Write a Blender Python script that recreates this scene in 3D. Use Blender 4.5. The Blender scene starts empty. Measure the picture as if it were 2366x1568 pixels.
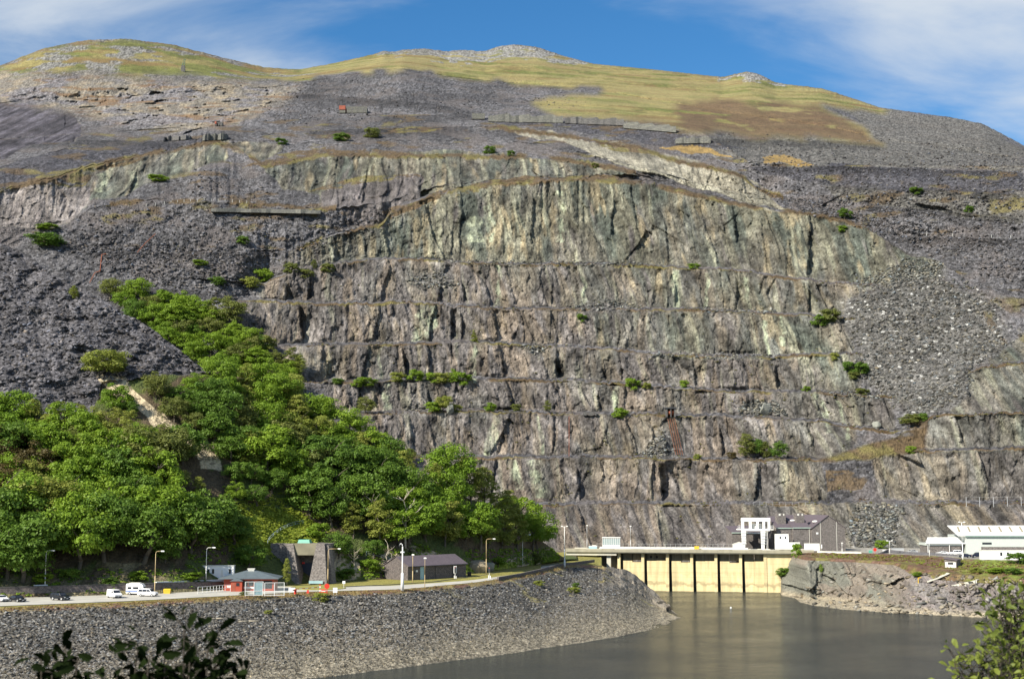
import bpy, math, random
import numpy as np
from mathutils import Vector, Matrix, Quaternion

C = bpy.context.scene.collection
SC = bpy.context.scene
R = math.radians

# ------------------------------------------------------------------ camera
CZ = 36.0                       # eye height above the lake (m)
F = 1182.5 / math.tan(R(20.0))  # focal length in photo pixels (photo width 2365)
PITCH = math.atan((1150.0 - 784.0) / F)
cam_d = bpy.data.cameras.new('camera')
cam = bpy.data.objects.new('camera', cam_d)
C.objects.link(cam)
cam.location = (0, 0, CZ)
cam.rotation_euler = (math.pi / 2 + PITCH, 0, 0)
cam_d.sensor_width = 36.0
cam_d.lens = 18.0 / math.tan(R(20.0))
cam_d.clip_start = 0.1
cam_d.clip_end = 30000
cam_d.dof.use_dof = True
cam_d.dof.focus_distance = 480
cam_d.dof.aperture_fstop = 6.0
SC.camera = cam

# ------------------------------------------------------------------ light
SUN_AZ = (-0.72, -0.69)
SUN_EL = R(37)
tosun = Vector((SUN_AZ[0] * math.cos(SUN_EL), SUN_AZ[1] * math.cos(SUN_EL), math.sin(SUN_EL))).normalized()
sun_d = bpy.data.lights.new('sun', 'SUN')
sun_d.energy = 5.0
sun_d.angle = R(0.5)
sun_d.color = (1.0, 0.93, 0.80)
sun = bpy.data.objects.new('sun', sun_d)
C.objects.link(sun)
sun.rotation_euler = (-tosun).to_track_quat('-Z', 'Y').to_euler()

w = bpy.data.worlds.new('World')
SC.world = w
w.use_nodes = True
nt = w.node_tree
nt.nodes.clear()
def N(nt, t, **kw):
    n = nt.nodes.new(t)
    for k, v in kw.items():
        setattr(n, k, v)
    return n
out = N(nt, 'ShaderNodeOutputWorld')
bg = N(nt, 'ShaderNodeBackground')
bg.inputs['Strength'].default_value = 0.070
sky = N(nt, 'ShaderNodeTexSky', sky_type='NISHITA')
sky.sun_disc = False
sky.sun_elevation = SUN_EL
sky.sun_rotation = math.atan2(SUN_AZ[0], SUN_AZ[1])
sky.altitude = 0
sky.air_density = 1.0
sky.dust_density = 0.0
sky.ozone_density = 4.0
hs = N(nt, 'ShaderNodeHueSaturation')
hs.inputs['Saturation'].default_value = 1.28
hs.inputs['Value'].default_value = 1.12
nt.links.new(sky.outputs[0], hs.inputs['Color'])
# thin wind-drawn clouds on a level layer far above
tc = N(nt, 'ShaderNodeTexCoord')
sep = N(nt, 'ShaderNodeSeparateXYZ')
nt.links.new(tc.outputs['Generated'], sep.inputs[0])
def M2(op, a, b):
    m = N(nt, 'ShaderNodeMath', operation=op)
    for i, q in enumerate((a, b)):
        if isinstance(q, (int, float)): m.inputs[i].default_value = q
        elif q is not None: nt.links.new(q, m.inputs[i])
    return m.outputs[0]
zz = M2('MAXIMUM', sep.outputs[2], 0.02)
zz = M2('ADD', zz, 0.22)
cx = M2('DIVIDE', sep.outputs[0], zz)
cy = M2('DIVIDE', sep.outputs[1], zz)
comb = N(nt, 'ShaderNodeCombineXYZ')
nt.links.new(cx, comb.inputs[0]); nt.links.new(cy, comb.inputs[1])
mp = N(nt, 'ShaderNodeMapping')
mp.inputs['Location'].default_value = (3.3, 1.7, 0.0)
mp.inputs['Rotation'].default_value = (0, 0, R(-25))
mp.inputs['Scale'].default_value = (1.3, 2.4, 1.0)
nt.links.new(comb.outputs[0], mp.inputs[0])
n1 = N(nt, 'ShaderNodeTexNoise')
n1.inputs['Scale'].default_value = 1.3
n1.inputs['Detail'].default_value = 9
n1.inputs['Roughness'].default_value = 0.55
n1.inputs['Distortion'].default_value = 0.5
nt.links.new(mp.outputs[0], n1.inputs['Vector'])
# clouds gather in banks to either side of the clear gap over the summit
az = M2('DIVIDE', sep.outputs[0], sep.outputs[1])          # tan azimuth
gapc = M2('SUBTRACT', az, 0.07)
gap = M2('ABSOLUTE', gapc, None)
ramp0 = N(nt, 'ShaderNodeMapRange')
ramp0.inputs['From Min'].default_value = 0.06
ramp0.inputs['From Max'].default_value = 0.30
ramp0.inputs['To Min'].default_value = -0.12
ramp0.inputs['To Max'].default_value = 0.10
nt.links.new(gap, ramp0.inputs['Value'])
dens = M2('ADD', n1.outputs['Fac'], ramp0.outputs[0])
ramp = N(nt, 'ShaderNodeMapRange', interpolation_type='SMOOTHSTEP')
ramp.inputs['From Min'].default_value = 0.42
ramp.inputs['From Max'].default_value = 0.80
ramp.inputs['To Max'].default_value = 0.88
nt.links.new(dens, ramp.inputs['Value'])
mixc = N(nt, 'ShaderNodeMix', data_type='RGBA')
nt.links.new(ramp.outputs[0], mixc.inputs['Factor'])
nt.links.new(hs.outputs[0], mixc.inputs[6])
mixc.inputs[7].default_value = (6.2, 6.7, 7.2, 1)
nt.links.new(mixc.outputs[2], bg.inputs['Color'])
nt.links.new(bg.outputs[0], out.inputs[0])

SC.view_settings.view_transform = 'Standard'
SC.view_settings.look = 'None'
SC.view_settings.exposure = 0.74
SC.view_settings.gamma = 1.0
SC.cycles.max_bounces = 5
SC.cycles.diffuse_bounces = 2
SC.cycles.glossy_bounces = 2
SC.cycles.transmission_bounces = 2
SC.cycles.transparent_max_bounces = 4

# ------------------------------------------------------------------ pixel <-> place
cP, sP = math.cos(PITCH), math.sin(PITCH)
def P(u, v, Y):
    x = (np.asarray(u, float) - 1182.5) / F
    y = (784.0 - np.asarray(v, float)) / F
    t = np.asarray(Y, float) / (cP - y * sP)
    return x * t, np.asarray(Y, float) + 0 * t, CZ + t * (sP + y * cP)
def Yz(u, v, z):                # forward distance at which the ray through (u,v) has height z
    y = (784.0 - np.asarray(v, float)) / F
    t = (np.asarray(z, float) - CZ) / (sP + y * cP)
    return t * (cP - y * sP)
def VofZ(Y, z):                 # photo row of a point at distance Y and height z
    k = (np.asarray(z, float) - CZ) / np.asarray(Y, float)
    y = (k * cP - sP) / (cP + k * sP)
    return 784.0 - y * F
def pt(u, v, Y): return Vector([float(q) for q in P(u, v, Y)])
def ptz(u, v, z): return pt(u, v, float(Yz(u, v, z)))

# ------------------------------------------------------------------ noise
def _h(ix, iy, seed):
    h = (ix.astype(np.int64) * 374761393 + iy.astype(np.int64) * 668265263 + seed * 2147483647 + 1013904223) & 0xFFFFFFFF
    h = ((h ^ (h >> 13)) * 1274126177) & 0xFFFFFFFF
    h = ((h ^ (h >> 16)) * 2246822519) & 0xFFFFFFFF
    return ((h ^ (h >> 15)) & 0xFFFFFF) / float(0xFFFFFF)
def vn(x, y, seed=0):
    ix, iy = np.floor(x), np.floor(y)
    fx, fy = x - ix, y - iy
    fx = fx * fx * (3 - 2 * fx); fy = fy * fy * (3 - 2 * fy)
    a = _h(ix, iy, seed); b = _h(ix + 1, iy, seed); c = _h(ix, iy + 1, seed); d = _h(ix + 1, iy + 1, seed)
    return (a + (b - a) * fx) * (1 - fy) + (c + (d - c) * fx) * fy
def fbm(x, y, o=4, seed=0, g=0.5):
    s = 0; a = 1; t = 0
    for i in range(o):
        c_, s_ = math.cos(.6 + .9 * i), math.sin(.6 + .9 * i); k = 1.93 ** i
        s = s + a * vn((x * c_ - y * s_) * k + 17.3 * i, (x * s_ + y * c_) * k - 9.1 * i, seed + i * 7); t += a; a *= g
    return s / t                # 0..1
def cells(x, y, seed=0):
    ix, iy = np.floor(x), np.floor(y)
    best = np.full(x.shape, 9.0); sec = best.copy()
    idr = np.zeros(x.shape); idr2 = idr.copy(); idr3 = idr.copy(); cx = idr.copy(); cy = idr.copy()
    for dx in (-1, 0, 1):
        for dy in (-1, 0, 1):
            jx, jy = ix + dx, iy + dy
            px = jx + _h(jx, jy, seed); py = jy + _h(jx, jy, seed + 1)
            d = (px - x) ** 2 + (py - y) ** 2
            m = d < best
            sec = np.where(m, best, np.minimum(sec, d))
            best = np.where(m, d, best)
            idr = np.where(m, _h(jx, jy, seed + 2), idr)
            idr2 = np.where(m, _h(jx, jy, seed + 3), idr2)
            idr3 = np.where(m, _h(jx, jy, seed + 4), idr3)
            cx = np.where(m, px, cx); cy = np.where(m, py, cy)
    return np.sqrt(best), np.sqrt(sec), idr, idr2, idr3, x - cx, y - cy
def sstep(a, b, x):
    t = np.clip((x - a) / (b - a), 0, 1)
    return t * t * (3 - 2 * t)
def boxblur(a, n):
    k = 2 * n + 1
    for ax in (0, 1):
        pad = [(0, 0), (0, 0)]; pad[ax] = (n + 1, n)
        cs = np.cumsum(np.pad(a, pad, mode='edge'), axis=ax)
        a = (cs[k:] - cs[:-k]) / k if ax == 0 else (cs[:, k:] - cs[:, :-k]) / k
    return a
def inpoly(px, py, poly):
    r = np.zeros(px.shape, bool)
    n = len(poly)
    xs = [p[0] for p in poly]; ys = [p[1] for p in poly]
    bb = (px > min(xs)) & (px < max(xs)) & (py > min(ys)) & (py < max(ys))
    if not bb.any(): return r
    qx, qy = px[bb], py[bb]
    q = np.zeros(qx.shape, bool)
    for i in range(n):
        x0, y0 = poly[i]; x1, y1 = poly[(i + 1) % n]
        if y0 == y1: continue
        q ^= ((y0 > qy) != (y1 > qy)) & (qx < (x1 - x0) * (qy - y0) / (y1 - y0) + x0)
    r[bb] = q
    return r
def lin(u, pts):
    a = np.array(pts, float)
    return np.interp(u, a[:, 0], a[:, 1])

# ------------------------------------------------------------------ tagging
def tag(o, label=None, cat=None, group=None, kind=None):
    if label: o['label'] = label
    if cat: o['category'] = cat
    if group: o['group'] = group
    if kind: o['kind'] = kind
    return o
def thing(name, label, cat, loc=(0, 0, 0), rz=0.0, group=None):
    o = bpy.data.objects.new(name, None)
    C.objects.link(o)
    o.empty_display_size = 0.5
    o.location = loc
    o.rotation_euler = (0, 0, rz)
    return tag(o, label, cat, group)

# ------------------------------------------------------------------ materials
def newmat(name):
    m = bpy.data.materials.new(name)
    m.use_nodes = True
    t = m.node_tree
    b = t.nodes['Principled BSDF']
    return m, t, b
def pmat(name, col, rough=0.6, var=0.18, scale=1.5, bump=0.0, bscale=None, metal=0.0, stain=0.0, stretch=(1, 1, 1), spec=None):
    m, t, b = newmat(name)
    tcn = N(t, 'ShaderNodeTexCoord')
    mpn = N(t, 'ShaderNodeMapping')
    mpn.inputs['Scale'].default_value = stretch
    t.links.new(tcn.outputs['Object'], mpn.inputs[0])
    n = N(t, 'ShaderNodeTexNoise')
    n.inputs['Scale'].default_value = scale
    n.inputs['Detail'].default_value = 6
    t.links.new(mpn.outputs[0], n.inputs['Vector'])
    r = N(t, 'ShaderNodeMapRange')
    r.inputs['From Min'].default_value = 0.25; r.inputs['From Max'].default_value = 0.75
    r.inputs['To Min'].default_value = 1 - var; r.inputs['To Max'].default_value = 1 + var
    t.links.new(n.outputs['Fac'], r.inputs['Value'])
    mx = N(t, 'ShaderNodeMix', data_type='RGBA', blend_type='MULTIPLY')
    mx.inputs['Factor'].default_value = 1
    mx.inputs[6].default_value = (*col, 1)
    t.links.new(r.outputs[0], mx.inputs[7])
    t.links.new(mx.outputs[2], b.inputs['Base Color'])
    b.inputs['Roughness'].default_value = rough
    b.inputs['Metallic'].default_value = metal
    if spec is not None: b.inputs['Specular IOR Level'].default_value = spec
    if bump:
        bn = N(t, 'ShaderNodeBump'); bn.inputs['Strength'].default_value = bump
        n2 = N(t, 'ShaderNodeTexNoise'); n2.inputs['Scale'].default_value = bscale or scale * 4; n2.inputs['Detail'].default_value = 5
        t.links.new(mpn.outputs[0], n2.inputs['Vector'])
        t.links.new(n2.outputs['Fac'], bn.inputs['Height'])
        t.links.new(bn.outputs[0], b.inputs['Normal'])
    return m
def masonry(name, c1, c2, mortar, bw=0.7, bh=0.3, bump=0.6):
    m, t, b = newmat(name)
    tcn = N(t, 'ShaderNodeTexCoord'); sp = N(t, 'ShaderNodeSeparateXYZ')
    t.links.new(tcn.outputs['Object'], sp.inputs[0])
    ad = N(t, 'ShaderNodeMath', operation='ADD')
    t.links.new(sp.outputs[0], ad.inputs[0]); t.links.new(sp.outputs[1], ad.inputs[1])
    cb = N(t, 'ShaderNodeCombineXYZ')
    t.links.new(ad.outputs[0], cb.inputs[0]); t.links.new(sp.outputs[2], cb.inputs[1])
    br = N(t, 'ShaderNodeTexBrick')
    br.inputs['Color1'].default_value = (*c1, 1); br.inputs['Color2'].default_value = (*c2, 1)
    br.inputs['Mortar'].default_value = (*mortar, 1)
    br.inputs['Scale'].default_value = 1.0
    br.inputs['Brick Width'].default_value = bw; br.inputs['Row Height'].default_value = bh
    br.inputs['Mortar Size'].default_value = 0.035
    nz = N(t, 'ShaderNodeTexNoise'); nz.inputs['Scale'].default_value = 2.2; nz.inputs['Detail'].default_value = 6
    t.links.new(tcn.outputs['Object'], nz.inputs['Vector'])
    vm = N(t, 'ShaderNodeVectorMath', operation='MULTIPLY_ADD')
    t.links.new(nz.outputs['Color'], vm.inputs[0]); vm.inputs[1].default_value = (0.25, 0.18, 0); t.links.new(cb.outputs[0], vm.inputs[2])
    t.links.new(vm.outputs[0], br.inputs['Vector'])
    rr = N(t, 'ShaderNodeMapRange'); rr.inputs['From Min'].default_value = .3; rr.inputs['From Max'].default_value = .7
    rr.inputs['To Min'].default_value = .55; rr.inputs['To Max'].default_value = 1.5
    t.links.new(nz.outputs['Fac'], rr.inputs['Value'])
    mx = N(t, 'ShaderNodeMix', data_type='RGBA', blend_type='MULTIPLY'); mx.inputs['Factor'].default_value = 1
    t.links.new(br.outputs['Color'], mx.inputs[6]); t.links.new(rr.outputs[0], mx.inputs[7])
    t.links.new(mx.outputs[2], b.inputs['Base Color'])
    b.inputs['Roughness'].default_value = 0.85
    bn = N(t, 'ShaderNodeBump'); bn.inputs['Strength'].default_value = bump; bn.inputs['Distance'].default_value = 0.1
    t.links.new(mx.outputs[2], bn.inputs['Height']); t.links.new(bn.outputs[0], b.inputs['Normal'])
    return m

# ------------------------------------------------------------------ small mesh builder
class MB:
    def __init__(s): s.v = []; s.f = []
    def add(s, vs, fs):
        o = len(s.v); s.v += [tuple(q) for q in vs]; s.f += [tuple(i + o for i in f) for f in fs]; return s
    def box(s, x0, x1, y0, y1, z0, z1):
        return s.add([(x0, y0, z0), (x1, y0, z0), (x1, y1, z0), (x0, y1, z0), (x0, y0, z1), (x1, y0, z1), (x1, y1, z1), (x0, y1, z1)],
                     [(0, 3, 2, 1), (4, 5, 6, 7), (0, 1, 5, 4), (1, 2, 6, 5), (2, 3, 7, 6), (3, 0, 4, 7)])
    def frust(s, x0, x1, y0, y1, z0, X0, X1, Y0, Y1, z1):
        return s.add([(x0, y0, z0), (x1, y0, z0), (x1, y1, z0), (x0, y1, z0), (X0, Y0, z1), (X1, Y0, z1), (X1, Y1, z1), (X0, Y1, z1)],
                     [(0, 3, 2, 1), (4, 5, 6, 7), (0, 1, 5, 4), (1, 2, 6, 5), (2, 3, 7, 6), (3, 0, 4, 7)])
    def tube(s, p, q, r0, r1=None, n=8):
        r1 = r0 if r1 is None else r1
        p, q = Vector(p), Vector(q); d = (q - p)
        if d.length < 1e-6: return s
        a = d.normalized().orthogonal().normalized(); b = d.normalized().cross(a)
        vs = []
        for (c, r) in ((p, r0), (q, r1)):
            for i in range(n):
                an = 2 * math.pi * i / n
                vs.append(c + a * (r * math.cos(an)) + b * (r * math.sin(an)))
        fs = [(i, (i + 1) % n, n + (i + 1) % n, n + i) for i in range(n)]
        fs += [tuple(range(n - 1, -1, -1)), tuple(range(n, 2 * n))]
        return s.add(vs, fs)
    def path(s, pts, r, n=6):
        rs = r if isinstance(r, (list, tuple)) else [r] * len(pts)
        for i in range(len(pts) - 1): s.tube(pts[i], pts[i + 1], rs[i], rs[i + 1], n)
        return s
    def prism(s, prof, y0, y1):      # prof: (x,z) ring counter-clockwise seen from -y
        n = len(prof)
        vs = [(x, y0, z) for x, z in prof] + [(x, y1, z) for x, z in prof]
        fs = [tuple(range(n)), tuple(range(2 * n - 1, n - 1, -1))]
        fs += [((i + 1) % n, i, n + i, n + (i + 1) % n) for i in range(n)]
        return s.add(vs, fs)
    def slab(s, ring, z0, z1):       # ring of (x,y)
        n = len(ring)
        vs = [(x, y, z0) for x, y in ring] + [(x, y, z1) for x, y in ring]
        fs = [tuple(range(n - 1, -1, -1)), tuple(range(n, 2 * n))]
        fs += [(i, (i + 1) % n, n + (i + 1) % n, n + i) for i in range(n)]
        return s.add(vs, fs)
    def ball(s, c, rx, ry=None, rz=None, nu=8, nv=5):
        ry = ry or rx; rz = rz or rx
        vs = [(c[0], c[1], c[2] - rz)]
        for j in range(1, nv):
            a = -math.pi / 2 + math.pi * j / nv
            for i in range(nu):
                b = 2 * math.pi * i / nu
                vs.append((c[0] + rx * math.cos(a) * math.cos(b), c[1] + ry * math.cos(a) * math.sin(b), c[2] + rz * math.sin(a)))
        vs.append((c[0], c[1], c[2] + rz))
        fs = [(0, 1 + (i + 1) % nu, 1 + i) for i in range(nu)]
        for j in range(nv - 2):
            o = 1 + j * nu
            fs += [(o + i, o + (i + 1) % nu, o + nu + (i + 1) % nu, o + nu + i) for i in range(nu)]
        o = 1 + (nv - 2) * nu
        fs += [(o + i, o + (i + 1) % nu, len(vs) - 1) for i in range(nu)]
        return s.add(vs, fs)
    def mesh(s, name, mat, smooth=False):
        me = bpy.data.meshes.new(name)
        me.from_pydata(s.v, [], s.f)
        me.materials.append(mat)
        if smooth:
            me.polygons.foreach_set('use_smooth', [True] * len(me.polygons))
        me.update()
        return me
    def build(s, name, mat, parent=None, smooth=False, label=None):
        o = bpy.data.objects.new(name, s.mesh(name, mat, smooth))
        C.objects.link(o)
        if parent: o.parent = parent
        if label: o['label'] = label
        return o
def copy_tree(o, parent=None, skip=()):
    c = o.copy(); C.objects.link(c)
    if parent: c.parent = parent
    for ch in list(o.children): copy_tree(ch, c)
    return c
# ================================================================== TERRAIN
def terrain_mat(name, s1=0.9, s2=0.22, bump=0.5, rough=0.9, streak=1.0, lo=0.55, hi=1.5, fine=None):
    m, t, b = newmat(name)
    at = N(t, 'ShaderNodeAttribute', attribute_name='Col')
    tcn = N(t, 'ShaderNodeTexCoord')
    mpn = N(t, 'ShaderNodeMapping'); mpn.inputs['Scale'].default_value = (1, 1, streak)
    t.links.new(tcn.outputs['Object'], mpn.inputs[0])
    n = N(t, 'ShaderNodeTexNoise'); n.inputs['Scale'].default_value = s1; n.inputs['Detail'].default_value = 8; n.inputs['Roughness'].default_value = 0.65
    t.links.new(mpn.outputs[0], n.inputs['Vector'])
    r = N(t, 'ShaderNodeMapRange'); r.inputs['From Min'].default_value = .3; r.inputs['From Max'].default_value = .7
    r.inputs['To Min'].default_value = lo; r.inputs['To Max'].default_value = hi
    t.links.new(n.outputs['Fac'], r.inputs['Value'])
    mx = N(t, 'ShaderNodeMix', data_type='RGBA', blend_type='MULTIPLY'); mx.inputs['Factor'].default_value = 1
    t.links.new(at.outputs['Color'], mx.inputs[6]); t.links.new(r.outputs[0], mx.inputs[7])
    last = mx.outputs[2]
    if fine:
        mp2 = N(t, 'ShaderNodeMapping'); mp2.inputs['Scale'].default_value = (1, 1, .16); mp2.inputs['Rotation'].default_value = (0, R(9), 0)
        t.links.new(tcn.outputs['Object'], mp2.inputs[0])
        nf = N(t, 'ShaderNodeTexNoise'); nf.inputs['Scale'].default_value = fine; nf.inputs['Detail'].default_value = 5; nf.inputs['Roughness'].default_value = .7
        t.links.new(mp2.outputs[0], nf.inputs['Vector'])
        rf_ = N(t, 'ShaderNodeMapRange'); rf_.inputs['From Min'].default_value = .33; rf_.inputs['From Max'].default_value = .67
        rf_.inputs['To Min'].default_value = .68; rf_.inputs['To Max'].default_value = 1.32
        t.links.new(nf.outputs['Fac'], rf_.inputs['Value'])
        m3 = N(t, 'ShaderNodeMix', data_type='RGBA', blend_type='MULTIPLY'); m3.inputs['Factor'].default_value = 1
        t.links.new(last, m3.inputs[6]); t.links.new(rf_.outputs[0], m3.inputs[7]); last = m3.outputs[2]
    t.links.new(last, b.inputs['Base Color'])
    b.inputs['Roughness'].default_value = rough
    b.inputs['Specular IOR Level'].default_value = 0.25
    vo = N(t, 'ShaderNodeTexVoronoi'); vo.inputs['Scale'].default_value = s1 * 1.3
    t.links.new(mpn.outputs[0], vo.inputs['Vector'])
    ad = N(t, 'ShaderNodeMath', operation='ADD')
    t.links.new(n.outputs['Fac'], ad.inputs[0]); t.links.new(vo.outputs['Distance'], ad.inputs[1])
    bn = N(t, 'ShaderNodeBump'); bn.inputs['Strength'].default_value = bump; bn.inputs['Distance'].default_value = s2
    t.links.new(ad.outputs[0], bn.inputs['Height']); t.links.new(bn.outputs[0], b.inputs['Normal'])
    return m
def grid_obj(name, X, Y, Z, col, mat, smooth=False):
    r, c = X.shape
    me = bpy.data.meshes.new(name)
    co = np.stack([X, Y, Z], -1).reshape(-1, 3).astype(np.float32)
    idx = np.arange(r * c).reshape(r, c)
    q = np.stack([idx[:-1, :-1], idx[:-1, 1:], idx[1:, 1:], idx[1:, :-1]], -1).reshape(-1, 4)
    me.vertices.add(len(co)); me.vertices.foreach_set('co', co.ravel())
    me.loops.add(q.size); me.loops.foreach_set('vertex_index', q.ravel().astype(np.int32))
    me.polygons.add(len(q)); me.polygons.foreach_set('loop_start', np.arange(0, q.size, 4, dtype=np.int32))
    me.polygons.foreach_set('loop_total', np.full(len(q), 4, np.int32))
    if smooth: me.polygons.foreach_set('use_smooth', np.ones(len(q), bool))
    me.update(calc_edges=True)
    if col is not None:
        a = me.color_attributes.new('Col', 'FLOAT_COLOR', 'POINT')
        cc = np.concatenate([np.clip(col, 0.008, 0.8).reshape(-1, 3), np.ones((r * c, 1))], 1).astype(np.float32)
        a.data.foreach_set('color', cc.ravel())
    me.materials.append(mat)
    o = bpy.data.objects.new(name, me)
    C.objects.link(o)
    return o
def smo(y, n=25):
    return np.convolve(np.pad(y, n // 2, mode='edge'), np.ones(n) / n, 'valid') if len(y) > 100 else y
class Sheet: pass
def lookup(S, u, v):
    c = int(np.clip(round((u - S.us[0]) / (S.us[1] - S.us[0])), 0, len(S.us) - 1))
    a = S.V[:, c]; y = S.Y[:, c]
    k = np.where((a[:-1] - v) * (a[1:] - v) <= 0)[0]
    if len(k) == 0: return None
    best = None
    for r in k:
        d = a[r + 1] - a[r]
        t = 0.5 if abs(d) < 1e-6 else (v - a[r]) / d
        yy = y[r] + (y[r + 1] - y[r]) * t
        if best is None or yy < best: best = yy
    return pt(u, v, best)
def blend(col, c, wgt):
    wgt = np.clip(wgt, 0, 1)[..., None]
    return col * (1 - wgt) + np.array(c) * wgt if not isinstance(c, np.ndarray) else col * (1 - wgt) + c * wgt

# ------------------------------------------------------------------ the quarried mountain
def smoothline(us, pts, jit=2.0, seed=0):
    v = lin(us, pts)
    k = np.ones(9) / 9
    v = np.convolve(np.pad(v, 4, mode='edge'), k, 'valid')
    return v + jit * 2 * (fbm(us / 45.0, us * 0 + seed, 3, seed) - .5) + jit * 1.2 * (vn(us / 7.0, us * 0, seed + 3) - .5)

def build_mountain():
    us = np.arange(-360, 2740, 2.0)
    nc = len(us)
    YB = [(1300, 580), (1265, 592), (1165, 612), (1058, 640), (955, 667), (880, 690), (795, 714), (700, 740), (610, 765), (420, 812), (360, 880), (300, 960), (250, 1080), (200, 1250), (100, 1700)][::-1]
    yb = lambda v: lin(v, YB)
    yoff = 34 * np.cos(np.clip((us - 1330) / 900, -1.6, 1.6) * math.pi / 2) - 10
    LN = [
     ('L1', [(-400, 1150), (1125, 1168), (1500, 1165), (1800, 1166), (2000, 1163), (2150, 1165), (2365, 1162)], [(1000, 1), (2800, 1)]),
     ('L2', [(-400, 1050), (1125, 1058), (1400, 1058), (1600, 1061), (1890, 1064), (1940, 1066), (2000, 1060), (2060, 1048), (2150, 1042), (2365, 1036)], [(800, 0), (900, 1), (1880, 1), (1905, .2), (2010, .2), (2150, .8), (2800, 1)]),
     ('L3', [(-400, 945), (850, 955), (1100, 952), (1400, 958), (1640, 961), (1900, 975), (2060, 1000), (2130, 985), (2150, 960), (2365, 955)], [(700, 0), (820, 1), (2040, 1), (2090, .3), (2800, .5)]),
     ('L4', [(-400, 860), (810, 884), (1000, 878), (1300, 880), (1500, 890), (1640, 905), (1900, 908), (2050, 918), (2140, 925), (2240, 860), (2270, 848), (2365, 840)], [(680, 0), (790, 1), (2030, .9), (2080, 0), (2220, 0), (2250, .8), (2800, .8)]),
     ('L5', [(-400, 780), (705, 797), (900, 796), (1100, 793), (1300, 802), (1450, 812), (1600, 823), (1800, 826), (1960, 818), (2100, 820), (2365, 780)], [(560, 0), (690, 1), (1950, .9), (2010, 0), (2800, 0)]),
     ('L6', [(-400, 690), (570, 696), (750, 704), (950, 700), (1050, 708), (1200, 716), (1400, 716), (1700, 720), (1850, 726), (1960, 740), (2100, 740), (2365, 705)], [(500, 0), (575, 1), (1940, .8), (1990, 0), (2800, 0)]),
     ('L7', [(-400, 600), (400, 640), (610, 655), (720, 614), (900, 599), (1000, 602), (1100, 609), (1300, 611), (1500, 616), (1700, 626), (1900, 655), (2040, 662), (2180, 660), (2365, 690)], [(560, 0), (620, .8), (2030, .8), (2060, 0), (2800, 0)]),
     ('L8', [(-400, 500), (0, 560), (400, 572), (690, 580), (760, 547), (880, 522), (902, 488), (1000, 450), (1150, 425), (1350, 416), (1500, 426), (1620, 456), (1750, 481), (1900, 502), (1990, 522), (2100, 590), (2170, 602), (2250, 660), (2365, 676)], [(650, 0), (720, .5), (900, 1.2), (1600, 1.3), (1950, .8), (2150, .4), (2200, 0), (2800, 0)]),
     ('L9b', [(-400, 470), (0, 523), (150, 507), (230, 478), (350, 466), (560, 470), (740, 488), (800, 478), (890, 468), (1000, 432), (1150, 414), (1300, 405), (1400, 406), (1500, 418), (1620, 448), (1750, 472), (1900, 490), (1990, 508), (2100, 562), (2365, 645)], [(200, 0), (350, .7), (740, .9), (790, 0), (2800, 0)]),
     ('L9', [(-400, 420), (0, 442), (100, 420), (190, 392), (350, 355), (500, 331), (560, 352), (610, 386), (750, 361), (900, 361), (1100, 363), (1250, 366), (1350, 379), (1480, 404), (1620, 436), (1750, 458), (1820, 474), (1900, 478), (2100, 525), (2365, 575)], [(0, .2), (190, .6), (520, .6), (570, .2), (620, .8), (1400, .8), (1500, 0), (2800, 0)]),
     ('L10b', [(-400, 400), (0, 400), (200, 362), (500, 324), (700, 330), (1100, 322), (1250, 332), (1400, 366), (1500, 392), (1620, 424), (1700, 442), (1800, 464), (1900, 470), (2100, 490), (2365, 520)], [(-400, 0), (2800, 0)]),
     ('L10', [(-400, 350), (0, 362), (300, 332), (520, 315), (700, 308), (900, 300), (1100, 291), (1200, 303), (1380, 329), (1500, 351), (1550, 371), (1700, 402), (1770, 446), (1820, 460), (1900, 458), (2100, 440), (2365, 440)], [(1100, 0), (1180, .6), (1780, .6), (1830, 0), (2800, 0)]),
     ('L11', [(-400, 330), (0, 322), (500, 288), (800, 268), (1100, 263), (1300, 269), (1500, 290), (1620, 306), (1730, 375), (1900, 382), (2365, 385)], [(700, 0), (800, .5), (1560, .6), (1640, 0), (1740, .5), (2365, .5)]),
     ('L12', [(-400, 300), (0, 238), (400, 215), (640, 200), (860, 166), (930, 158), (1030, 176), (1170, 191), (1380, 206), (1500, 230), (1700, 262), (1900, 290), (2040, 322), (2365, 368)], [(-400, 0), (2800, 0)]),
     ('L13', [(-400, 285), (-150, 205), (0, 152), (100, 112), (200, 93), (290, 90), (400, 104), (500, 130), (610, 156), (690, 161), (760, 149), (870, 124), (885, 117), (905, 121), (935, 115), (985, 113), (1030, 119), (1070, 116), (1120, 119), (1150, 108), (1190, 103), (1240, 109), (1300, 129), (1370, 148), (1500, 160), (1670, 179), (1700, 170), (1732, 166), (1760, 175), (1790, 191), (1900, 205), (1960, 224), (2030, 248), (2100, 258), (2200, 272), (2268, 286), (2300, 302), (2365, 336), (2450, 380), (2760, 560)], [(-400, 0), (2800, 0)]),
    ]
    skyY = lin(us, [(-400, 1150), (0, 1280), (290, 1380), (500, 1430), (650, 1560), (1190, 1800), (1700, 1620), (2040, 1400), (2365, 1180), (2760, 950)])
    rowsV, rowsY, seg, tt = [], [], [], []
    v0 = np.full(nc, 1272.0) + 0 * us
    y0 = 585 + yoff
    def put(v, y, s, t): rowsV.append(v); rowsY.append(y); seg.append(s); tt.append(t)
    put(np.full(nc, 1420.0), y0 - 12, 0, 0.0)
    put(v0, y0, 0, 0.0)
    pv, py = v0, y0
    tops = []; ledge_rows = []
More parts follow.
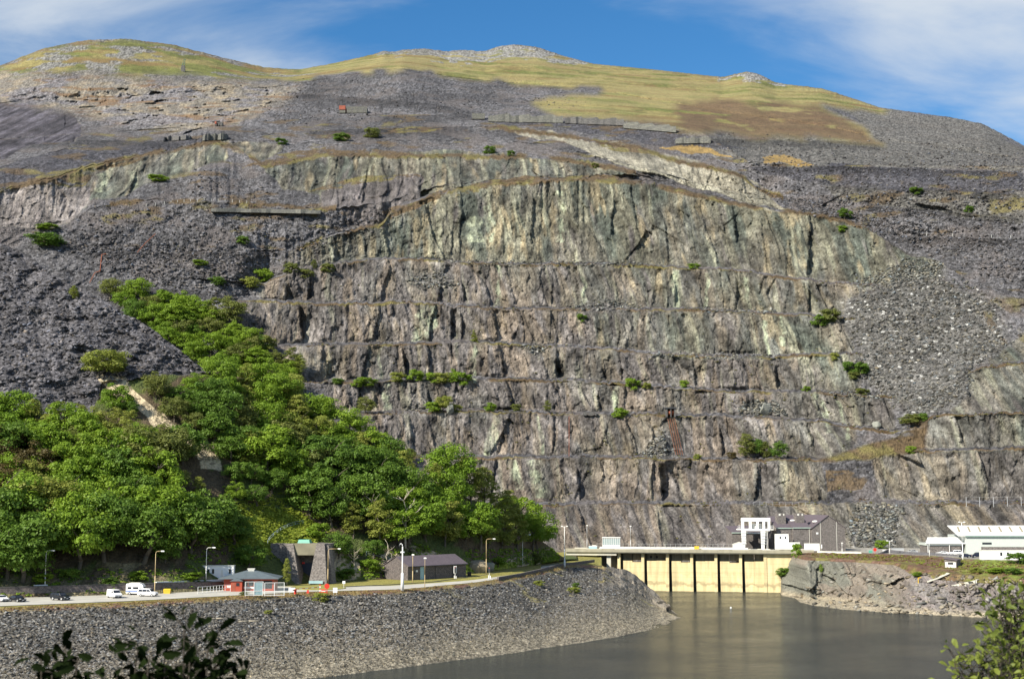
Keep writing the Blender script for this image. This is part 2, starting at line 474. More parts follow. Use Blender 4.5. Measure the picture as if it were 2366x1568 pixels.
    for k, (nm, vp, ep) in enumerate(LN):
        v = smoothline(us, vp, 3.8 if k < 12 else 0.0, 11 * k)
        jtop = 2.5 * (fbm(us / 9., us * 0, 3, 5) - .5) * (1 - ((us > 1300) & (us < 1650))) + .8 * (vn(us / 3., us * 0, 8) - .5)
        if nm == 'L13': v = smo(lin(us, vp), 7)
        v = np.minimum(v, pv - 3)
        if nm == 'L13': y = np.maximum(skyY, py + 20)
        elif nm == 'L12': y = py * .55 + skyY * .45
        elif nm == 'L11': y = np.maximum(yb(v) + yoff * .5, py + 8); y = np.minimum(y, py * .8 + skyY * .2)
        else:
            y = yb(v) + yoff
            if nm in ('L2', 'L3', 'L4'): y = y - 18 * sstep(2060, 2260, us) * (1.0 if nm != 'L4' else 1.0)
            y = np.maximum(y, py + 5)
        n = max(6, int(np.max(np.abs(pv - v)[(us > -50) & (us < 2420)]) / 2.3))
        for i in range(1, n + 1):
            t = i / n
            if nm == 'L13':   # rounded hill: fast rise then level
                yy = py + (y - py) * (t ** 1.35); vv = pv + (v - pv) * t + jtop * t ** 8
            else:
                yy = py + (y - py) * t; vv = pv + (v - pv) * t
            put(vv, yy, k, t)
        tops.append(v)
        e = lin(us, ep)
        if nm != 'L13':
            zt = P(us, v, y)[2]
            sb = 15.0 * e + 0.3
            ledge_rows.append((len(rowsV) - 1, e))
            for q in (.35, .7, 1.0):
                yq = y + sb * q; vq = VofZ(yq, zt + (np.maximum(0, 1150 - v) / F + .10) * (yq - y))
                put(vq, yq, k + 100, q)
            pv, py = vq, yq
        else:
            for q in (1, 2, 3):
                put(VofZ(y + q * 160, P(us, v, y)[2] - 50 * q * q), y + q * 160, 200, 1)
    V = np.array(rowsV); Y = np.array(rowsY); U = np.broadcast_to(us, V.shape).copy()
    seg = np.array(seg); tt = np.array(tt)
    SG = np.broadcast_to(seg[:, None], V.shape); TT = np.broadcast_to(tt[:, None], V.shape)
    X, _, Z = P(U, V, Y)
    nu1 = fbm(X / 22, Z / 22, 4, 3) - .5; nv1 = fbm(X / 18 + 50, Z / 18, 4, 4) - .5
    # distance-scaled warp of the zone borders, in photo pixels
    UW = U + 46 * nu1; VW = V + 26 * nv1
    zone = lambda p: inpoly(UW, VW, p).astype(float)
    # ---------------- where is bare cliff?
    cliff = np.zeros(V.shape)
    bench = {0: [(-400, 0), (1000, 1), (2030, 1), (2045, 1), (2800, 1)], 1: [(800, 0), (1050, 1), (1890, 1), (1905, 0), (2005, 0), (2040, 1), (2800, 1)],
             2: [(780, 0), (850, 1), (1940, 1), (2000, 0), (2120, 0), (2150, 1), (2800, 1)], 3: [(700, 0), (815, 1), (2040, 1), (2080, .1), (2180, .1), (2210, 1), (2800, 1)],
             4: [(620, 0), (705, 1), (1980, 1), (2010, 0), (2230, 0), (2260, .6), (2800, .6)], 5: [(520, 0), (570, 1), (1960, 1), (1990, 0), (2800, .1)],
             6: [(560, 0), (620, 1), (2040, 1), (2090, .4), (2200, .4), (2800, .3)], 7: [(640, 0), (710, 1), (2100, 1), (2180, .4), (2230, 0), (2800, 0)]}
    for k, bp in bench.items(): cliff = np.where(SG == k, lin(UW, bp), cliff)
    cliffpoly = [
      [(180, 395), (300, 365), (400, 345), (520, 325), (528, 370), (480, 378), (400, 405), (330, 432), (265, 455), (215, 460)],   # left green cliff
      [(0, 450), (60, 430), (200, 430), (215, 470), (160, 510), (90, 530), (0, 530), (-300, 540), (-300, 450)],
      [(605, 388), (700, 362), (900, 352), (1100, 355), (1260, 362), (1355, 372), (1480, 408), (1300, 408), (1150, 418), (1000, 448), (940, 455), (800, 425), (740, 440), (640, 440)],
      [(740, 440), (790, 425), (940, 405), (975, 410), (975, 480), (900, 485), (880, 525), (790, 530), (800, 480), (740, 475)],
      [(1140, 293), (1250, 305), (1400, 328), (1540, 355), (1700, 400), (1770, 446), (1830, 490), (1780, 490), (1650, 445), (1500, 400), (1420, 375), (1280, 330), (1180, 305)],
      [(520, 330), (640, 330), (650, 345), (600, 365), (540, 350)],
      [(-300, 235), (0, 235), (150, 245), (190, 290), (170, 330), (60, 345), (0, 370), (-300, 380)],
      [(150, 195), (330, 205), (600, 232), (620, 265), (520, 290), (400, 265), (250, 245), (160, 225)],
    ]
    for p in cliffpoly: cliff = np.maximum(cliff, zone(p))
    cliff = np.where((SG >= 100), 0, cliff)
    # rubble fans that bury parts of the benches
    fans = [[(1960, 690), (2060, 640), (2150, 640), (2290, 700), (2330, 800), (2245, 850), (2230, 930), (2100, 960), (2060, 920), (1990, 880), (1985, 800), (1950, 750)],
            [(1985, 1165), (2080, 1165), (2060, 1270), (1990, 1272), (1960, 1240)], [(1470, 1056), (1500, 1005), (1530, 985), (1555, 995), (1575, 1056)],
            [(940, 640), (1020, 625), (1060, 665), (1010, 672), (945, 668)], [(1290, 716), (1380, 690), (1440, 690), (1480, 716)], [(1700, 955), (1720, 925), (1790, 930), (1820, 958)],
            [(1200, 800), (1240, 793), (1270, 800), (1265, 822), (1230, 818)], [(930, 948), (985, 925), (1000, 950)]]
    fan = np.zeros(V.shape)
    for p in fans: fan = np.maximum(fan, zone(p))
    ramp = zone([(1880, 1064), (1960, 1045), (2040, 1018), (2142, 978), (2142, 1036), (2060, 1050), (2000, 1062), (1940, 1067)])
    cliff = cliff * (1 - ramp)
    fan = boxblur(fan, 9); cliff = boxblur(cliff, 3)
    cliff = np.where(SG >= 100, 0, cliff)
    cliff = cliff * (1 - .92 * fan)
    # ---------------- relief (moved along the line of sight)
    sh = 10 * (fbm(X / 60, Z / 60, 3, 21) - .5)
    xw = X + 7 * (fbm(X / 16, Z / 30, 3, 22) - .5) + sh * .5 + 0.10 * Z
    far = np.clip(Y / 800, .8, 2)
    a = cells(xw / 27, Z / 80, 31)
    d1 = (a[2] - .5) * 3.5 + (a[3] - .5) * .55 * a[5] * 27
    b = cells(xw / 9.5, Z / 40, 41)
    d2 = (b[2] - .5) * 2.0 + (b[3] - .5) * 1.0 * b[5] * 9.5 + (b[4] - .5) * .2 * b[6] * 22
    c = cells(xw / 3.1 + .3 * fbm(X / 3, Z / 5, 2, 9), Z / 9, 51)
    d3 = (c[2] - .5) * .9 + (c[3] - .5) * 1.5 * c[5] * 3.1 + (c[4] - .5) * .5 * c[6] * 9
    crack = sstep(.955, 1.0, 1 - np.abs(2 * vn(xw / 19, Z / 75, 61) - 1)) * sstep(.55, .65, vn(X / 30, Z / 26, 62))
    stepd = np.zeros(V.shape)
    for (u0, va, vb, wd, hh, sl) in [(690, 705, 790, 45, 9, .10), (1040, 712, 792, 26, 8, .02), (1062, 715, 792, 40, 5, .05), (928, 803, 880, 22, 9, .12), (1282, 832, 880, 40, 12, .10), (1390, 850, 888, 60, 8, .25), (1522, 1068, 1168, 120, 9, .08),
                                     (660, 655, 695, 60, 8, .0), (715, 640, 695, 40, 6, -.1), (1065, 640, 700, 40, 5, .12), (1380, 890, 955, 60, 4, .05), (985, 890, 950, 30, 4, .1), (760, 830, 885, 50, 7, -.2), (1560, 630, 718, 60, 3, 0), (1700, 640, 720, 50, 4, 0), (1868, 650, 730, 40, 6, 0),
                                     (1420, 440, 540, 70, 4, -.1), (1232, 440, 560, 60, 4, -.05), (1690, 460, 560, 60, 5, .1), (1600, 830, 905, 70, 4, .1), (1790, 840, 905, 50, 5, .05), (1330, 1065, 1160, 60, 4, .1), (1750, 1070, 1160, 60, 4, -.1), (1500, 970, 1050, 50, 4, .2), (1660, 970, 1055, 70, 5, .1), (320, 380, 450, 50, 7, -.3), (475, 340, 375, 40, 6, 0), (970, 415, 470, 60, 7, 0), (840, 420, 470, 50, 6, -.1), (150, 250, 290, 60, 12, 0), (170, 300, 325, 60, 10, 0), (100, 285, 325, 50, 8, .1)]:
        du = U - u0 - (V - va) * sl - 5 * (fbm(X / 6, Z / 6, 3, int(u0)) - .5)
        stepd += hh * np.clip(1 - du / wd, 0, 1) * (du > 0) * np.clip((V - va) / 38, 0, 1) * (V < vb + 3) * (.6 + .8 * fbm(X / 5, Z / 9, 2, int(u0) + 1))
    D = cliff * ((.7 * d1 + .5 * d2 + .65 * d3) + .35 * crack + stepd + far * 2.8 * (fbm(X / 2.4, Z / 2.4, 4, 63, .65) - .5))
    upz = boxblur(zone([(-300, 168), (0, 165), (300, 180), (560, 190), (700, 195), (650, 240), (520, 290), (430, 310), (300, 300), (190, 260), (0, 232), (-300, 250)]), 6)
    cu = cells(X / 13 + .6 * fbm(X / 9, Z / 9, 2, 73), Z / 8 + Y / 120, 74)
    D = D + upz * ((cu[2] - .5) * 5 + (cu[3] - .5) * 1.6 * cu[5] * 13 + 5 * (fbm(X / 5, Z / 5, 3, 77) - .5))
    ulz = boxblur(zone(cliffpoly[6]), 2); col5 = cells(X / 7 + .5 * fbm(X / 9, Z / 12, 2, 79), Z / 45, 77)
    D = D * (1 - .5 * ulz) + ulz * 9 * (fbm(X / 9, Z / 60, 3, 78) - .5)
    edge = np.clip(np.minimum(TT, 1 - TT) * 8, 0.25, 1)
    D = D * np.where(SG < 8, edge * .6 + .4, 1)
    scree = 1 - cliff
    D = D + scree * far * (6.0 * (fbm(X / 45, Z / 60, 3, 71) - .5) + 5.5 * (fbm(X / 11, Z / 11, 3, 72) - .5) + 2.6 * (fbm(X / 2.6, Z / 2.0, 3, 73) - .5)) * np.where(SG >= 100, .25, 1)
    # big humps of the waste tips: cone at the left shelf, long tips in the middle
    hump = lambda u0, v0, ru, rv, h: -h * np.exp(-((U - u0) / ru) ** 2 - ((V - v0) / rv) ** 2)
    D = D + hump(480, 400, 60, 60, 22) + hump(1280, 340, 120, 45, 16) + hump(930, 200, 110, 45, 45) + hump(1500, 400, 110, 20, 6) + hump(1525, 1030, 28, 40, 5)
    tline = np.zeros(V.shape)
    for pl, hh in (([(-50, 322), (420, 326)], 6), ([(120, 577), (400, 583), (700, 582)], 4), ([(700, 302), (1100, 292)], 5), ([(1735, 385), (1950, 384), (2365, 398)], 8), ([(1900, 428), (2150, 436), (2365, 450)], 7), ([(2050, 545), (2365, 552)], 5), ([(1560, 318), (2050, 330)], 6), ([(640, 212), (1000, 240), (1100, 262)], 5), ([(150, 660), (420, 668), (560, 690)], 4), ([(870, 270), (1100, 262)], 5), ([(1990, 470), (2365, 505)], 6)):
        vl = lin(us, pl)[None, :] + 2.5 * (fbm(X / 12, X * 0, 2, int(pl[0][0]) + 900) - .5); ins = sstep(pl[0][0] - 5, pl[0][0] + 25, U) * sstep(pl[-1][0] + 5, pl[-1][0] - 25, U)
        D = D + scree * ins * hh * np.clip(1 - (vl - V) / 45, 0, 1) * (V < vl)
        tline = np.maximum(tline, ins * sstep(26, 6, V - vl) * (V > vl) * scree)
    # gullies: hidden dark folds on scree on the right
    D = D + 14 * zone([(1900, 470), (1990, 440), (2365, 520), (2365, 545), (2100, 500), (1960, 495)]) * (fbm(X / 25, Z / 14, 3, 75) - .3)
    grassy = (SG == 14) | (SG == 13)
    gw = (SG == 14) * sstep(0, .3, TT)
    D = D * (1 - .8 * gw) + gw * 10 * (fbm(X / 90, Z / 40, 3, 76) - .5)
    D = np.where(SG == 200, 0, D)
    D = np.where((SG == 14), D * np.clip((1 - TT) * 6, 0, 1), D)
    Yd = Y + D
    X, Yd, Z = P(U, V, Yd)
    # ---------------- what the surface is made of
    st1 = cells(X / 1.25, Z / .8 + Yd / 4, 81)
    st2 = cells(X / 2.8, Z / 1.6 + Yd / 9, 84)
    var = .45 + 1.15 * st1[2] ** 1.6 + .5 * (st2[2] - .4)
    patch = fbm(X / 30, Z / 24, 4, 86)
    screeC = np.array([.084, .082, .087]) * (1 + .0 * X[..., None]) * var[..., None] * (.4 + 1.25 * patch)[..., None]
    screeC = blend(screeC, [.115, .10, .095], .5 * sstep(.5, .66, fbm(X / 14, Z / 9, 4, 87)))
    # paler grey-green waste high on the right
    lightz = np.maximum(zone([(1620, 315), (2050, 325), (2365, 345), (2365, 395), (2000, 385), (1740, 378), (1640, 360)]), zone([(1900, 430), (2365, 448), (2365, 520), (2050, 470), (1950, 470)]))
    lightz = np.maximum(lightz, zone([(2000, 240), (2270, 285), (2365, 345), (2365, 390), (2050, 345), (1950, 260)]) * .9)
    screeC = blend(screeC, np.array([.110, .106, .095]) * var[..., None], .75 * lightz)
    darkz = np.maximum(zone([(1725, 385), (1950, 384), (2365, 400), (2365, 448), (2200, 440), (1950, 425), (1760, 408)]), zone([(1100, 275), (1300, 285), (1600, 310), (1720, 350), (1600, 340), (1300, 300), (1150, 290)]))
    darkz = np.maximum(darkz, zone([(0, 390), (150, 345), (420, 325), (500, 320), (350, 350), (190, 385), (0, 440)]))
    screeC = blend(screeC, np.array([.052, .052, .063]) * var[..., None], .7 * darkz)
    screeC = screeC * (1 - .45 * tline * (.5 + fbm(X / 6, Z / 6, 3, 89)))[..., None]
    # cliff colours
    s1 = .42 * fbm(xw / 1.3, Z / 9, 4, 91) + .58 * fbm((X + .5 * Z) / 3.2, (Z - .3 * X) / 3.0, 5, 99, .68); s1 = np.clip(.5 + 1.35 * (s1 - .5), 0, 1); s2 = fbm(xw / 4.5, Z / 26, 3, 92); s3 = fbm(xw / 16, Z / 30, 3, 93)
    dia = fbm((X + Z * .8) / 2.0, (Z - X * .6) / 14, 3, 94)
    purple = np.array([.114, .106, .102]) * (.15 + 1.75 * s1)[..., None] * (.45 + 1.1 * dia)[..., None]
    brown = np.array([.165, .14, .115]) * (.3 + 1.4 * s1)[..., None]
    green = np.array([.134, .131, .105]) * (.12 + 1.8 * s1)[..., None]
    teal = np.array([.094, .104, .090]) * (.12 + 1.8 * s1)[..., None]
    tan = np.array([.25, .21, .14]) * (.35 + 1.3 * s1)[..., None]
    pale = np.array([.26, .26, .20]) * (.6 + .8 * s1)[..., None]
    gp = np.zeros(V.shape)
    gp = np.maximum(gp, .95 * (SG == 7)); gp = np.maximum(gp, .75 * (SG == 6) * sstep(1150, 1400, UW))
    gp = np.maximum(gp, .7 * sstep(1300, 1750, UW + 300 * (s3 - .5)) * (V < 830) * (SG < 8)); gp = np.maximum(gp, .42 * sstep(1550, 1950, UW) * (SG < 8))
    gp = np.maximum(gp, .9 * ((SG > 7) & (SG < 11)))
    gp = np.maximum(gp, .7 * zone([(1360, 720), (1700, 720), (1760, 800), (1500, 815), (1380, 790)]))
    gp = np.where(UW > 2140, np.maximum(gp, .7 * (V < 1045)), gp)
    gp = np.clip(gp * .9 + 1.3 * (s3 - .52), 0, 1)
    cc = blend(purple, brown, .75 * sstep(.5, .64, s2))
    cc = blend(cc, blend(green, teal, sstep(.44, .6, fbm(xw / 7, Z / 40, 3, 95))), gp * sstep(.22, .48, s2 + .1))
    cc = blend(cc, tan, .6 * sstep(.60, .74, fbm(xw / 6, Z / 22, 4, 96)) * (.35 + .65 * gp))
    cc = blend(cc, pale, .65 * sstep(.62, .76, fbm(xw / 3.2, Z / 34, 4, 97)) * (.45 + .55 * gp))
    # named pale seams that run down several benches
    for (uu, va, vb, wd, sl) in [(1148, 612, 708, 9, .03), (985, 705, 790, 22, -.15), (1010, 702, 760, 10, -.1), (878, 797, 880, 7, .0), (1092, 795, 885, 8, .02), (900, 885, 955, 14, -.06), (1145, 958, 1055, 16, -.18), (1230, 1062, 1150, 22, .28), (1180, 1062, 1130, 12, .25), (1555, 625, 710, 14, .05), (1630, 630, 720, 8, .0),
                                 (1800, 725, 800, 8, .2), (1885, 905, 1000, 9, .25), (1935, 925, 1040, 7, .25), (1100, 500, 560, 22, .0), (1130, 470, 560, 10, .02), (1290, 440, 560, 12, .05), (1770, 740, 830, 6, .1), (235, 400, 445, 12, 0), (310, 395, 440, 14, .1), (1420, 890, 950, 8, 0), (1345, 640, 712, 8, 0), (1720, 640, 715, 8, .1), (1240, 960, 1050, 6, .1)]:
        cu = uu + (V - va) * sl + 26 * (fbm(X / 9, Z / 9, 2, int(uu)) - .5)
        m_ = np.exp(-((U - cu) / wd) ** 2) * (V > va) * (V < vb)
        cc = blend(cc, np.array([.245, .262, .20]) * (.35 + 1.2 * s1)[..., None], .68 * sstep(.30, .95, m_ * (.05 + 1.7 * s1)) * (.55 + .9 * (fbm(X / 3, Z / 5, 3, 201) > .46)))
    leftpale = zone(cliffpoly[1]); cc = blend(cc, np.array([.185, .168, .165]) * (.3 + 1.4 * s1)[..., None], .8 * leftpale)
    cc = blend(cc, np.array([.075, .071, .084]) * ((.2 + 1.6 * s1) * (.1 + 1.9 * fbm(X / 3.5 + Z / 25, Z / 60, 4, 80, .65)))[..., None], .9 * zone(cliffpoly[6]))
    cc = blend(cc, np.array([.23, .22, .182]) * (.4 + 1.2 * s1)[..., None], .8 * zone(cliffpoly[4]))
    midp = zone(cliffpoly[3]); cc = blend(cc, np.array([.125, .114, .116]) * (.3 + 1.4 * s1)[..., None], .85 * midp)
    cc = cc * (.30 + 1.12 * fbm(X / 9, Z / 9, 4, 98, .62))[..., None]
    cc = cc * (1 - .4 * crack)[..., None]
    cc = .125 * (np.maximum(cc, .004) / .125) ** 1.25
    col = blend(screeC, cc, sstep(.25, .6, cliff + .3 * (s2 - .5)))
    col = blend(col, np.array([.100, .097, .090]) * (var * (.5 + fbm(X / 12, Z / 12, 3, 88)))[..., None], .85 * fan)
    # mixed tan ground of the old upper workings on the left
    up = zone([(-300, 170), (0, 165), (300, 180), (560, 190), (700, 195), (650, 240), (520, 290), (430, 310), (300, 300), (190, 260), (0, 232), (-300, 250)])
    upC = np.array([.150, .136, .115]) * (.45 + 1.1 * var)[..., None] * .8
    upC = blend(upC, np.array([.25, .205, .14]) * (.4 + .7 * var)[..., None], .7 * sstep(.52, .66, fbm(X / 9, Z / 7, 4, 101)))
    upC = blend(upC, [.17, .105, .055], .85 * sstep(.56, .64, fbm(X / 26 + 9, Z / 5, 4, 102)))
    upC = blend(upC, np.array([.155, .15, .165]) * var[..., None], .8 * sstep(.52, .62, fbm(X / 22, Z / 11, 4, 103)))
    col = blend(col, upC, .9 * boxblur(up, 8))
    # moor grass and heather
    gz = zone([(-400, 300), (-400, 100), (0, 60), (300, 40), (640, 120), (760, 172), (690, 188), (560, 182), (300, 172), (150, 170), (0, 168)])
    gn = fbm(X / 30, Z / 12, 4, 105); gf = .5 * fbm(X / 4, Z / 2.5 + Y / 14, 4, 106) + .5 * fbm(X / 11, Z / 5, 4, 116, .65); gf = np.clip(.5 + 1.5 * (gf - .5), 0, 1)
    grassC = blend(np.array([.195, .168, .066]) * np.ones(V.shape + (1,)), [.120, .128, .038], sstep(.45, .58, gn)) * (.45 + 1.1 * gf)[..., None]
    grassC = blend(grassC, [.16, .10, .045], .7 * sstep(.56, .66, fbm(X / 40, Z / 7, 4, 107)))
    rockC = np.array([.165, .162, .155]) * var[..., None]
    gl = blend(grassC, rockC, .95 * sstep(.50, .60, fbm(X / 26, Z / 12, 5, 108, .6) + .05 * np.exp(-((U - 230) / 150) ** 2) - .045))
    col = blend(col, gl, boxblur(gz, 5))
    gz2 = zone([(690, 168), (700, 60), (1190, 40), (1700, 120), (1960, 170), (2050, 235), (2045, 258), (1960, 252), (1890, 240), (2052, 334), (1900, 322), (1700, 312), (1540, 297), (1400, 277), (1290, 270), (1222, 232), (1392, 222), (1382, 204), (1170, 190), (1030, 175), (930, 157), (860, 164), (740, 178)])
    g2 = blend(grassC, [.26, .225, .105], .55 * sstep(.4, .6, fbm(X / 90, Z / 6, 3, 109)))
    g2 = blend(g2, rockC * 1.25, .95 * np.maximum(zone([(1000, 60), (1350, 60), (1360, 152), (1260, 140), (1180, 136), (1080, 150), (1000, 135)]), zone([(1660, 182), (1700, 100), (1760, 100), (1810, 195), (1740, 188)])) * sstep(.34, .48, fbm(X / 14, Z / 6, 4, 110) + .12 * (V < 128)))
    g2 = blend(g2, rockC, .9 * zone([(870, 60), (1080, 60), (1080, 126), (870, 128)]))
    hz = np.maximum(zone([(1555, 238), (1700, 232), (1885, 244), (2052, 334), (1900, 326), (1700, 314), (1570, 292)]), .8 * zone([(1300, 265), (1560, 285), (1700, 312), (1500, 292)]))
    hz = boxblur(hz, 6)
    g2 = blend(g2, np.array([.105, .068, .042]) * (.6 + .8 * gf)[..., None], .88 * hz * sstep(.36, .48, fbm(X / 24, Z / 12, 4, 111) + .08))
    gz2 = boxblur(gz2, 4)
    col = blend(col, g2, gz2)
    for p in ([(1530, 338), (1600, 330), (1690, 362), (1600, 355)], [(1750, 365), (1800, 352), (1885, 378), (1760, 378)]):
        col = blend(col, np.array([.25, .17, .06]) * (.5 + gf)[..., None], .9 * zone(p))
    # heather / moss mats that grow on ledges and cliff tops
    veg = np.zeros(V.shape)
    for k in range(15):
        if k > 11: continue
        t = tops[k][None, :]
        wpx = (3.0 if k < 7 else 9.0)
        m_ = sstep(wpx, wpx * .3, np.abs(V - t + (2 if k > 6 else 0)) + 8 * (fbm(X / 8, Z / 8, 3, 120 + k) - .45)) * (np.abs(V - t) < 22)
        m_ = m_ * (lin(us, LN[k][2])[None, :] > .25) * sstep(.36, .5, vn(X / 17, Z / 30, 140 + k) + .12)
        veg = np.maximum(veg, m_)
    vegC = blend(np.array([.088, .062, .034]) * np.ones(V.shape + (1,)), [.13, .115, .04], sstep(.5, .62, fbm(X / 10, Z / 10, 3, 125)) * .8)
    vegC = vegC * (.55 + .9 * gf)[..., None]
    for p in ([(0, 430), (120, 405), (190, 388), (330, 365), (330, 372), (200, 400), (190, 428), (60, 432), (0, 450)], [(560, 385), (640, 352), (800, 342), (900, 345), (960, 362), (800, 358), (660, 372)], [(880, 490), (1000, 448), (1140, 418), (1330, 404), (1490, 418), (1480, 426), (1340, 414), (1160, 430), (1010, 465), (900, 500)], [(700, 440), (800, 412), (930, 402), (970, 412), (800, 428)], [(880, 292), (1000, 288), (1020, 300), (890, 304)], [(1330, 312), (1500, 345), (1560, 368), (1420, 350)]):
        veg = np.maximum(veg, .9 * zone(p) * sstep(.40, .52, gf + .05))
    veg = np.maximum(veg, .97 * boxblur(ramp, 2) * sstep(.05, .25, gf))
    veg = np.maximum(veg, .8 * zone([(1905, 1085), (1960, 1088), (2005, 1105), (1990, 1130), (1900, 1138)]) * sstep(.3, .5, gf))
    veg = np.maximum(veg, .85 * zone([(2080, 965), (2140, 950), (2140, 985), (2090, 980)]))
    veg = np.maximum(veg, .6 * zone([(2260, 700), (2330, 680), (2400, 700), (2400, 830), (2330, 820), (2280, 760)]) * sstep(.46, .58, fbm(X / 8, Z / 8, 3, 127)))
    sc2 = sstep(.62, .72, fbm(X / 18, Z / 6, 4, 128)) * (1 - cliff) * ((SG > 7) & (SG < 13)) * .75
    veg = np.maximum(veg, sc2 * (1 - gz2))
    col = blend(col, vegC, veg)
    # loose pale blocks
    blk = cells(X / 2.2, Z / 1.3, 131)
    bl = (blk[2] > .93) * (blk[0] < .36) * np.maximum(fan * .9, zone([(2020, 620), (2200, 620), (2320, 720), (2200, 800), (2060, 740), (1990, 690)]))
    col = blend(col, [.42, .42, .40], bl)
    S = Sheet(); S.us = us; S.V = V; S.Y = Yd; S.ledge_rows = ledge_rows[:12]
    o = grid_obj('hills', X, Yd, Z, col, terrain_mat('mountain_rock', .9, .5, .85, .92, .6, .45, 1.6, fine=1.1))
    tag(o, kind='structure')
    return S
MT = build_mountain()

# ------------------------------------------------------------------ the wooded slope and slate heap on the left
# yard / road edges: (u, v, z) - near edge and back edge of the level ground by the lake
NEAR = [(-400, 1421, 13.2), (0, 1403, 13.2), (300, 1391, 13.2), (530, 1378, 13.2), (700, 1368, 13.2), (930, 1362, 13.2), (1100, 1346, 13.2), (1200, 1331, 13.2), (1290, 1309, 13.3), (1330, 1302, 13.3), (1410, 1308, 11.8), (1450, 1316, 9.5), (1480, 1333, 6.0), (1496, 1352, 3.0), (1504, 1366, .6), (1535, 1386, .3), (1550, 1404, .3), (1558, 1424, .2), (1600, 1430, -1.5), (1700, 1430, -3)]
BACK = [(-400, 1394, 13.2), (0, 1381, 13.2), (350, 1371, 13.2), (450, 1366, 13.2), (620, 1353, 13.3), (700, 1346, 13.4), (760, 1343, 13.4), (890, 1336, 13.5), (1080, 1324, 13.6), (1200, 1309, 13.6), (1290, 1295, 13.6), (1340, 1290, 13.6)]
def edgeZ(E, u): return smo(lin(u, [(a, c) for a, b, c in E]))
def edgeV(E, u): return smo(lin(u, [(a, b) for a, b, c in E]))
def build_wood():
    us = np.arange(-380, 1332, 2.2)
    bV, bZ = edgeV(BACK, us), edgeZ(BACK, us) + 0.1
    bY = Yz(us, bV, bZ)
    cV = lin(us, [(-400, 380), (-100, 500), (0, 558), (60, 590), (130, 640), (230, 690), (330, 746), (440, 826), (470, 852), (600, 885), (700, 942), (800, 1000), (880, 1052), (960, 1110), (1040, 1128), (1120, 1170), (1200, 1225), (1262, 1256), (1280, 1268), (1300, 1292), (1340, 1292)])
    cV = smo(cV, 15) + 15 * (fbm(us / 34, us * 0, 4, 3) - .5)
    cV = np.minimum(cV, bV - 2)
    h = (bV - cV)
    slope = smo(lin(us, [(-400, .82), (500, .80), (900, .85), (1200, 1.0), (1280, 1.4), (1340, 1.4)]), 61)
    # crest distance from the average slope: z(crest) = bZ + slope*(Yc-bY), v(crest)=cV
    k = (np.asarray(P(us, cV, 1000.)[2]) - CZ) / 1000.
    Yc = (CZ - bZ + slope * bY) / (slope - k)
    n = 400
    t = np.linspace(0, 1, n)[:, None]
    V = bV + (cV - bV) * t
    Y = bY + (Yc - bY) * (t ** lin(us, [(-400, 1.15), (400, 1.1), (700, .95), (1340, 1.0)]))
    m = 14
    s = np.linspace(0, 1, m + 1)[1:, None]
    Yb2 = Yc + 60 * s
    Zc = P(us, cV, Yc)[2]
    Vb = VofZ(Yb2, Zc - (18 * s + 30 * s * s) * np.minimum(1, h / 120))
    V = np.concatenate([V, Vb]); Y = np.concatenate([Y, Yb2])
    U = np.broadcast_to(us, V.shape).copy()
    X, _, Z = P(U, V, Y)
    UW = U + 50 * (fbm(X / 12, Z / 12, 4, 203) - .5); VW = V + 40 * (fbm(X / 12 + 40, Z / 12, 4, 204) - .5)
    zone = lambda p: inpoly(UW, VW, p).astype(float)
    heap = zone([(-400, 300), (0, 500), (230, 640), (480, 800), (500, 870), (440, 868), (300, 880), (240, 890), (222, 960), (180, 985), (0, 960), (-400, 940)])
    heap = np.maximum(heap, zone([(880, 1040), (985, 1080), (985, 1140), (940, 1130), (885, 1085)]))
    D = (1 - heap) * (4 * (fbm(X / 14, Z / 14, 3, 205) - .5) + 1.6 * (fbm(X / 3, Z / 3, 3, 206) - .5))
    D += heap * (5 * (fbm(X / 13, Z / 10, 3, 207) - .5) + 6.0 * (fbm(X / 3.8 + Z / 9, Z / 2.6, 3, 208) - .5) + 1.3 * (fbm(X / 1.1, Z / .8, 2, 209) - .5))
    rk = zone([(860, 1330), (880, 1285), (960, 1255), (1010, 1280), (1040, 1300), (1150, 1290), (1270, 1262), (1300, 1300), (1180, 1312), (1080, 1328)])
    rk = np.maximum(rk, zone([(660, 1240), (720, 1210), (770, 1250), (830, 1300), (830, 1345), (760, 1345), (755, 1260)]))
    bl = cells(X / 3.0, Z / 3.6, 211)
    D += rk * ((bl[2] - .5) * 2.2 + (bl[3] - .5) * 1.2 * bl[5] * 3)
    tt = np.concatenate([np.linspace(0, 1, n), np.ones(m)])[:, None]
    D = D * np.clip(tt * 12, 0, 1)
    Y = Y + D
    X, Y, Z = P(U, V, Y)
    st = cells(X / .75, Z / .42, 212); var = .4 + 1.3 * st[2] ** 1.7
    gf = fbm(X / 1.5, Z / 1.5, 4, 213)
    col = np.array([.085, .065, .04]) * np.ones(V.shape + (1,)) * (.5 + gf)[..., None]
    col = blend(col, [.07, .10, .025], .8 * sstep(.45, .6, fbm(X / 5, Z / 5, 3, 214)))
    hc = np.array([.086, .083, .090]) * var[..., None] * (.6 + .8 * fbm(X / 9, Z / 6, 3, 215))[..., None]
    col = blend(col, hc, heap)
    tanC = blend(np.array([.52, .43, .29]) * np.ones(V.shape + (1,)), np.array([.30, .25, .17]) * var[..., None], sstep(.45, .6, fbm(X / 2.5, Z / 2, 4, 216)))
    sand = np.maximum(zone([(228, 872), (300, 874), (325, 915), (372, 985), (345, 990), (318, 960), (285, 920), (240, 892)]), zone([(360, 960), (400, 985), (470, 1015), (512, 1060), (520, 1092), (472, 1085), (455, 1035), (380, 1000)]))
    col = blend(col, tanC, .95 * sand)
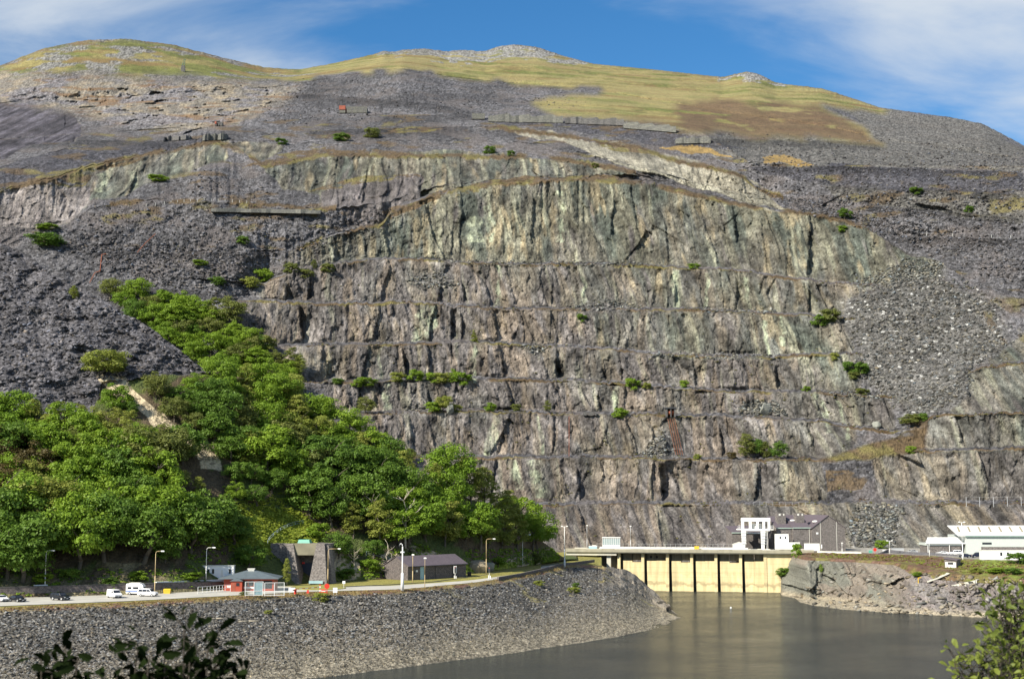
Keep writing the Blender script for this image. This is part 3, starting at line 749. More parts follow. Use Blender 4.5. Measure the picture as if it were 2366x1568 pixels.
    col = blend(col, blend(tanC * .8, [.12, .13, .035], sstep(.48, .6, fbm(X / 4, Z / 3, 3, 217))), .95 * rk)
    br = zone([(555, 1290), (555, 1205), (640, 1190), (720, 1195), (770, 1260), (720, 1262), (620, 1290)])
    br = np.maximum(br, .9 * zone([(1040, 1325), (1080, 1285), (1130, 1300), (1290, 1275), (1300, 1300), (1120, 1325)]) * sstep(.4, .55, gf))
    col = blend(col, np.array([.24, .29, .035]) * (.45 + 1.0 * gf)[..., None], br)
    low = zone([(-400, 1420), (-400, 1320), (60, 1330), (200, 1335), (230, 1300), (480, 1300), (480, 1370), (0, 1400)])
    col = blend(col, np.array([.20, .17, .10]) * (.5 + gf)[..., None], .8 * low * sstep(.42, .55, fbm(X / 4, Z / 4, 3, 218)))
    S = Sheet(); S.us = us; S.V = V; S.Y = Y
    o = grid_obj('hillside', X, Y, Z, col, terrain_mat('hillside_ground', 1.4, .3, .8, .95, 1.0, .55, 1.5))
    tag(o, kind='structure')
    return S
WD = build_wood()

# ------------------------------------------------------------------ slate embankment, road shelf and the spit
def build_shore():
    us = np.arange(-380, 1700, 1.6)
    nV, nZ = edgeV(NEAR, us), edgeZ(NEAR, us)
    nV = nV + 1.6 * (fbm(us / 12, us * 0, 3, 2) - .5) * (us > 1380) * 3
    nY = Yz(us, nV, nZ)
    wV = lin(us, [(-400, 1680), (0, 1668), (400, 1612), (700, 1568), (820, 1555), (1000, 1532), (1200, 1505), (1400, 1475), (1500, 1455), (1540, 1445), (1552, 1434), (1558, 1426), (1600, 1432), (1720, 1432)])
    wV = smo(wV, 21) + 4 * (fbm(us / 70, us * 0, 2, 6) - .5)
    wV = np.maximum(wV, nV + 1.0)
    wz = np.where(us > 1575, -3.0, 0.0)
    wY = Yz(us, wV, 0.0); wY = np.minimum(wY, nY - 1)
    rows = []
    for q in (1.0, .5): rows.append((VofZ(wY - 14 * q, -4 * q + wz + 0 * us), wY - 14 * q, 0, q))
    n = 190
    for i in range(n + 1):
        t = i / n
        zz = wz + (nZ - wz) * (t ** .92)
        rows.append((None, wY + (nY - wY) * t, 1, t, zz))
    VV, YY, SGl, T = [], [], [], []
    for r in rows:
        if r[0] is None: VV.append(VofZ(r[1], r[4]))
        else: VV.append(r[0])
        YY.append(r[1]); SGl.append(r[2]); T.append(r[3])
    onroad = us < 1345
    bY = np.where(onroad, Yz(us, edgeV(BACK, us), edgeZ(BACK, us)), nY + 30)
    bZ = np.where(onroad, edgeZ(BACK, us), np.where(us > 1400, -3.0, 8.0))
    bY = np.maximum(bY, nY + 8)
    bY = np.where((us > 1250) & (us < 1390), np.maximum(bY, 600), bY)
    bZ = np.where((us > 1250) & (us < 1390), 13.2, bZ)
    bY = np.where(us >= 1390, nY + 8, bY)
    m = 40
    for i in range(1, m + 1):
        t = i / m
        y = nY + (bY - nY) * t; z = nZ + (bZ - nZ) * t
        VV.append(VofZ(y, z)); YY.append(y); SGl.append(2); T.append(t)
    y = bY + 14; VV.append(VofZ(y, bZ - .3 + 0 * us)); YY.append(y); SGl.append(3); T.append(1)
    V = np.array(VV); Y = np.array(YY); U = np.broadcast_to(us, V.shape).copy()
    SG = np.array(SGl)[:, None] + 0 * V; TT = np.array(T)[:, None] + 0 * V
    X, _, Z = P(U, V, Y)
    emb = (SG == 1) * np.clip((1 - TT) * 14, 0, 1) * np.clip(TT * 10 + .15, 0, 1)
    st = cells(X / .6, Y / .55 + Z / 2, 301)
    st3 = cells(X / .3, Y / .3 + Z / 2, 311)
    rockend = sstep(1385, 1430, U) * (SG == 1) * (TT > .62)
    D = emb * ((st[2] - .5) * .30 + .3 * (st[3] - .5) * st[5] + .15 * (st3[2] - .5) + 1.2 * (fbm(X / 9, Y / 9, 3, 302) - .5))
    bl = cells(X / 4.0, Z / 3.0 + Y / 14, 303)
    D += rockend * ((bl[2] - .5) * 3.0 + (bl[3] - .5) * 1.5 * bl[5] * 2)
    D += (SG >= 2) * (U > 1385) * 1.5 * (fbm(X / 3, Z / 3, 3, 305) - .5)
    Zn = Z + D * .55
    Zn = np.where(SG == 0, Z - .4, Zn)
    var = .38 + 1.25 * st[2] ** 1.5
    var2 = .55 + .9 * st3[2]
    zh = np.clip(Z / 12.5, 0, 1.2)
    dark = np.array([.088, .083, .074]); palew = np.array([.235, .21, .155])
    mixh = sstep(.42, .04, zh + .16 * (fbm(X / 11, Y / 11, 4, 306) - .5))
    base = dark * (1 - mixh[..., None]) + palew * mixh[..., None]
    mid = sstep(.75, .35, zh + .5 * (fbm(X / 14, Y / 10, 4, 307) - .5))
    base = base * (1 - .45 * mid[..., None]) + np.array([.19, .165, .125]) * .45 * mid[..., None]
    col = base * var[..., None] * var2[..., None]
    hi = (st3[4] > .93) * (1 - mixh)
    col = blend(col, [.36, .36, .36], .8 * hi)
    gf = fbm(X / 1.2, Y / 1.2, 4, 308)
    # dry grass and heather fringe at the crest
    fr = (SG == 1) * sstep(.92, .965, TT + .05 * (fbm(X / 3, Y / 3, 3, 309) - .5)) * (U < 1400)
    frC = blend(np.array([.22, .17, .075]) * np.ones(V.shape + (1,)), [.15, .085, .06], sstep(.48, .6, fbm(X / 2.5, Y / 2.5, 3, 310))) * (.55 + .9 * gf)[..., None]
    col = blend(col, frC, .95 * fr)
    tuft = (SG == 1) * sstep(.66, .74, fbm(X / 6, Y / 6, 4, 313)) * sstep(900, 1350, U) * (TT > .5)
    col = blend(col, np.array([.30, .26, .10]) * (.5 + gf)[..., None], .75 * tuft)
    col = blend(col, np.array([.23, .205, .17]) * (.4 + 1.2 * fbm(X / 1.5, Z / 1.5, 4, 314))[..., None], .85 * rockend)
    # lawn behind the road
    lawn = np.array([.235, .215, .06]) * (.75 + .5 * gf)[..., None]
    col = blend(col, lawn, (SG >= 2) * (U < 1400))
    col = blend(col, np.array([.22, .2, .17]) * (.5 + gf)[..., None], (SG >= 2) * (U >= 1400))
    S = Sheet(); S.us = us; S.V = VofZ(Y, Zn); S.Y = Y
    Xn = X
    o = grid_obj('embankment', Xn, Y, Zn, col, terrain_mat('slate_riprap', 3.4, .16, .8, .85, 1.0, .45, 1.7))
    tag(o, kind='structure')
    return S
SH = build_shore()

# ------------------------------------------------------------------ right bank: yard, heather slope, cliff and ice-worn slabs
def build_right():
    us = np.arange(1700, 2740, 1.6)
    bkY = np.full(len(us), 640.0); bkZ = np.full(len(us), 15.6)
    yf = [(1700, 1271, 15.5), (1850, 1273, 15.5), (1960, 1276, 15.5), (2080, 1281, 15.5), (2150, 1284, 15.5), (2240, 1292, 15.5), (2365, 1296, 15.5), (2740, 1300, 15.4)]
    ct = [(1700, 1282, 15), (1840, 1286, 14.6), (1900, 1289, 14.3), (1990, 1293, 14.1), (2080, 1300, 14.0), (2110, 1310, 13.2), (2170, 1322, 12.0), (2240, 1330, 11.2), (2300, 1335, 10.8), (2365, 1338, 10.6), (2740, 1350, 10)]
    wl = [(1700, 1369, 0), (1795, 1371, 0), (1808, 1374, 0), (1835, 1377, 0), (1870, 1386, 0), (1900, 1384, 0), (1960, 1388, 0), (2000, 1391, 0), (2060, 1394, 0), (2365, 1396, 0), (2740, 1398, 0)]
    w2 = [(1700, 1374), (1800, 1374), (1836, 1381), (1848, 1392), (1880, 1398), (1950, 1408), (2070, 1416), (2180, 1421), (2300, 1427), (2365, 1432), (2740, 1450)]
    zmid = smo(lin(us, [(1700, 0), (1840, 0.0), (1900, .5), (1990, 1.2), (2100, 2.6), (2365, 3.2), (2740, 3)]))
    w2V = lin(us, w2) + 3 * (fbm(us / 20, us * 0, 4, 6) - .5)
    w2Y = Yz(us, w2V, 0)
    lines = [(w2Y - 20, -6 + 0 * us, 3), (w2Y, 0 * us - .05, 2)]
    mV = lin(us, [(a, b) for a, b, c in wl]); mY = Yz(us, mV, zmid); mY = np.maximum(mY, w2Y + 3)
    push1 = 45 * (1 - sstep(1796, 1806, us)); push2 = 45 * (1 - sstep(1802, 1866, us))
    lines[0] = (w2Y - 20 + push1, lines[0][1], 3); lines[1] = (w2Y + push1, lines[1][1], 2); mY = mY + push1
    lines.append((mY, zmid, 36))
    cV, cz = edgeV(ct, us), edgeZ(ct, us); cY = np.maximum(Yz(us, cV, cz) + push2, mY + 4)
    lines.append((cY, cz, 70))
    yV, yz_ = edgeV(yf, us), edgeZ(yf, us); yY = np.maximum(Yz(us, yV, yz_), cY + 6)
    lines.append((yY, yz_, 24))
    lines.append((bkY, bkZ, 14))
    YY, ZZ, SGl, T = [lines[0][0]], [lines[0][1]], [0], [0]
    for i in range(1, len(lines)):
        a, b = lines[i - 1], lines[i]
        for j in range(1, b[2] + 1):
            t = j / b[2]
            YY.append(a[0] + (b[0] - a[0]) * t); ZZ.append(a[1] + (b[1] - a[1]) * t); SGl.append(i); T.append(t)
    Y = np.array(YY); Z = np.array(ZZ); U = np.broadcast_to(us, Y.shape).copy()
    V = VofZ(Y, Z); X, _, _ = P(U, V, Y)
    SG = np.array(SGl)[:, None] + 0 * Y; TT = np.array(T)[:, None] + 0 * Y
    taper = np.clip(np.minimum(TT, 1 - TT) * 6, .2, 1)
    cl = (SG == 3)
    b_ = cells(X / 7 + .4 * fbm(X / 5, Z / 5, 2, 401), Z / 5, 402); c_ = cells(X / 2.2, Z / 3, 403)
    D = cl * ((b_[2] - .5) * 4.0 + (b_[3] - .5) * 1.3 * b_[5] * 7 + (c_[2] - .5) * 1.7 + (c_[3] - .5) * 1.4 * c_[5] * 2.2 + 2.2 * (fbm(X / 1.8, Z / 1.8, 4, 408, .6) - .5)) * taper
    # layered slabs sloping to the water on the right
    lay = (Z + .05 * X + 1.2 * (fbm(X / 30, Y / 30, 3, 404) - .5))
    saw = lay * .8 - np.floor(lay * .8)
    right = sstep(2060, 2120, U)
    D = D * (1 - .55 * right)
    dz = ((SG == 2) | cl) * (right * (saw - .5) * 1.1 + .6 * (fbm(X / 4, Y / 3, 4, 405) - .5)) * taper
    lay2 = Y * .22 + .04 * X + 1.5 * fbm(X / 25, Y / 12, 3, 406)
    dz += (SG == 2) * .7 * ((lay2 - np.floor(lay2)) - .5) * taper
    dz += (SG == 4) * .5 * (fbm(X / 2, Y / 2, 3, 407) - .5)
    Z = Z + dz
    Y = Y + D
    V = VofZ(Y, Z)
    X, Y, Z = P(U, V, Y)
    s1 = fbm(X / 1.0, Z / 6, 4, 410); s2 = fbm(X / 5, Z / 6, 4, 411); gf = fbm(X / 1.3, Y / 1.3 + Z, 4, 412)
    rock = np.array([.175, .150, .122]) * (.4 + 1.2 * s1)[..., None]
    rock = blend(rock, np.array([.14, .142, .118]) * (.4 + 1.2 * s1)[..., None], .9 * sstep(.45, .6, s2))
    rock = blend(rock, np.array([.17, .15, .155]) * (.5 + s1)[..., None], right * .6)
    bleach = sstep(2.6, .3, Z + 2.4 * (fbm(X / 6, Z / 3, 3, 413) - .5))
    rock = blend(rock, np.array([.36, .31, .22]) * (.45 + .9 * fbm(X / 6, Y / 1.0 + Z * 2, 4, 414))[..., None], .85 * bleach)
    col = rock
    heath = blend(np.array([.125, .075, .048]) * np.ones(X.shape + (1,)), [.14, .125, .042], sstep(.46, .6, fbm(X / 5, Y / 4, 4, 415)))
    heath = blend(heath, [.15, .085, .075], .5 * sstep(.58, .66, fbm(X / 3, Y / 2, 3, 416)))
    heath = blend(heath, [.14, .19, .03], .8 * sstep(2180, 2300, U) * sstep(.45, .55, fbm(X / 4, Y / 4, 3, 417)))
    heath = heath * (.5 + 1.0 * gf)[..., None]
    col = blend(col, heath, ((SG == 4) | (cl & (TT > .93 - .25 * right * fbm(X / 9, Y / 9, 3, 418)))) * 1.0)
    yardC = np.array([.30, .285, .25]) * (.7 + .6 * gf)[..., None]
    col = blend(col, yardC, (SG == 5) * 1.0)
    S = Sheet(); S.us = us; S.V = V; S.Y = Y
    o = grid_obj('lake_bank', X, Y, Z, col, terrain_mat('bank_rock', 1.6, .3, .7, .9, .8, .55, 1.5))
    tag(o, kind='structure')
    return S
RB = build_right()

# ------------------------------------------------------------------ water, lake bed, ground to the horizon, bank at the viewer's feet
def water_mat():
    m, t, b = newmat('lake_water')
    t.nodes.remove(b)
    df = N(t, 'ShaderNodeBsdfDiffuse'); df.inputs['Color'].default_value = (.036, .039, .036, 1)
    gl = N(t, 'ShaderNodeBsdfGlossy'); gl.inputs['Roughness'].default_value = .11; gl.inputs['Color'].default_value = (.95, .97, .96, 1)
    fr = N(t, 'ShaderNodeFresnel'); fr.inputs['IOR'].default_value = 1.33
    fm = N(t, 'ShaderNodeMath', operation='MULTIPLY'); fm.inputs[1].default_value = .62
    t.links.new(fr.outputs[0], fm.inputs[0])
    mxs = N(t, 'ShaderNodeMixShader'); t.links.new(fm.outputs[0], mxs.inputs[0]); t.links.new(df.outputs[0], mxs.inputs[1]); t.links.new(gl.outputs[0], mxs.inputs[2])
    t.links.new(mxs.outputs[0], t.nodes['Material Output'].inputs[0])
    tcn = N(t, 'ShaderNodeTexCoord')
    mpn = N(t, 'ShaderNodeMapping'); mpn.inputs['Scale'].default_value = (.55, 1.5, 1); mpn.inputs['Rotation'].default_value = (0, 0, R(-12))
    t.links.new(tcn.outputs['Object'], mpn.inputs[0])
    n = N(t, 'ShaderNodeTexNoise'); n.inputs['Scale'].default_value = .40; n.inputs['Detail'].default_value = 6; n.inputs['Roughness'].default_value = .62
    t.links.new(mpn.outputs[0], n.inputs['Vector'])
    n2 = N(t, 'ShaderNodeTexNoise'); n2.inputs['Scale'].default_value = .035; n2.inputs['Detail'].default_value = 3
    t.links.new(tcn.outputs['Object'], n2.inputs['Vector'])
    r = N(t, 'ShaderNodeMapRange'); r.inputs['From Min'].default_value = .38; r.inputs['From Max'].default_value = .62
    r.inputs['To Min'].default_value = .35; r.inputs['To Max'].default_value = 1.0
    t.links.new(n2.outputs['Fac'], r.inputs['Value'])
    bn = N(t, 'ShaderNodeBump'); bn.inputs['Distance'].default_value = .65
    t.links.new(r.outputs[0], bn.inputs['Strength'])
    t.links.new(n.outputs['Fac'], bn.inputs['Height'])
    for nd in (df, gl, fr): t.links.new(bn.outputs[0], nd.inputs['Normal'])
    return m
wm = MB().add([(-1500, 40, 0), (1500, 40, 0), (1500, 575, 0), (-1500, 575, 0)], [(0, 1, 2, 3)]).build('lake_water', water_mat())
tag(wm, kind='structure')
gm = pmat('earth', (.10, .10, .05), .95, .3, .02)
tag(MB().add([(-15000, -15000, -9), (15000, -15000, -9), (15000, 15000, -9), (-15000, 15000, -9)], [(0, 1, 2, 3)]).build('ground', gm), kind='structure')
nbx = np.linspace(-260, 260, 120); nby = np.linspace(-80, 150, 90)
NX, NY = np.meshgrid(nbx, nby)
NZ = np.where(NY < 3, 34.4 - .0 * NY, 34.4 - (NY - 3) * .26) + .5 * (fbm(NX / 4, NY / 4, 3, 501) - .5)
NC = blend(np.array([.10, .12, .03]) * np.ones(NX.shape + (1,)), [.2, .17, .06], sstep(.45, .6, fbm(NX / 3, NY / 3, 3, 502)))
tag(grid_obj('near_bank', NX, NY, NZ, NC, terrain_mat('near_turf', 2, .1, .5, .95)), kind='structure')
# ================================================================== TREES
def leafmat(name, c1, c2, trans=.35):
    m, t, b = newmat(name)
    oi = N(t, 'ShaderNodeObjectInfo'); tcn = N(t, 'ShaderNodeTexCoord')
    n = N(t, 'ShaderNodeTexNoise'); n.inputs['Scale'].default_value = .9; n.inputs['Detail'].default_value = 6; n.inputs['Roughness'].default_value = .7
    t.links.new(tcn.outputs['Object'], n.inputs['Vector'])
    geo = N(t, 'ShaderNodeNewGeometry')
    a = N(t, 'ShaderNodeMath', operation='MULTIPLY_ADD'); a.inputs[1].default_value = .55; 
    t.links.new(oi.outputs['Random'], a.inputs[0])
    mr = N(t, 'ShaderNodeMapRange'); mr.inputs['From Min'].default_value = .35; mr.inputs['From Max'].default_value = .65; mr.inputs['To Min'].default_value = -.1; mr.inputs['To Max'].default_value = .35
    t.links.new(n.outputs['Fac'], mr.inputs['Value']); t.links.new(mr.outputs[0], a.inputs[2])
    a2 = N(t, 'ShaderNodeMath', operation='MULTIPLY_ADD'); a2.inputs[1].default_value = .3; t.links.new(geo.outputs['Random Per Island'], a2.inputs[0]); t.links.new(a.outputs[0], a2.inputs[2])
    mx = N(t, 'ShaderNodeMix', data_type='RGBA'); mx.clamp_factor = True
    t.links.new(a2.outputs[0], mx.inputs['Factor']); mx.inputs[6].default_value = (*c1, 1); mx.inputs[7].default_value = (*c2, 1)
    t.links.new(mx.outputs[2], b.inputs['Base Color'])
    b.inputs['Roughness'].default_value = .55; b.inputs['Specular IOR Level'].default_value = .25
    tr = N(t, 'ShaderNodeBsdfTranslucent'); t.links.new(mx.outputs[2], tr.inputs['Color'])
    ms = N(t, 'ShaderNodeMixShader'); ms.inputs[0].default_value = trans
    o = t.nodes['Material Output']
    t.links.new(b.outputs[0], ms.inputs[1]); t.links.new(tr.outputs[0], ms.inputs[2]); t.links.new(ms.outputs[0], o.inputs[0])
    return m
LEAF = {
    'bright': leafmat('oak_leaf_bright', (.125, .220, .018), (.225, .330, .030)),
    'dark': leafmat('oak_leaf_dark', (.078, .150, .020), (.135, .225, .028)),
    'yellow': leafmat('birch_leaf', (.190, .240, .035), (.290, .310, .065)),
    'olive': leafmat('ash_leaf_olive', (.120, .150, .032), (.190, .210, .05)),
    'russet': leafmat('copper_leaf', (.075, .062, .022), (.130, .100, .034)),
}
BARK = pmat('bark', (.115, .095, .07), .9, .35, 2.0, .6)
PALEBARK = pmat('dead_wood', (.48, .42, .33), .85, .25, 2.0, .4)
rng = np.random.default_rng(7)

def crown_mesh(name, mat, shape, nclump, per, leaf, seed):
    """leaf-sized faces gathered in clumps through the crown's volume"""
    r = np.random.default_rng(seed)
    cl = []
    while len(cl) < nclump:
        p = r.uniform(-1, 1, 3)
        if shape == 'oak':
            q = p * np.array([1, 1, .78]); ok = (p ** 2).sum() < 1 and p[2] > -.75
            rad = r.uniform(.20, .36)
        elif shape == 'birch':
            wd = np.sqrt(max(0, 1 - p[2] ** 2)) * (.85 if p[2] < .2 else .7)
            ok = (p[0] ** 2 + p[1] ** 2) < wd ** 2; q = p * np.array([.75, .75, 1.25]); rad = r.uniform(.15, .28)
        elif shape == 'bush':
            q = p * np.array([1, 1, .8]); ok = (p ** 2).sum() < 1; rad = r.uniform(.22, .42)
        elif shape == 'cone':
            h = (p[2] + 1) / 2; ok = math.hypot(p[0], p[1]) < (1 - h) * .95 + .05; q = np.array([p[0] * .5, p[1] * .5, p[2] * 1.4]); rad = r.uniform(.10, .18)
        if ok and (shape == 'cone' or (p ** 2).sum() > .16): cl.append((q, rad))
    cl = [(c * r.uniform(.86, 1.16), rd) for c, rd in cl]
    cen = np.repeat(np.array([c[0] for c in cl]), per, 0); rad = np.repeat(np.array([c[1] for c in cl]), per)
    n = len(cen)
    d = r.normal(size=(n, 3)); d /= np.linalg.norm(d, axis=1)[:, None]
    d[:, 2] = np.where(d[:, 2] < -.35, -d[:, 2], d[:, 2])
    rr = rad * r.uniform(.55, 1.12, n)
    pos = cen + d * rr[:, None] * np.array([1.12, 1.12, .75])
    nor = d + r.normal(size=(n, 3)) * .42 + np.array([0, 0, .25]); nor /= np.linalg.norm(nor, axis=1)[:, None]
    ax = np.cross(nor, r.normal(size=(n, 3))); ax /= np.linalg.norm(ax, axis=1)[:, None]
    bx = np.cross(nor, ax)
    s = leaf * r.uniform(.6, 1.3, n)[:, None]
    v = np.stack([pos - ax * s, pos - bx * s * .62, pos + ax * s, pos + bx * s * .62], 1)
    v = v + r.normal(size=v.shape) * leaf * .12
    me = bpy.data.meshes.new(name)
    v = v.reshape(-1, 3).astype(np.float32)
    me.vertices.add(len(v)); me.vertices.foreach_set('co', v.ravel())
    me.loops.add(n * 4); me.loops.foreach_set('vertex_index', np.arange(n * 4, dtype=np.int32))
    me.polygons.add(n); me.polygons.foreach_set('loop_start', np.arange(0, n * 4, 4, dtype=np.int32)); me.polygons.foreach_set('loop_total', np.full(n, 4, np.int32))
    me.update(calc_edges=True); me.materials.append(mat)
    return me
def trunk_mesh(name, seed, h=1.0, r0=.06, limbs=5, lean=.08, top=.75):
    r = random.Random(seed); m = MB()
    pts = [Vector((0, 0, -.12))]
    for i in range(1, 6): pts.append(Vector((r.uniform(-lean, lean), r.uniform(-lean, lean), top * i / 5)))
    m.path(pts, [r0 * (1.25 - .19 * i) for i in range(6)], 7)
    for i in range(limbs):
        k = r.randint(2, 4); a = 2 * math.pi * (i / limbs + r.uniform(-.1, .1)); L = r.uniform(.16, .28)
        p = pts[k]; q = p + Vector((math.cos(a) * L, math.sin(a) * L, L * r.uniform(.4, .9))); q2 = q + Vector((math.cos(a + .5) * L * .5, math.sin(a + .5) * L * .5, L * .4))
        m.path([p, q, q2], [r0 * .42, r0 * .25, r0 * .1], 5)
    return m.mesh(name, BARK, True)
# unit trees: total height 1, crown placed over the trunk
PROTO = {}
for i in range(6): PROTO['oak', i] = (crown_mesh('crown', LEAF['bright'], 'oak', [60, 42, 75, 52, 36, 66][i], [105, 140, 85, 120, 160, 95][i], [.050, .047, .052, .046, .050, .044][i], 100 + i), trunk_mesh('trunk', i, r0=.030), (0, 0, .56), (.50, .50, .54))
for i in range(2): PROTO['birch', i] = (crown_mesh('crown', LEAF['yellow'], 'birch', 75, 80, .042, 120 + i), trunk_mesh('trunk', 20 + i, r0=.018, lean=.04), (0, 0, .56), (.40, .40, .36))
for i in range(3): PROTO['bush', i] = (crown_mesh('crown', LEAF['bright'], 'bush', 34, 110, .072, 140 + i), trunk_mesh('trunk', 40 + i, r0=.035, top=.5), (0, 0, .46), (.56, .56, .56))
PROTO['cone', 0] = (crown_mesh('crown', LEAF['yellow'], 'cone', 90, 30, .06, 160), trunk_mesh('trunk', 60, r0=.02, limbs=0, lean=.01, top=.9), (0, 0, .55), (.55, .55, .33))
def put_tree(name, label, cat, loc, h, shape, leafk, group=None, wide=1.0, seed=0, sink=.0):
    keys = [k for k in PROTO if k[0] == shape]
    cm, tm, off, sc = PROTO[keys[seed % len(keys)]]
    if len(label.split()) > 16: label = label.replace(' the ', ' ')
    t = thing(name, label, cat, (loc[0], loc[1], loc[2] - sink), (seed * 2.399) % 6.283, group)
    t.scale = (h * wide, h * wide, h)
    if shape in ('oak', 'birch'): t.rotation_euler = (math.sin(seed * 1.7) * .10, math.cos(seed * 2.3) * .10, t.rotation_euler[2])
    for nm, me in (('trunk', tm), ('crown', cm)):
        o = bpy.data.objects.new(nm, me); C.objects.link(o); o.parent = t
        if nm == 'crown':
            o.location = off; o.scale = sc
            o.material_slots[0].link = 'OBJECT'; o.material_slots[0].material = LEAF[leafk]
    return t
COLW = {'bright': 'bright green', 'dark': 'dark green', 'yellow': 'yellow-green', 'olive': 'olive green', 'russet': 'brownish'}
NUM = ['', 'one', 'two', 'three', 'four', 'five', 'six', 'seven', 'eight', 'nine', 'ten', 'eleven', 'twelve', 'thirteen', 'fourteen', 'fifteen', 'sixteen']
ORD = ['', 'leftmost', 'second from left', 'third from left', 'fourth from left', 'fifth from left', 'sixth from left', 'seventh from left', 'eighth from left', 'ninth from left', 'tenth from left', 'eleventh from left', 'twelfth from left']

# ------------------------------------------------------------------ the wood on the slope
def wood():
    rr = random.Random(11)
    forest = [(-200, 1350), (-200, 1000), (0, 985), (60, 1000), (150, 1005), (235, 1000), (300, 1010), (330, 960), (300, 925), (330, 905), (470, 900), (600, 905), (700, 955), (800, 1012), (870, 1065), (900, 1090), (985, 1140), (1040, 1140), (1120, 1180), (1200, 1232), (1255, 1262), (1240, 1275), (1000, 1268), (860, 1262), (800, 1245), (760, 1225), (700, 1190), (590, 1190), (560, 1200), (545, 1240), (540, 1300), (440, 1312), (380, 1312), (240, 1318), (60, 1330)]
    ex = [[(225, 870), (300, 872), (335, 915), (385, 985), (410, 1085), (340, 1080), (285, 1010), (235, 965)], [(365, 960), (400, 985), (470, 1010), (515, 1060), (525, 1140), (460, 1140), (430, 1070), (380, 1045)], [(885, 1045), (960, 1085), (985, 1125), (950, 1120), (890, 1080)], [(470, 1172), (640, 1165), (720, 1194), (565, 1255), (470, 1252)]]
    pts = []
    cand = [(rr.uniform(-200, 1260), rr.uniform(890, 1350)) for _ in range(26000)]
    def ok(u, v):
        a, b = np.array([u]), np.array([v])
        return inpoly(a, b, forest)[0] and not any(inpoly(a, b, e)[0] for e in ex)
    hand = [(1030, 1262), (1108, 1266), (1195, 1268), (1242, 1277), (1165, 1232), (1042, 1135), (1085, 1160), (1120, 1185), (1200, 1240), (578, 1322), (18, 1338), (52, 1340)]
    for (u, v) in hand + cand:
        if len(pts) > 290: break
        hnd = (u, v) in hand
        if not hnd and not ok(u, v): continue
        p = lookup(WD, u, v)
        if p is None: continue
        md = 5.1 if v < 1100 else 5.8
        if hnd: md = 3
        if any((p.x - q[2].x) ** 2 + (p.y - q[2].y) ** 2 < md * md for q in pts): continue
        pts.append((u, v, p, hnd))
    recs = []
    for i, (u, v, p, hnd) in enumerate(pts):
        n = float(fbm(np.array([p.x / 16.]), np.array([p.y / 16.]), 3, 601)[0]); q = rr.random()
        if u < 130 and 1080 < v < 1200 and q < .5: k = 'russet'
        elif u < 330 and v < 1070: k = 'yellow' if q < .62 else 'bright'
        elif v > 1255 and u < 620: k = 'dark' if q < .7 else 'bright'
        elif u > 1080 and q < .22: k = 'yellow'
        elif n > .54: k = 'bright' if q < .8 else 'yellow'
        elif n < .43: k = 'dark' if q < .75 else 'olive'
        else: k = 'olive' if q < .2 else ('bright' if q < .62 else 'dark')
        if q > .95: k = 'yellow'
        shape = 'birch' if k == 'yellow' and rr.random() < .75 else 'oak'
        h = rr.uniform(9.0, 12.0) if v < 1080 else rr.uniform(10.5, 14.5)
        if v > 1220 and u < 400: h = rr.uniform(13, 17)
        if 425 <= u < 570 and v > 1240: h = rr.uniform(12, 14.5) if u < 530 else rr.uniform(8, 10)
        elif 380 <= u < 640 and v > 1100: h = rr.uniform(7.0, 8.5) if v < 1145 else rr.uniform(5.5, 6.5)
        if hnd: h = 14.5 if v > 1200 else 15.0
        if (u, v) == (578, 1322): h = 7.6; k = 'dark'; shape = 'oak'
        if 250 < u < 480 and v < 1010: h *= .72
        recs.append(dict(u=u, v=v, p=p, k=k, shape=shape, h=h))
    # wording: what it looks like and where in the wood it stands
    def place(r):
        u, v = r['u'], r['v']
        row = 'at the wood foot' if v > 1275 else 'low in the wood' if v > 1210 else 'mid wood' if v > 1120 else 'high in the wood' if v > 1030 else 'at the wood top'
        land = 'past the black car' if u < 0 else 'above the dark cars' if u < 170 else 'above the white van' if u < 300 else 'above the white estate' if u < 420 else 'above the white cabin' if u < 560 else 'above the red gatehouse' if u < 660 else 'above the portal' if u < 790 else 'left of the slate shed' if u < 890 else 'above the slate shed' if u < 1080 else 'above the road bend' if u < 1180 else 'beside the quarry wall'
        return row + ' ' + land
    by = {}
    for r in recs: by.setdefault((r['k'], r['shape'], place(r)), []).append(r)
    for (k, sh, pl), L in by.items():
        L.sort(key=lambda r: r['u'])
        nm = 'birch tree' if sh == 'birch' else 'oak'
        for j, r in enumerate(L):
            tall = 'tall ' if r['h'] > 13.5 else ''
            if len(L) == 1: lab = f"{tall}{COLW[k]} {nm} {pl}"
            elif len(L) == 2: lab = f"{['left', 'right'][j]} of two {COLW[k]} {nm}s {pl}"
            else: lab = f"{ORD[j + 1] if j < len(L) - 1 else 'rightmost'} of {NUM[len(L)]} {COLW[k]} {nm}s {pl}"
            put_tree('birch_tree' if sh == 'birch' else 'oak_tree', lab, 'tree', r['p'], r['h'], sh, k, 'trees of the wood on the left slope', wide=random.Random(int(r['u'] * 7)).uniform(.88, 1.2), seed=int(r['u'] * 13 + r['v']), sink=.3)
wood()

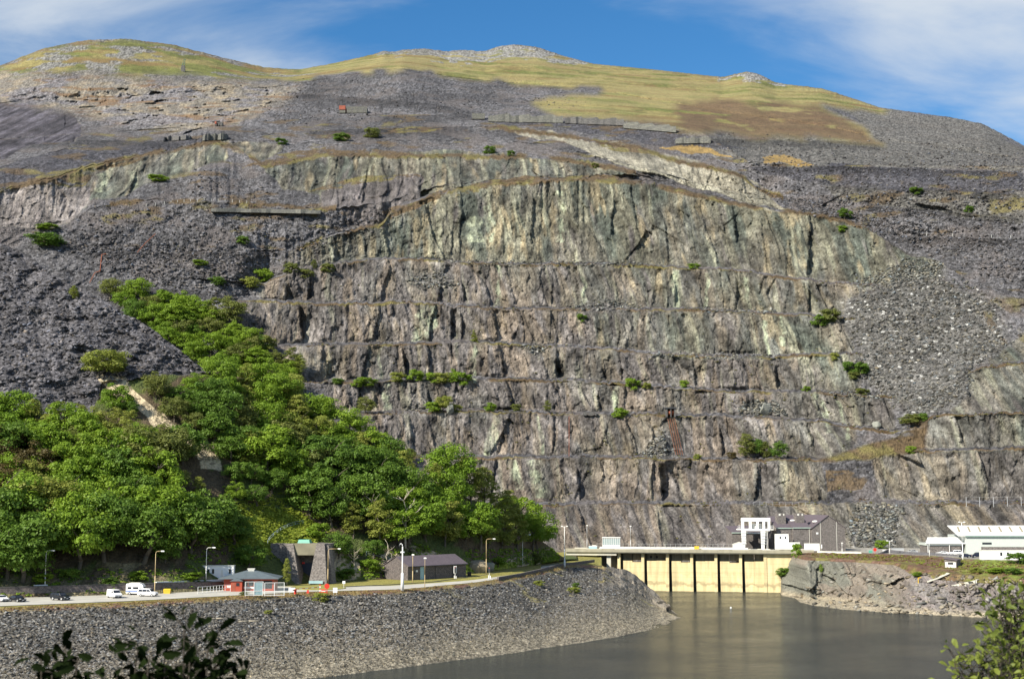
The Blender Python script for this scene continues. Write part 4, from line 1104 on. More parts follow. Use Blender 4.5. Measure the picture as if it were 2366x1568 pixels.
# ------------------------------------------------------------------ the bright strip of trees behind the slate heap
def strip():
    rr = random.Random(5)
    poly = [(250, 690), (300, 690), (380, 715), (470, 745), (530, 775), (600, 815), (650, 850), (690, 885), (660, 925), (560, 895), (480, 870), (430, 838), (320, 760), (270, 720)]
    pts = []
    for _ in range(9000):
        u, v = rr.uniform(250, 690), rr.uniform(680, 930)
        if not inpoly(np.array([u]), np.array([v]), poly)[0]: continue
        p = lookup(MT, u, v)
        if p is None or any((p.x - q[2].x) ** 2 + (p.y - q[2].y) ** 2 < 49 for q in pts): continue
        pts.append((u, v, p))
        if len(pts) >= 70: break
    by = {}
    for (u, v, p) in pts:
        k = 'bright' if rr.random() < .8 else ('olive' if rr.random() < .6 else 'dark')
        seg = 'atop the strip behind the slate heap' if u < 380 else 'midway along the strip behind the heap' if u < 500 else 'low in the strip behind the heap' if u < 590 else 'where strip meets wood'
        by.setdefault((k, seg), []).append((u, v, p))
    for (k, seg), L in by.items():
        L.sort()
        groups = [L[i:i + 12] for i in range(0, len(L), 12)]
        for gi, G in enumerate(groups):
            for j, (u, v, p) in enumerate(G):
                which = ORD[j + 1] if j < len(G) - 1 or len(G) == 1 else 'rightmost'
                extra = '' if len(groups) == 1 else (', left part' if gi == 0 else ', right part' if gi == 1 else ', far right')
                put_tree('oak_tree', f"{which + ' of ' + NUM[len(G)] + ' ' if len(G) > 1 else ''}{COLW[k]} oak{'s' if len(G) > 1 else ''} {seg}{extra}", 'tree', p, rr.uniform(9, 13.5), 'oak', k, 'oaks in the strip behind the slate heap', wide=rr.uniform(1.0, 1.3), seed=int(u * 3), sink=.4)
strip()

# ------------------------------------------------------------------ shrubs and lone trees about the quarry: u, v(base), height px, kind, leaf, width, sheet, label
LONE = [
 (603, 650, 40, 'bush', 'bright', 1.0, MT, 'round bright shrub on the brink of a short dark slate face'),
 (577, 664, 28, 'bush', 'yellow', 1.2, MT, 'low yellow-green shrub left of the round bright shrub on the brink'),
 (673, 632, 28, 'bush', 'olive', 1.1, MT, 'olive shrub on the second ledge end, left of a paler shrub'),
 (706, 640, 26, 'bush', 'olive', 1.1, MT, 'pale olive shrub between two shrubs on the second ledge end'),
 (727, 622, 24, 'birch', 'olive', 1.1, MT, 'thin small birch standing on the rock by the second ledge'),
 (757, 628, 22, 'bush', 'olive', 1.2, MT, 'small round shrub alone on grey rock above the ledge'),
 (525, 748, 66, 'oak', 'olive', 1.25, MT, 'broad olive willow against the left end of a dark cliff'),
 (500, 658, 22, 'bush', 'dark', 1.3, MT, 'dark round shrub alone on the left scree'),
 (561, 563, 20, 'bush', 'dark', 1.2, MT, 'small dark green bush in the middle of the upper scree'),
 (462, 612, 16, 'bush', 'bright', 1.8, MT, 'flat green bush on the left scree'),
 (102, 568, 34, 'bush', 'dark', 1.9, MT, 'wide dark bush above the slate heap at the left'),
 (110, 530, 14, 'bush', 'bright', 3.0, MT, 'long low patch of bright bushes under the pale left cliff'),
 (365, 418, 18, 'bush', 'bright', 2.2, MT, 'low bright bush at the foot of the green left cliff'),
 (858, 318, 26, 'bush', 'olive', 1.2, MT, 'rounded shrub on the high terrace right of the ruin'),
 (789, 326, 20, 'bush', 'dark', 1.6, MT, 'dark shrub left of the rounded shrub on the high terrace'),
 (650, 333, 18, 'bush', 'dark', 1.3, MT, 'small shrub on the high terrace by the pale cliff top'),
 (1130, 355, 20, 'bush', 'dark', 1.2, MT, 'dark shrub on the dark tip above the central green band'),
 (1180, 361, 15, 'bush', 'dark', 1.0, MT, 'smaller of two shrubs above the central green band'),
 (1375, 388, 15, 'bush', 'olive', 1.0, MT, 'tiny shrub at the right end of the green band'),
 (1952, 507, 28, 'oak', 'dark', 1.1, MT, 'wind-bent dark tree on the shoulder of the green wall'),
 (1946, 535, 16, 'bush', 'bright', 1.1, MT, 'small bright shrub below the wind-bent tree'),
 (2117, 448, 20, 'bush', 'dark', 1.3, MT, 'dark bush alone on the pale upper scree'),
 (2238, 491, 18, 'bush', 'dark', 1.0, MT, 'small dark bush farther right on the upper scree'),
 (1603, 622, 15, 'bush', 'bright', 1.5, MT, 'vivid small bush on the ledge under the green wall'),
 (1345, 742, 22, 'bush', 'dark', .9, MT, 'dark shrub hanging just below a ledge in mid quarry'),
 (1895, 752, 28, 'bush', 'dark', 1.2, MT, 'darker left one of two shrubs on the right quarry face'),
 (1918, 742, 32, 'bush', 'olive', 1.1, MT, 'olive right one of two shrubs on the right quarry face'),
 (1966, 860, 32, 'bush', 'dark', 1.0, MT, 'left dark shrub at the edge of the boulder fan'),
 (1988, 862, 28, 'bush', 'dark', 1.1, MT, 'right dark shrub at the edge of the boulder fan'),
 (1972, 876, 20, 'bush', 'olive', 1.0, MT, 'lowest small shrub at the edge of the boulder fan'),
 (1993, 911, 18, 'bush', 'olive', 1.5, MT, 'squat shrub on the ledge beside the boulder fan'),
 (1862, 904, 14, 'bush', 'bright', 1.2, MT, 'tiny bright bush on a right hand ledge'),
 (1928, 832, 20, 'bush', 'yellow', .8, MT, 'thin yellow bush on a cleft of the right face'),
 (1462, 897, 30, 'bush', 'bright', 1.0, MT, 'tall bright bush on the fifth ledge near the centre'),
 (1493, 897, 15, 'bush', 'yellow', 1.2, MT, 'small yellow bush right of the tall bright bush'),
 (1580, 895, 19, 'bush', 'bright', .9, MT, 'slim bush on the fifth ledge farther right'),
 (1068, 886, 34, 'bush', 'bright', 1.1, MT, 'tallest bright bush of the ledge cluster beside the pale seam'),
 (1045, 886, 38, 'birch', 'bright', 1.0, MT, 'upright birch in the ledge cluster beside the pale seam'),
 (1022, 884, 26, 'bush', 'yellow', 1.3, MT, 'yellow bush in the ledge cluster left of the birch'),
 (1000, 881, 26, 'bush', 'bright', 1.1, MT, 'left bush of the ledge cluster beside the pale seam'),
 (958, 879, 28, 'bush', 'bright', 1.2, MT, 'bright bush just behind the ruined ledge hut'),
 (918, 881, 24, 'bush', 'yellow', 1.2, MT, 'yellow bush left of the ruined ledge hut'),
 (848, 889, 22, 'bush', 'bright', 1.8, MT, 'wide green bush near the left end of the fourth ledge'),
 (824, 893, 18, 'bush', 'bright', 1.2, MT, 'small green bush at the very end of the fourth ledge'),
 (780, 887, 15, 'bush', 'dark', 1.5, MT, 'flat dark bush under the fluted left cliff'),
 (845, 954, 36, 'oak', 'olive', 1.1, MT, 'round tree at the left end of the third ledge'),
 (1024, 950, 40, 'oak', 'yellow', 1.0, MT, 'taller tree beside the pale boulder on the third ledge'),
 (1003, 950, 24, 'bush', 'bright', 1.5, MT, 'low wide bush left of the pale boulder'),
 (1055, 950, 20, 'bush', 'yellow', 1.1, MT, 'small bush right of the pale boulder'),
 (1133, 949, 21, 'bush', 'bright', 1.1, MT, 'small green bush on the third ledge, left of centre'),
 (1192, 949, 18, 'bush', 'olive', 1.1, MT, 'faint olive bush on the third ledge'),
 (1265, 952, 30, 'birch', 'olive', 1.1, MT, 'round birch on the third ledge near the centre'),
 (1432, 965, 25, 'bush', 'bright', 1.3, MT, 'bright bush on the third ledge left of the winding house'),
 (1095, 790, 32, 'cone', 'yellow', 1.0, MT, 'lone small conifer on the fifth ledge'),
 (1720, 1057, 58, 'birch', 'olive', 1.2, MT, 'tall left tree of the group above the crane'),
 (1745, 1058, 46, 'oak', 'dark', .9, MT, 'dark middle tree of the group above the crane'),
 (1768, 1058, 40, 'birch', 'olive', 1.1, MT, 'right tree of the close group above the crane'),
 (1802, 1058, 38, 'oak', 'dark', .95, MT, 'separate round tree right of the group above the crane'),
 (1611, 1060, 13, 'bush', 'yellow', 1.3, MT, 'small yellow shrub on the second ledge'),
 (1690, 1059, 17, 'bush', 'russet', 1.3, MT, 'brown shrub left of the tree group above the crane'),
 (2105, 1046, 20, 'bush', 'bright', 1.0, MT, 'small shrub at the end of the heather ramp'),
 (2108, 978, 24, 'bush', 'olive', 2.0, MT, 'wide shrub at the top of the heather ramp'),
 (2132, 972, 20, 'bush', 'dark', 1.0, MT, 'dark shrub by the corner of the right buttress'),
 (2038, 1267, 25, 'bush', 'bright', 1.0, RB, 'bright round bush by the rubble at the yard fence'),
 (235, 870, 70, 'oak', 'yellow', 1.35, WD, 'big pale yellow-green tree at the foot of the slate heap'),
 (272, 868, 58, 'birch', 'yellow', 1.2, WD, 'second pale tree right of the big one under the slate heap'),
 (268, 952, 68, 'oak', 'bright', 1.05, WD, 'green tree standing on the bare sandy strip'),
 (300, 965, 40, 'oak', 'dark', 1.0, WD, 'small dark tree casting its shadow on the sandy strip'),
 (170, 692, 34, 'birch', 'yellow', 1.1, WD, 'small lone birch on the open slate heap'),
 (675, 860, 62, 'birch', 'olive', 1.25, MT, 'tall olive birch by the lower left cliff'),
 (690, 868, 50, 'birch', 'yellow', 1.1, MT, 'yellow birch right of the tall olive birch'),
 (600, 815, 40, 'oak', 'dark', 1.3, MT, 'dark oak on the scree right of the bright strip'),
 (575, 800, 34, 'oak', 'olive', 1.3, MT, 'olive oak on the scree above the bright strip end'),
 (935, 1075, 42, 'oak', 'olive', 1.1, MT, 'dense round willow between the ridge and the quarry wall'),
 (1840, 1285, 33, 'bush', 'bright', .62, RB, 'narrow upright bush before the end of the bridge'),
 (1810, 1330, 24, 'bush', 'dark', 1.1, RB, 'small dark bush clinging to the rock beside the dam'),
 (1898, 1322, 20, 'birch', 'bright', .8, RB, 'thin sapling growing on the cliff below the heather'),
 (2352, 1300, 26, 'bush', 'dark', 1.7, RB, 'big dark bush beside the white hut at the right edge'),
 (2300, 1322, 14, 'bush', 'bright', 2.4, RB, 'long bright gorse bush below the slate hut'),
 (2255, 1322, 13, 'bush', 'yellow', 1.8, RB, 'yellow gorse bush right of the slate hut'),
 (2340, 1325, 15, 'bush', 'dark', 2.0, RB, 'dark gorse bush at the right edge of the bank'),
 (2118, 1330, 12, 'bush', 'bright', 1.5, RB, 'small green bush above the worn rock'),
 (2225, 320, 0, '', '', 1, None, ''),
 (740, 1388, 22, 'bush', 'yellow', 1.4, SH, 'dry tawny grass tuft on the embankment below the barrier'),
 (620, 1418, 12, 'bush', 'yellow', 1.3, SH, 'small dry tuft on the open embankment'),
 (1245, 1352, 13, 'bush', 'yellow', 1.6, SH, 'dry tuft on the embankment below the road bend'),
 (1325, 1368, 14, 'bush', 'yellow', 1.8, SH, 'pale dry tuft below the floodlight mast'),
 (1330, 1355, 12, 'bush', 'dark', 1.2, SH, 'dark tuft above the pale dry tuft'),
 (565, 1374, 9, 'bush', 'olive', 2.0, SH, 'grey-green bush on the verge before the mesh gates'),
 (850, 1318, 30, 'bush', 'bright', 1.3, WD, 'bright bush between the tunnel portal and slate shed'),
 (800, 1335, 28, 'bush', 'dark', 1.2, WD, 'dark bush right of the tunnel portal'),
 (860, 1288, 44, 'oak', 'dark', 1.1, WD, 'low dark oak over the blue handrail'),
 (780, 1290, 62, 'oak', 'dark', 1.1, WD, 'low spreading oak on the rock right of the portal'),
 (735, 1240, 40, 'bush', 'bright', 1.1, WD, 'bright bush on the rocks above the portal'),
 (1235, 1300, 24, 'bush', 'olive', 1.4, WD, 'olive bush under the wood by the lamp'),
 (1150, 1305, 20, 'bush', 'bright', 1.6, WD, 'bright bush behind the mesh fence'),
 (100, 1345, 26, 'bush', 'bright', 1.4, WD, 'bright bush behind the wall at the first lamp'),
 (255, 1352, 20, 'bush', 'dark', 1.5, WD, 'dark bush behind the wall above the white van'),
 (160, 1340, 30, 'bush', 'dark', 1.2, WD, 'dark bush behind the wall above the pickup'),
 (445, 1338, 22, 'bush', 'bright', 1.8, WD, 'bright low bush left of the white cabin'),
 (320, 1338, 22, 'bush', 'bright', 1.6, WD, 'bright bush behind the wall above the camper van'),
]
for i, (u, v, hp, sh, lf, wd, S, lab) in enumerate(LONE):
    if S is None: continue
    p = lookup(S, u, v)
    if p is None:
        print('NO GROUND', lab); continue
    h = hp * p.y / F * 1.05
    nm = {'bush': 'shrub', 'oak': 'tree', 'birch': 'birch_tree', 'cone': 'conifer'}[sh]
    if 'tuft' in lab: nm = 'grass_tuft'
    put_tree(nm, lab, {'shrub': 'shrub', 'grass_tuft': 'grass'}.get(nm, 'tree'), p, h, sh, lf, None, wd, seed=i * 7 + 3, sink=.08 * h)

# ------------------------------------------------------------------ dead and bare trees
def dead_tree(u, v, hp, S, lab, seed, mat=PALEBARK):
    p = lookup(S, u, v); h = hp * p.y / F
    t = thing('dead_tree', lab, 'dead tree', p)
    r = random.Random(seed); m = MB()
    pts = [Vector((0, 0, -.5))] + [Vector((r.uniform(-.05, .05) * h * (i / 6), r.uniform(-.04, .04) * h, h * i / 6)) for i in range(1, 7)]
    m.path(pts, [.020 * h * (1.1 - .16 * i) for i in range(7)], 6)
    m.build('trunk', mat, t, True)
    b = MB()
    for i in range(9):
        k = r.randint(2, 5); a = r.uniform(0, 6.28); L = r.uniform(.12, .28) * h
        q = pts[k] + Vector((math.cos(a) * L, math.sin(a) * L, L * r.uniform(.2, 1))); q2 = q + Vector((math.cos(a + .7) * L * .5, math.sin(a + .7) * L * .5, L * .5))
        b.path([pts[k], q, q2], [.008 * h, .006 * h, .002 * h], 5)
        b.path([q, q + Vector((r.uniform(-1, 1), r.uniform(-1, 1), 1)) * L * .4], [.004 * h, .0015 * h], 4)
    b.build('branches', mat, t, True)
dead_tree(936, 1262, 125, WD, 'tall bare pale tree standing up through the wood above the shed', 1)
dead_tree(800, 1215, 75, WD, 'forked bare dead tree among the oaks above the portal', 2)
dead_tree(868, 1235, 85, WD, 'crooked pale trunk at the dark edge of the wood', 3)
dead_tree(750, 1010, 42, WD, 'small bleached snag at the top edge of the wood', 4)
dead_tree(893, 1335, 75, WD, 'slim leaning dead tree beside the gable of the slate shed', 5)
dead_tree(818, 1318, 48, WD, 'broken pale stump right of the tunnel portal', 6)
# ================================================================== LOOSE STONE AND SCRUB (uncountable)
def sheet_xyz(S, r, c):
    u = S.us[c]; x, y, z = P(u, S.V[r, c], S.Y[r, c]); return np.stack([x, y, z], -1)
def sample(S, polys, n, seed, soft=0.0):
    g = np.random.default_rng(seed); out = []
    while sum(len(o) for o in out) < n:
        r = g.integers(2, S.V.shape[0] - 2, 40000); c = g.integers(0, len(S.us), 40000)
        u = S.us[c] + 0.0; v = S.V[r, c]
        k = np.zeros(len(u), bool)
        ju, jv = g.normal(0, 11, len(u)), g.normal(0, 7, len(u))
        for p in polys: k |= inpoly(u + ju * soft, v + jv * soft, p)
        r, c = r[k], c[k]
        if len(r) == 0: continue
        out.append(np.stack([r, c], 1))
    rc = np.concatenate(out)[:n]
    return sheet_xyz(S, rc[:, 0], rc[:, 1])
BLOCK_MAT = terrain_mat('loose_block_stone', 2.2, .1, .5, .9, 1.0, .7, 1.3)
def scatter_blocks(name, pts, size, cols, seed, label, cat, flat=.45, elong=1.6):
    g = np.random.default_rng(seed); n = len(pts)
    base = np.array([(-1, -1, -1), (1, -1, -1), (1, 1, -1), (-1, 1, -1), (-1, -1, 1), (1, -1, 1), (1, 1, 1), (-1, 1, 1)], float) * .5
    b = base[None] + g.uniform(-.22, .22, (n, 8, 3))
    s = size[:, None] * np.stack([g.uniform(.8, elong, n), g.uniform(.6, 1.1, n), g.uniform(.6, 1.3, n) * flat], 1)
    b = b * s[:, None, :]
    a = g.uniform(0, 6.28, n); t1 = g.normal(0, .38, n); t2 = g.normal(0, .38, n)
    def rot(b, i, j, an):
        c, s_ = np.cos(an)[:, None], np.sin(an)[:, None]; x, y = b[..., i].copy(), b[..., j].copy()
        b[..., i] = x * c - y * s_; b[..., j] = x * s_ + y * c
    rot(b, 0, 2, t1); rot(b, 1, 2, t2); rot(b, 0, 1, a)
    v = (b + pts[:, None, :] + np.array([0, 0, 1.0]) * (size * flat * .25)[:, None, None]).reshape(-1, 3).astype(np.float32)
    q = np.array([(0, 3, 2, 1), (4, 5, 6, 7), (0, 1, 5, 4), (1, 2, 6, 5), (2, 3, 7, 6), (3, 0, 4, 7)])
    f = (q[None] + (np.arange(n) * 8)[:, None, None]).reshape(-1, 4).astype(np.int32)
    me = bpy.data.meshes.new(name)
    me.vertices.add(len(v)); me.vertices.foreach_set('co', v.ravel())
    me.loops.add(f.size); me.loops.foreach_set('vertex_index', f.ravel())
    me.polygons.add(len(f)); me.polygons.foreach_set('loop_start', np.arange(0, f.size, 4, dtype=np.int32)); me.polygons.foreach_set('loop_total', np.full(len(f), 4, np.int32))
    me.update(calc_edges=True)
    at_ = me.color_attributes.new('Col', 'FLOAT_COLOR', 'POINT')
    cc = np.repeat(np.concatenate([cols, np.ones((n, 1))], 1), 8, 0).astype(np.float32); at_.data.foreach_set('color', cc.ravel())
    me.materials.append(BLOCK_MAT)
    o = bpy.data.objects.new(name, me); C.objects.link(o)
    return tag(o, label, cat, None, 'stuff')
def greys(n, seed, c0=(.108, .102, .098), lo=.4, hi=2.0, warm=.15):
    g = np.random.default_rng(seed); k = lo + (hi - lo) * g.random(n) ** 1.8
    return np.clip(np.array(c0)[None] * k[:, None] * (1 + warm * g.normal(0, .5, (n, 1)) * np.array([[1, .2, -1]])), .02, .5)
g_ = np.random.default_rng(99)
fan_polys = [[(1960, 700), (2060, 640), (2150, 640), (2290, 700), (2330, 800), (2245, 850), (2230, 930), (2100, 955), (2060, 920), (1990, 880), (1985, 800), (1950, 750)]]
pts = sample(MT, fan_polys, 9000, 1, 1.6)
scatter_blocks('boulder_fan', pts, (.28 + 1.25 * g_.random(len(pts)) ** 5), greys(len(pts), 2, (.112, .110, .100)), 3, 'grey boulder fan filling the gully on the right of the quarry', 'rubble')
rub = [[(1980, 1165), (2085, 1165), (2062, 1270), (1990, 1270), (1955, 1240)], [(945, 640), (1020, 628), (1060, 665), (945, 668)], [(1290, 714), (1380, 692), (1440, 692), (1480, 714)], [(1700, 955), (1720, 928), (1790, 930), (1820, 956)], [(1195, 800), (1240, 795), (1270, 800), (1262, 815), (1230, 812)], [(930, 947), (985, 928), (1000, 949)], [(1900, 905), (2000, 900), (2040, 918), (1960, 915)], [(1480, 1052), (1530, 990), (1545, 1054)], [(1010, 602), (1500, 608), (1560, 614), (1400, 614), (1020, 608)], [(1960, 660), (2100, 600), (2180, 610), (2160, 640), (2060, 650)], [(1620, 712), (1790, 715), (1790, 721), (1620, 719)], [(1500, 815), (1800, 822), (1800, 827), (1500, 822)]]
pts = sample(MT, rub, 5000, 4, .5)
scatter_blocks('ledge_rubble', pts, (.35 + 1.2 * g_.random(len(pts)) ** 3), greys(len(pts), 5, (.135, .135, .12)), 6, 'piles of broken slate lying on the quarry ledges', 'rubble')
pts = sample(MT, [[(700, 190), (1200, 200), (1380, 230), (1100, 262), (640, 280), (600, 230)], [(240, 470), (740, 495), (900, 500), (700, 580), (300, 640), (150, 570)], [(1640, 320), (2365, 345), (2365, 660), (2100, 560), (1830, 470), (1700, 380)], [(560, 600), (640, 600), (560, 690), (420, 700), (300, 640)], [(360, 460), (480, 385), (640, 460)]], 24000, 7, 1.5)
scatter_blocks('waste_blocks', pts, (.28 + 1.2 * g_.random(len(pts)) ** 5), greys(len(pts), 8, (.080, .077, .080), .3, 2.3), 9, 'loose slate blocks strewn over the waste tips', 'rubble')
pts = sample(WD, [[(-100, 520), (0, 565), (130, 645), (230, 695), (330, 750), (440, 830), (460, 850), (300, 872), (235, 880), (220, 930), (-100, 930)]], 5500, 10, .8)
scatter_blocks('heap_slabs', pts, (.22 + .8 * g_.random(len(pts)) ** 3), greys(len(pts), 11, (.088, .085, .092), .3, 2.4), 12, 'loose slate slabs on the dark heap at the left', 'rubble', .35)
pts = sample(SH, [[(-100, 1412), (300, 1398), (700, 1376), (930, 1370), (1200, 1342), (1330, 1312), (1400, 1318), (1480, 1345), (1550, 1415), (1500, 1452), (1200, 1500), (820, 1552), (600, 1600), (-100, 1690)]], 28000, 13)
zc = np.clip((pts[:, 2:3] - .5) / 6, 0, 1)
cl_ = greys(len(pts), 14, (.100, .096, .088), .3, 2.6) * zc + greys(len(pts), 15, (.22, .20, .15), .4, 1.7) * (1 - zc)
scatter_blocks('armour_stones', pts, (.14 + .42 * g_.random(len(pts)) ** 2.5) * (.55 + .55 * zc[:, 0]), cl_, 16, 'slate armour stones covering the lake embankment', 'rubble', .4, 1.9)

def scatter_leaves(name, pts, rad, nper, leaf, mat, seed, label, cat, squash=.6):
    g = np.random.default_rng(seed); n = len(pts) * nper
    cen = np.repeat(pts, nper, 0); rr = np.repeat(rad, nper)
    d = g.normal(size=(n, 3)); d /= np.linalg.norm(d, axis=1)[:, None]; d[:, 2] = np.abs(d[:, 2])
    pos = cen + d * (rr * g.uniform(.3, 1, n))[:, None] * np.array([1.3, 1.0, squash])
    nor = d + g.normal(size=(n, 3)) * .5 + np.array([0, 0, .3]); nor /= np.linalg.norm(nor, axis=1)[:, None]
    ax = np.cross(nor, g.normal(size=(n, 3))); ax /= np.linalg.norm(ax, axis=1)[:, None]; bx = np.cross(nor, ax)
    s = (leaf * g.uniform(.6, 1.4, n) * np.minimum(1.2, .5 + rr))[:, None]
    v = np.stack([pos - ax * s, pos - bx * s * .6, pos + ax * s, pos + bx * s * .6], 1).reshape(-1, 3).astype(np.float32)
    me = bpy.data.meshes.new(name)
    me.vertices.add(len(v)); me.vertices.foreach_set('co', v.ravel())
    me.loops.add(n * 4); me.loops.foreach_set('vertex_index', np.arange(n * 4, dtype=np.int32))
    me.polygons.add(n); me.polygons.foreach_set('loop_start', np.arange(0, n * 4, 4, dtype=np.int32)); me.polygons.foreach_set('loop_total', np.full(n, 4, np.int32))
    me.update(calc_edges=True); me.materials.append(mat)
    o = bpy.data.objects.new(name, me); C.objects.link(o)
    return tag(o, label, cat, None, 'stuff')
LEAF['heather'] = leafmat('heather_scrub', (.085, .050, .028), (.16, .105, .045), .15)
LEAF['bracken'] = leafmat('bracken_fern', (.17, .24, .025), (.30, .33, .04), .35)
LEAF['scrub'] = leafmat('ledge_scrub_leaf', (.10, .11, .025), (.19, .16, .045), .25)
LEAF['verge'] = leafmat('verge_heather', (.20, .14, .06), (.30, .22, .085), .2)
# scrub along the ledges
g = np.random.default_rng(21); P_, R_ = [], []
rows = MT.ledge_rows
for (ri, e) in rows:
    us = MT.us
    dens = fbm(us / 60, us * 0 + ri, 3, ri) * (e > .2)
    for _ in range(900):
        c = g.integers(0, len(us))
        if dens[c] < .46 + .12 * g.random(): continue
        r = ri + g.integers(0, 3)
        P_.append(sheet_xyz(MT, np.array([r]), np.array([c]))[0]); R_.append(.25 + 1.0 * g.random() ** 3)
P_ = np.array(P_); R_ = np.array(R_)
k = g.random(len(P_)) < .6
scatter_leaves('ledge_heather', P_[k], R_[k], 12, .26, LEAF['heather'], 22, 'brown heather growing along the quarry ledges', 'heather')
scatter_leaves('ledge_ferns', P_[~k], R_[~k] * 1.1, 14, .26, LEAF['scrub'], 23, 'green scrub and ferns growing along the quarry ledges', 'scrub')
pts = sample(MT, [[(400, 500), (800, 520), (700, 600), (300, 700)], [(1000, 900), (2100, 900), (2100, 1250), (1300, 1250)], [(700, 620), (2000, 640), (2000, 900), (700, 880)]], 420, 24)
scatter_leaves('cliff_scrub', pts, .3 + .8 * g.random(len(pts)) ** 3, 14, .26, LEAF['scrub'], 25, 'small tufts of scrub rooted in cracks of the cliffs', 'scrub')
# bracken above the portal, scrub on the rocks, undergrowth below the oaks
pts = sample(WD, [[(470, 1250), (480, 1160), (640, 1150), (715, 1190), (640, 1195), (560, 1250)], [(556, 1280), (562, 1215), (640, 1192), (712, 1196), (745, 1225), (700, 1255), (640, 1262), (610, 1285)]], 1900, 26, 2.0)
scatter_leaves('bracken', pts, .30 + .5 * g.random(len(pts)), 16, .28, LEAF['bracken'], 27, 'bright bracken on the bank above the tunnel portal', 'bracken')
pts = sample(WD, [[(760, 1345), (800, 1270), (880, 1270), (900, 1330), (840, 1340)], [(1040, 1322), (1080, 1270), (1290, 1265), (1290, 1295), (1120, 1318)], [(860, 1290), (960, 1250), (1040, 1290)], [(-100, 1385), (-100, 1320), (480, 1310), (480, 1362), (0, 1380)], [(430, 1300), (440, 1230), (560, 1230), (560, 1320), (440, 1330)]], 1100, 28)
scatter_leaves('undergrowth', pts, .35 + .7 * g.random(len(pts)) ** 2, 18, .24, LEAF['bright'], 29, 'green undergrowth along the foot of the wooded slope', 'undergrowth')
pts = sample(SH, [[(-100, 1417), (0, 1402), (300, 1390), (530, 1377), (700, 1367), (930, 1361), (1100, 1345), (1290, 1308), (1330, 1303), (1330, 1308), (1200, 1335), (930, 1368), (530, 1385), (0, 1410)]], 1600, 30)
scatter_leaves('verge_plants', pts, .15 + .35 * g.random(len(pts)) ** 2, 12, .16, LEAF['verge'], 31, 'dry grass and heather fringe along the road verge', 'verge plants')
pts = sample(RB, [[(1830, 1378), (1960, 1300), (2100, 1320), (2400, 1345), (2400, 1440), (2000, 1416), (1850, 1395)]], 1500, 40)
scatter_blocks('shore_stones', pts, .25 + 1.3 * g_.random(len(pts)) ** 4, greys(len(pts), 41, (.19, .17, .135), .4, 1.7), 42, 'loose stones on the worn rock of the right shore', 'rubble', .4)
pts = sample(RB, [[(1850, 1278), (1960, 1279), (2100, 1283), (2240, 1296), (2400, 1300), (2400, 1330), (2240, 1325), (2080, 1297), (1900, 1287)]], 900, 32)
kk = g.random(len(pts)) < .68
scatter_leaves('bank_heather', pts[kk], .25 + .5 * g.random(kk.sum()) ** 2, 14, .22, LEAF['heather'], 33, 'russet heather on the bank under the yard', 'heather')
scatter_leaves('bank_gorse', pts[~kk], .3 + .5 * g.random((~kk).sum()) ** 2, 14, .22, LEAF['bracken'], 34, 'green gorse and bracken on the bank under the yard', 'gorse')
# ================================================================== THINGS PEOPLE BUILT
WHITE = pmat('white_paint', (.80, .80, .78), .45, .05, .6)
CREAM = pmat('cream_metal', (.70, .69, .62), .5, .06, .6)
STEEL = pmat('galvanised_steel', (.52, .53, .53), .45, .12, 3, metal=.3)
POLEW = pmat('pale_pole_paint', (.74, .74, .70), .5, .08, 2)
POLEG = pmat('weathered_post_paint', (.45, .45, .42), .6, .1, 2)
POLET = pmat('tan_pole_paint', (.50, .38, .20), .55, .12, 2)
LAMPW = pmat('lamp_lens', (.80, .80, .78), .2, .03, 2)
GLASS = pmat('dark_window_glass', (.025, .03, .04), .08, .1, 1)
BLUEG = pmat('tinted_blue_glass', (.10, .16, .20), .08, .1, 1)
BLACK = pmat('black_rubber', (.015, .015, .016), .75, .1, 2)
DARKM = pmat('dark_metal', (.04, .042, .045), .5, .15, 2)
RED = pmat('signal_red', (.62, .035, .02), .45, .06, 2)
REDWOOD = pmat('red_timber_boards', (.36, .060, .028), .6, .18, 1.5, .25, 7, stretch=(5, 5, .4))
ROOFG = pmat('grey_felt_roof', (.095, .12, .135), .6, .14, .8)
ROOFP = pmat('purple_slate_roof', (.105, .085, .098), .7, .22, 1.4, .3, 6)
CONC = pmat('weathered_concrete', (.42, .38, .28), .85, .22, .35, .25, 2, stretch=(1, 1, .35))
CONCY = pmat('bleached_dam_concrete', (.60, .50, .28), .85, .28, .45, .25, 2, stretch=(1.6, 1.6, .22))
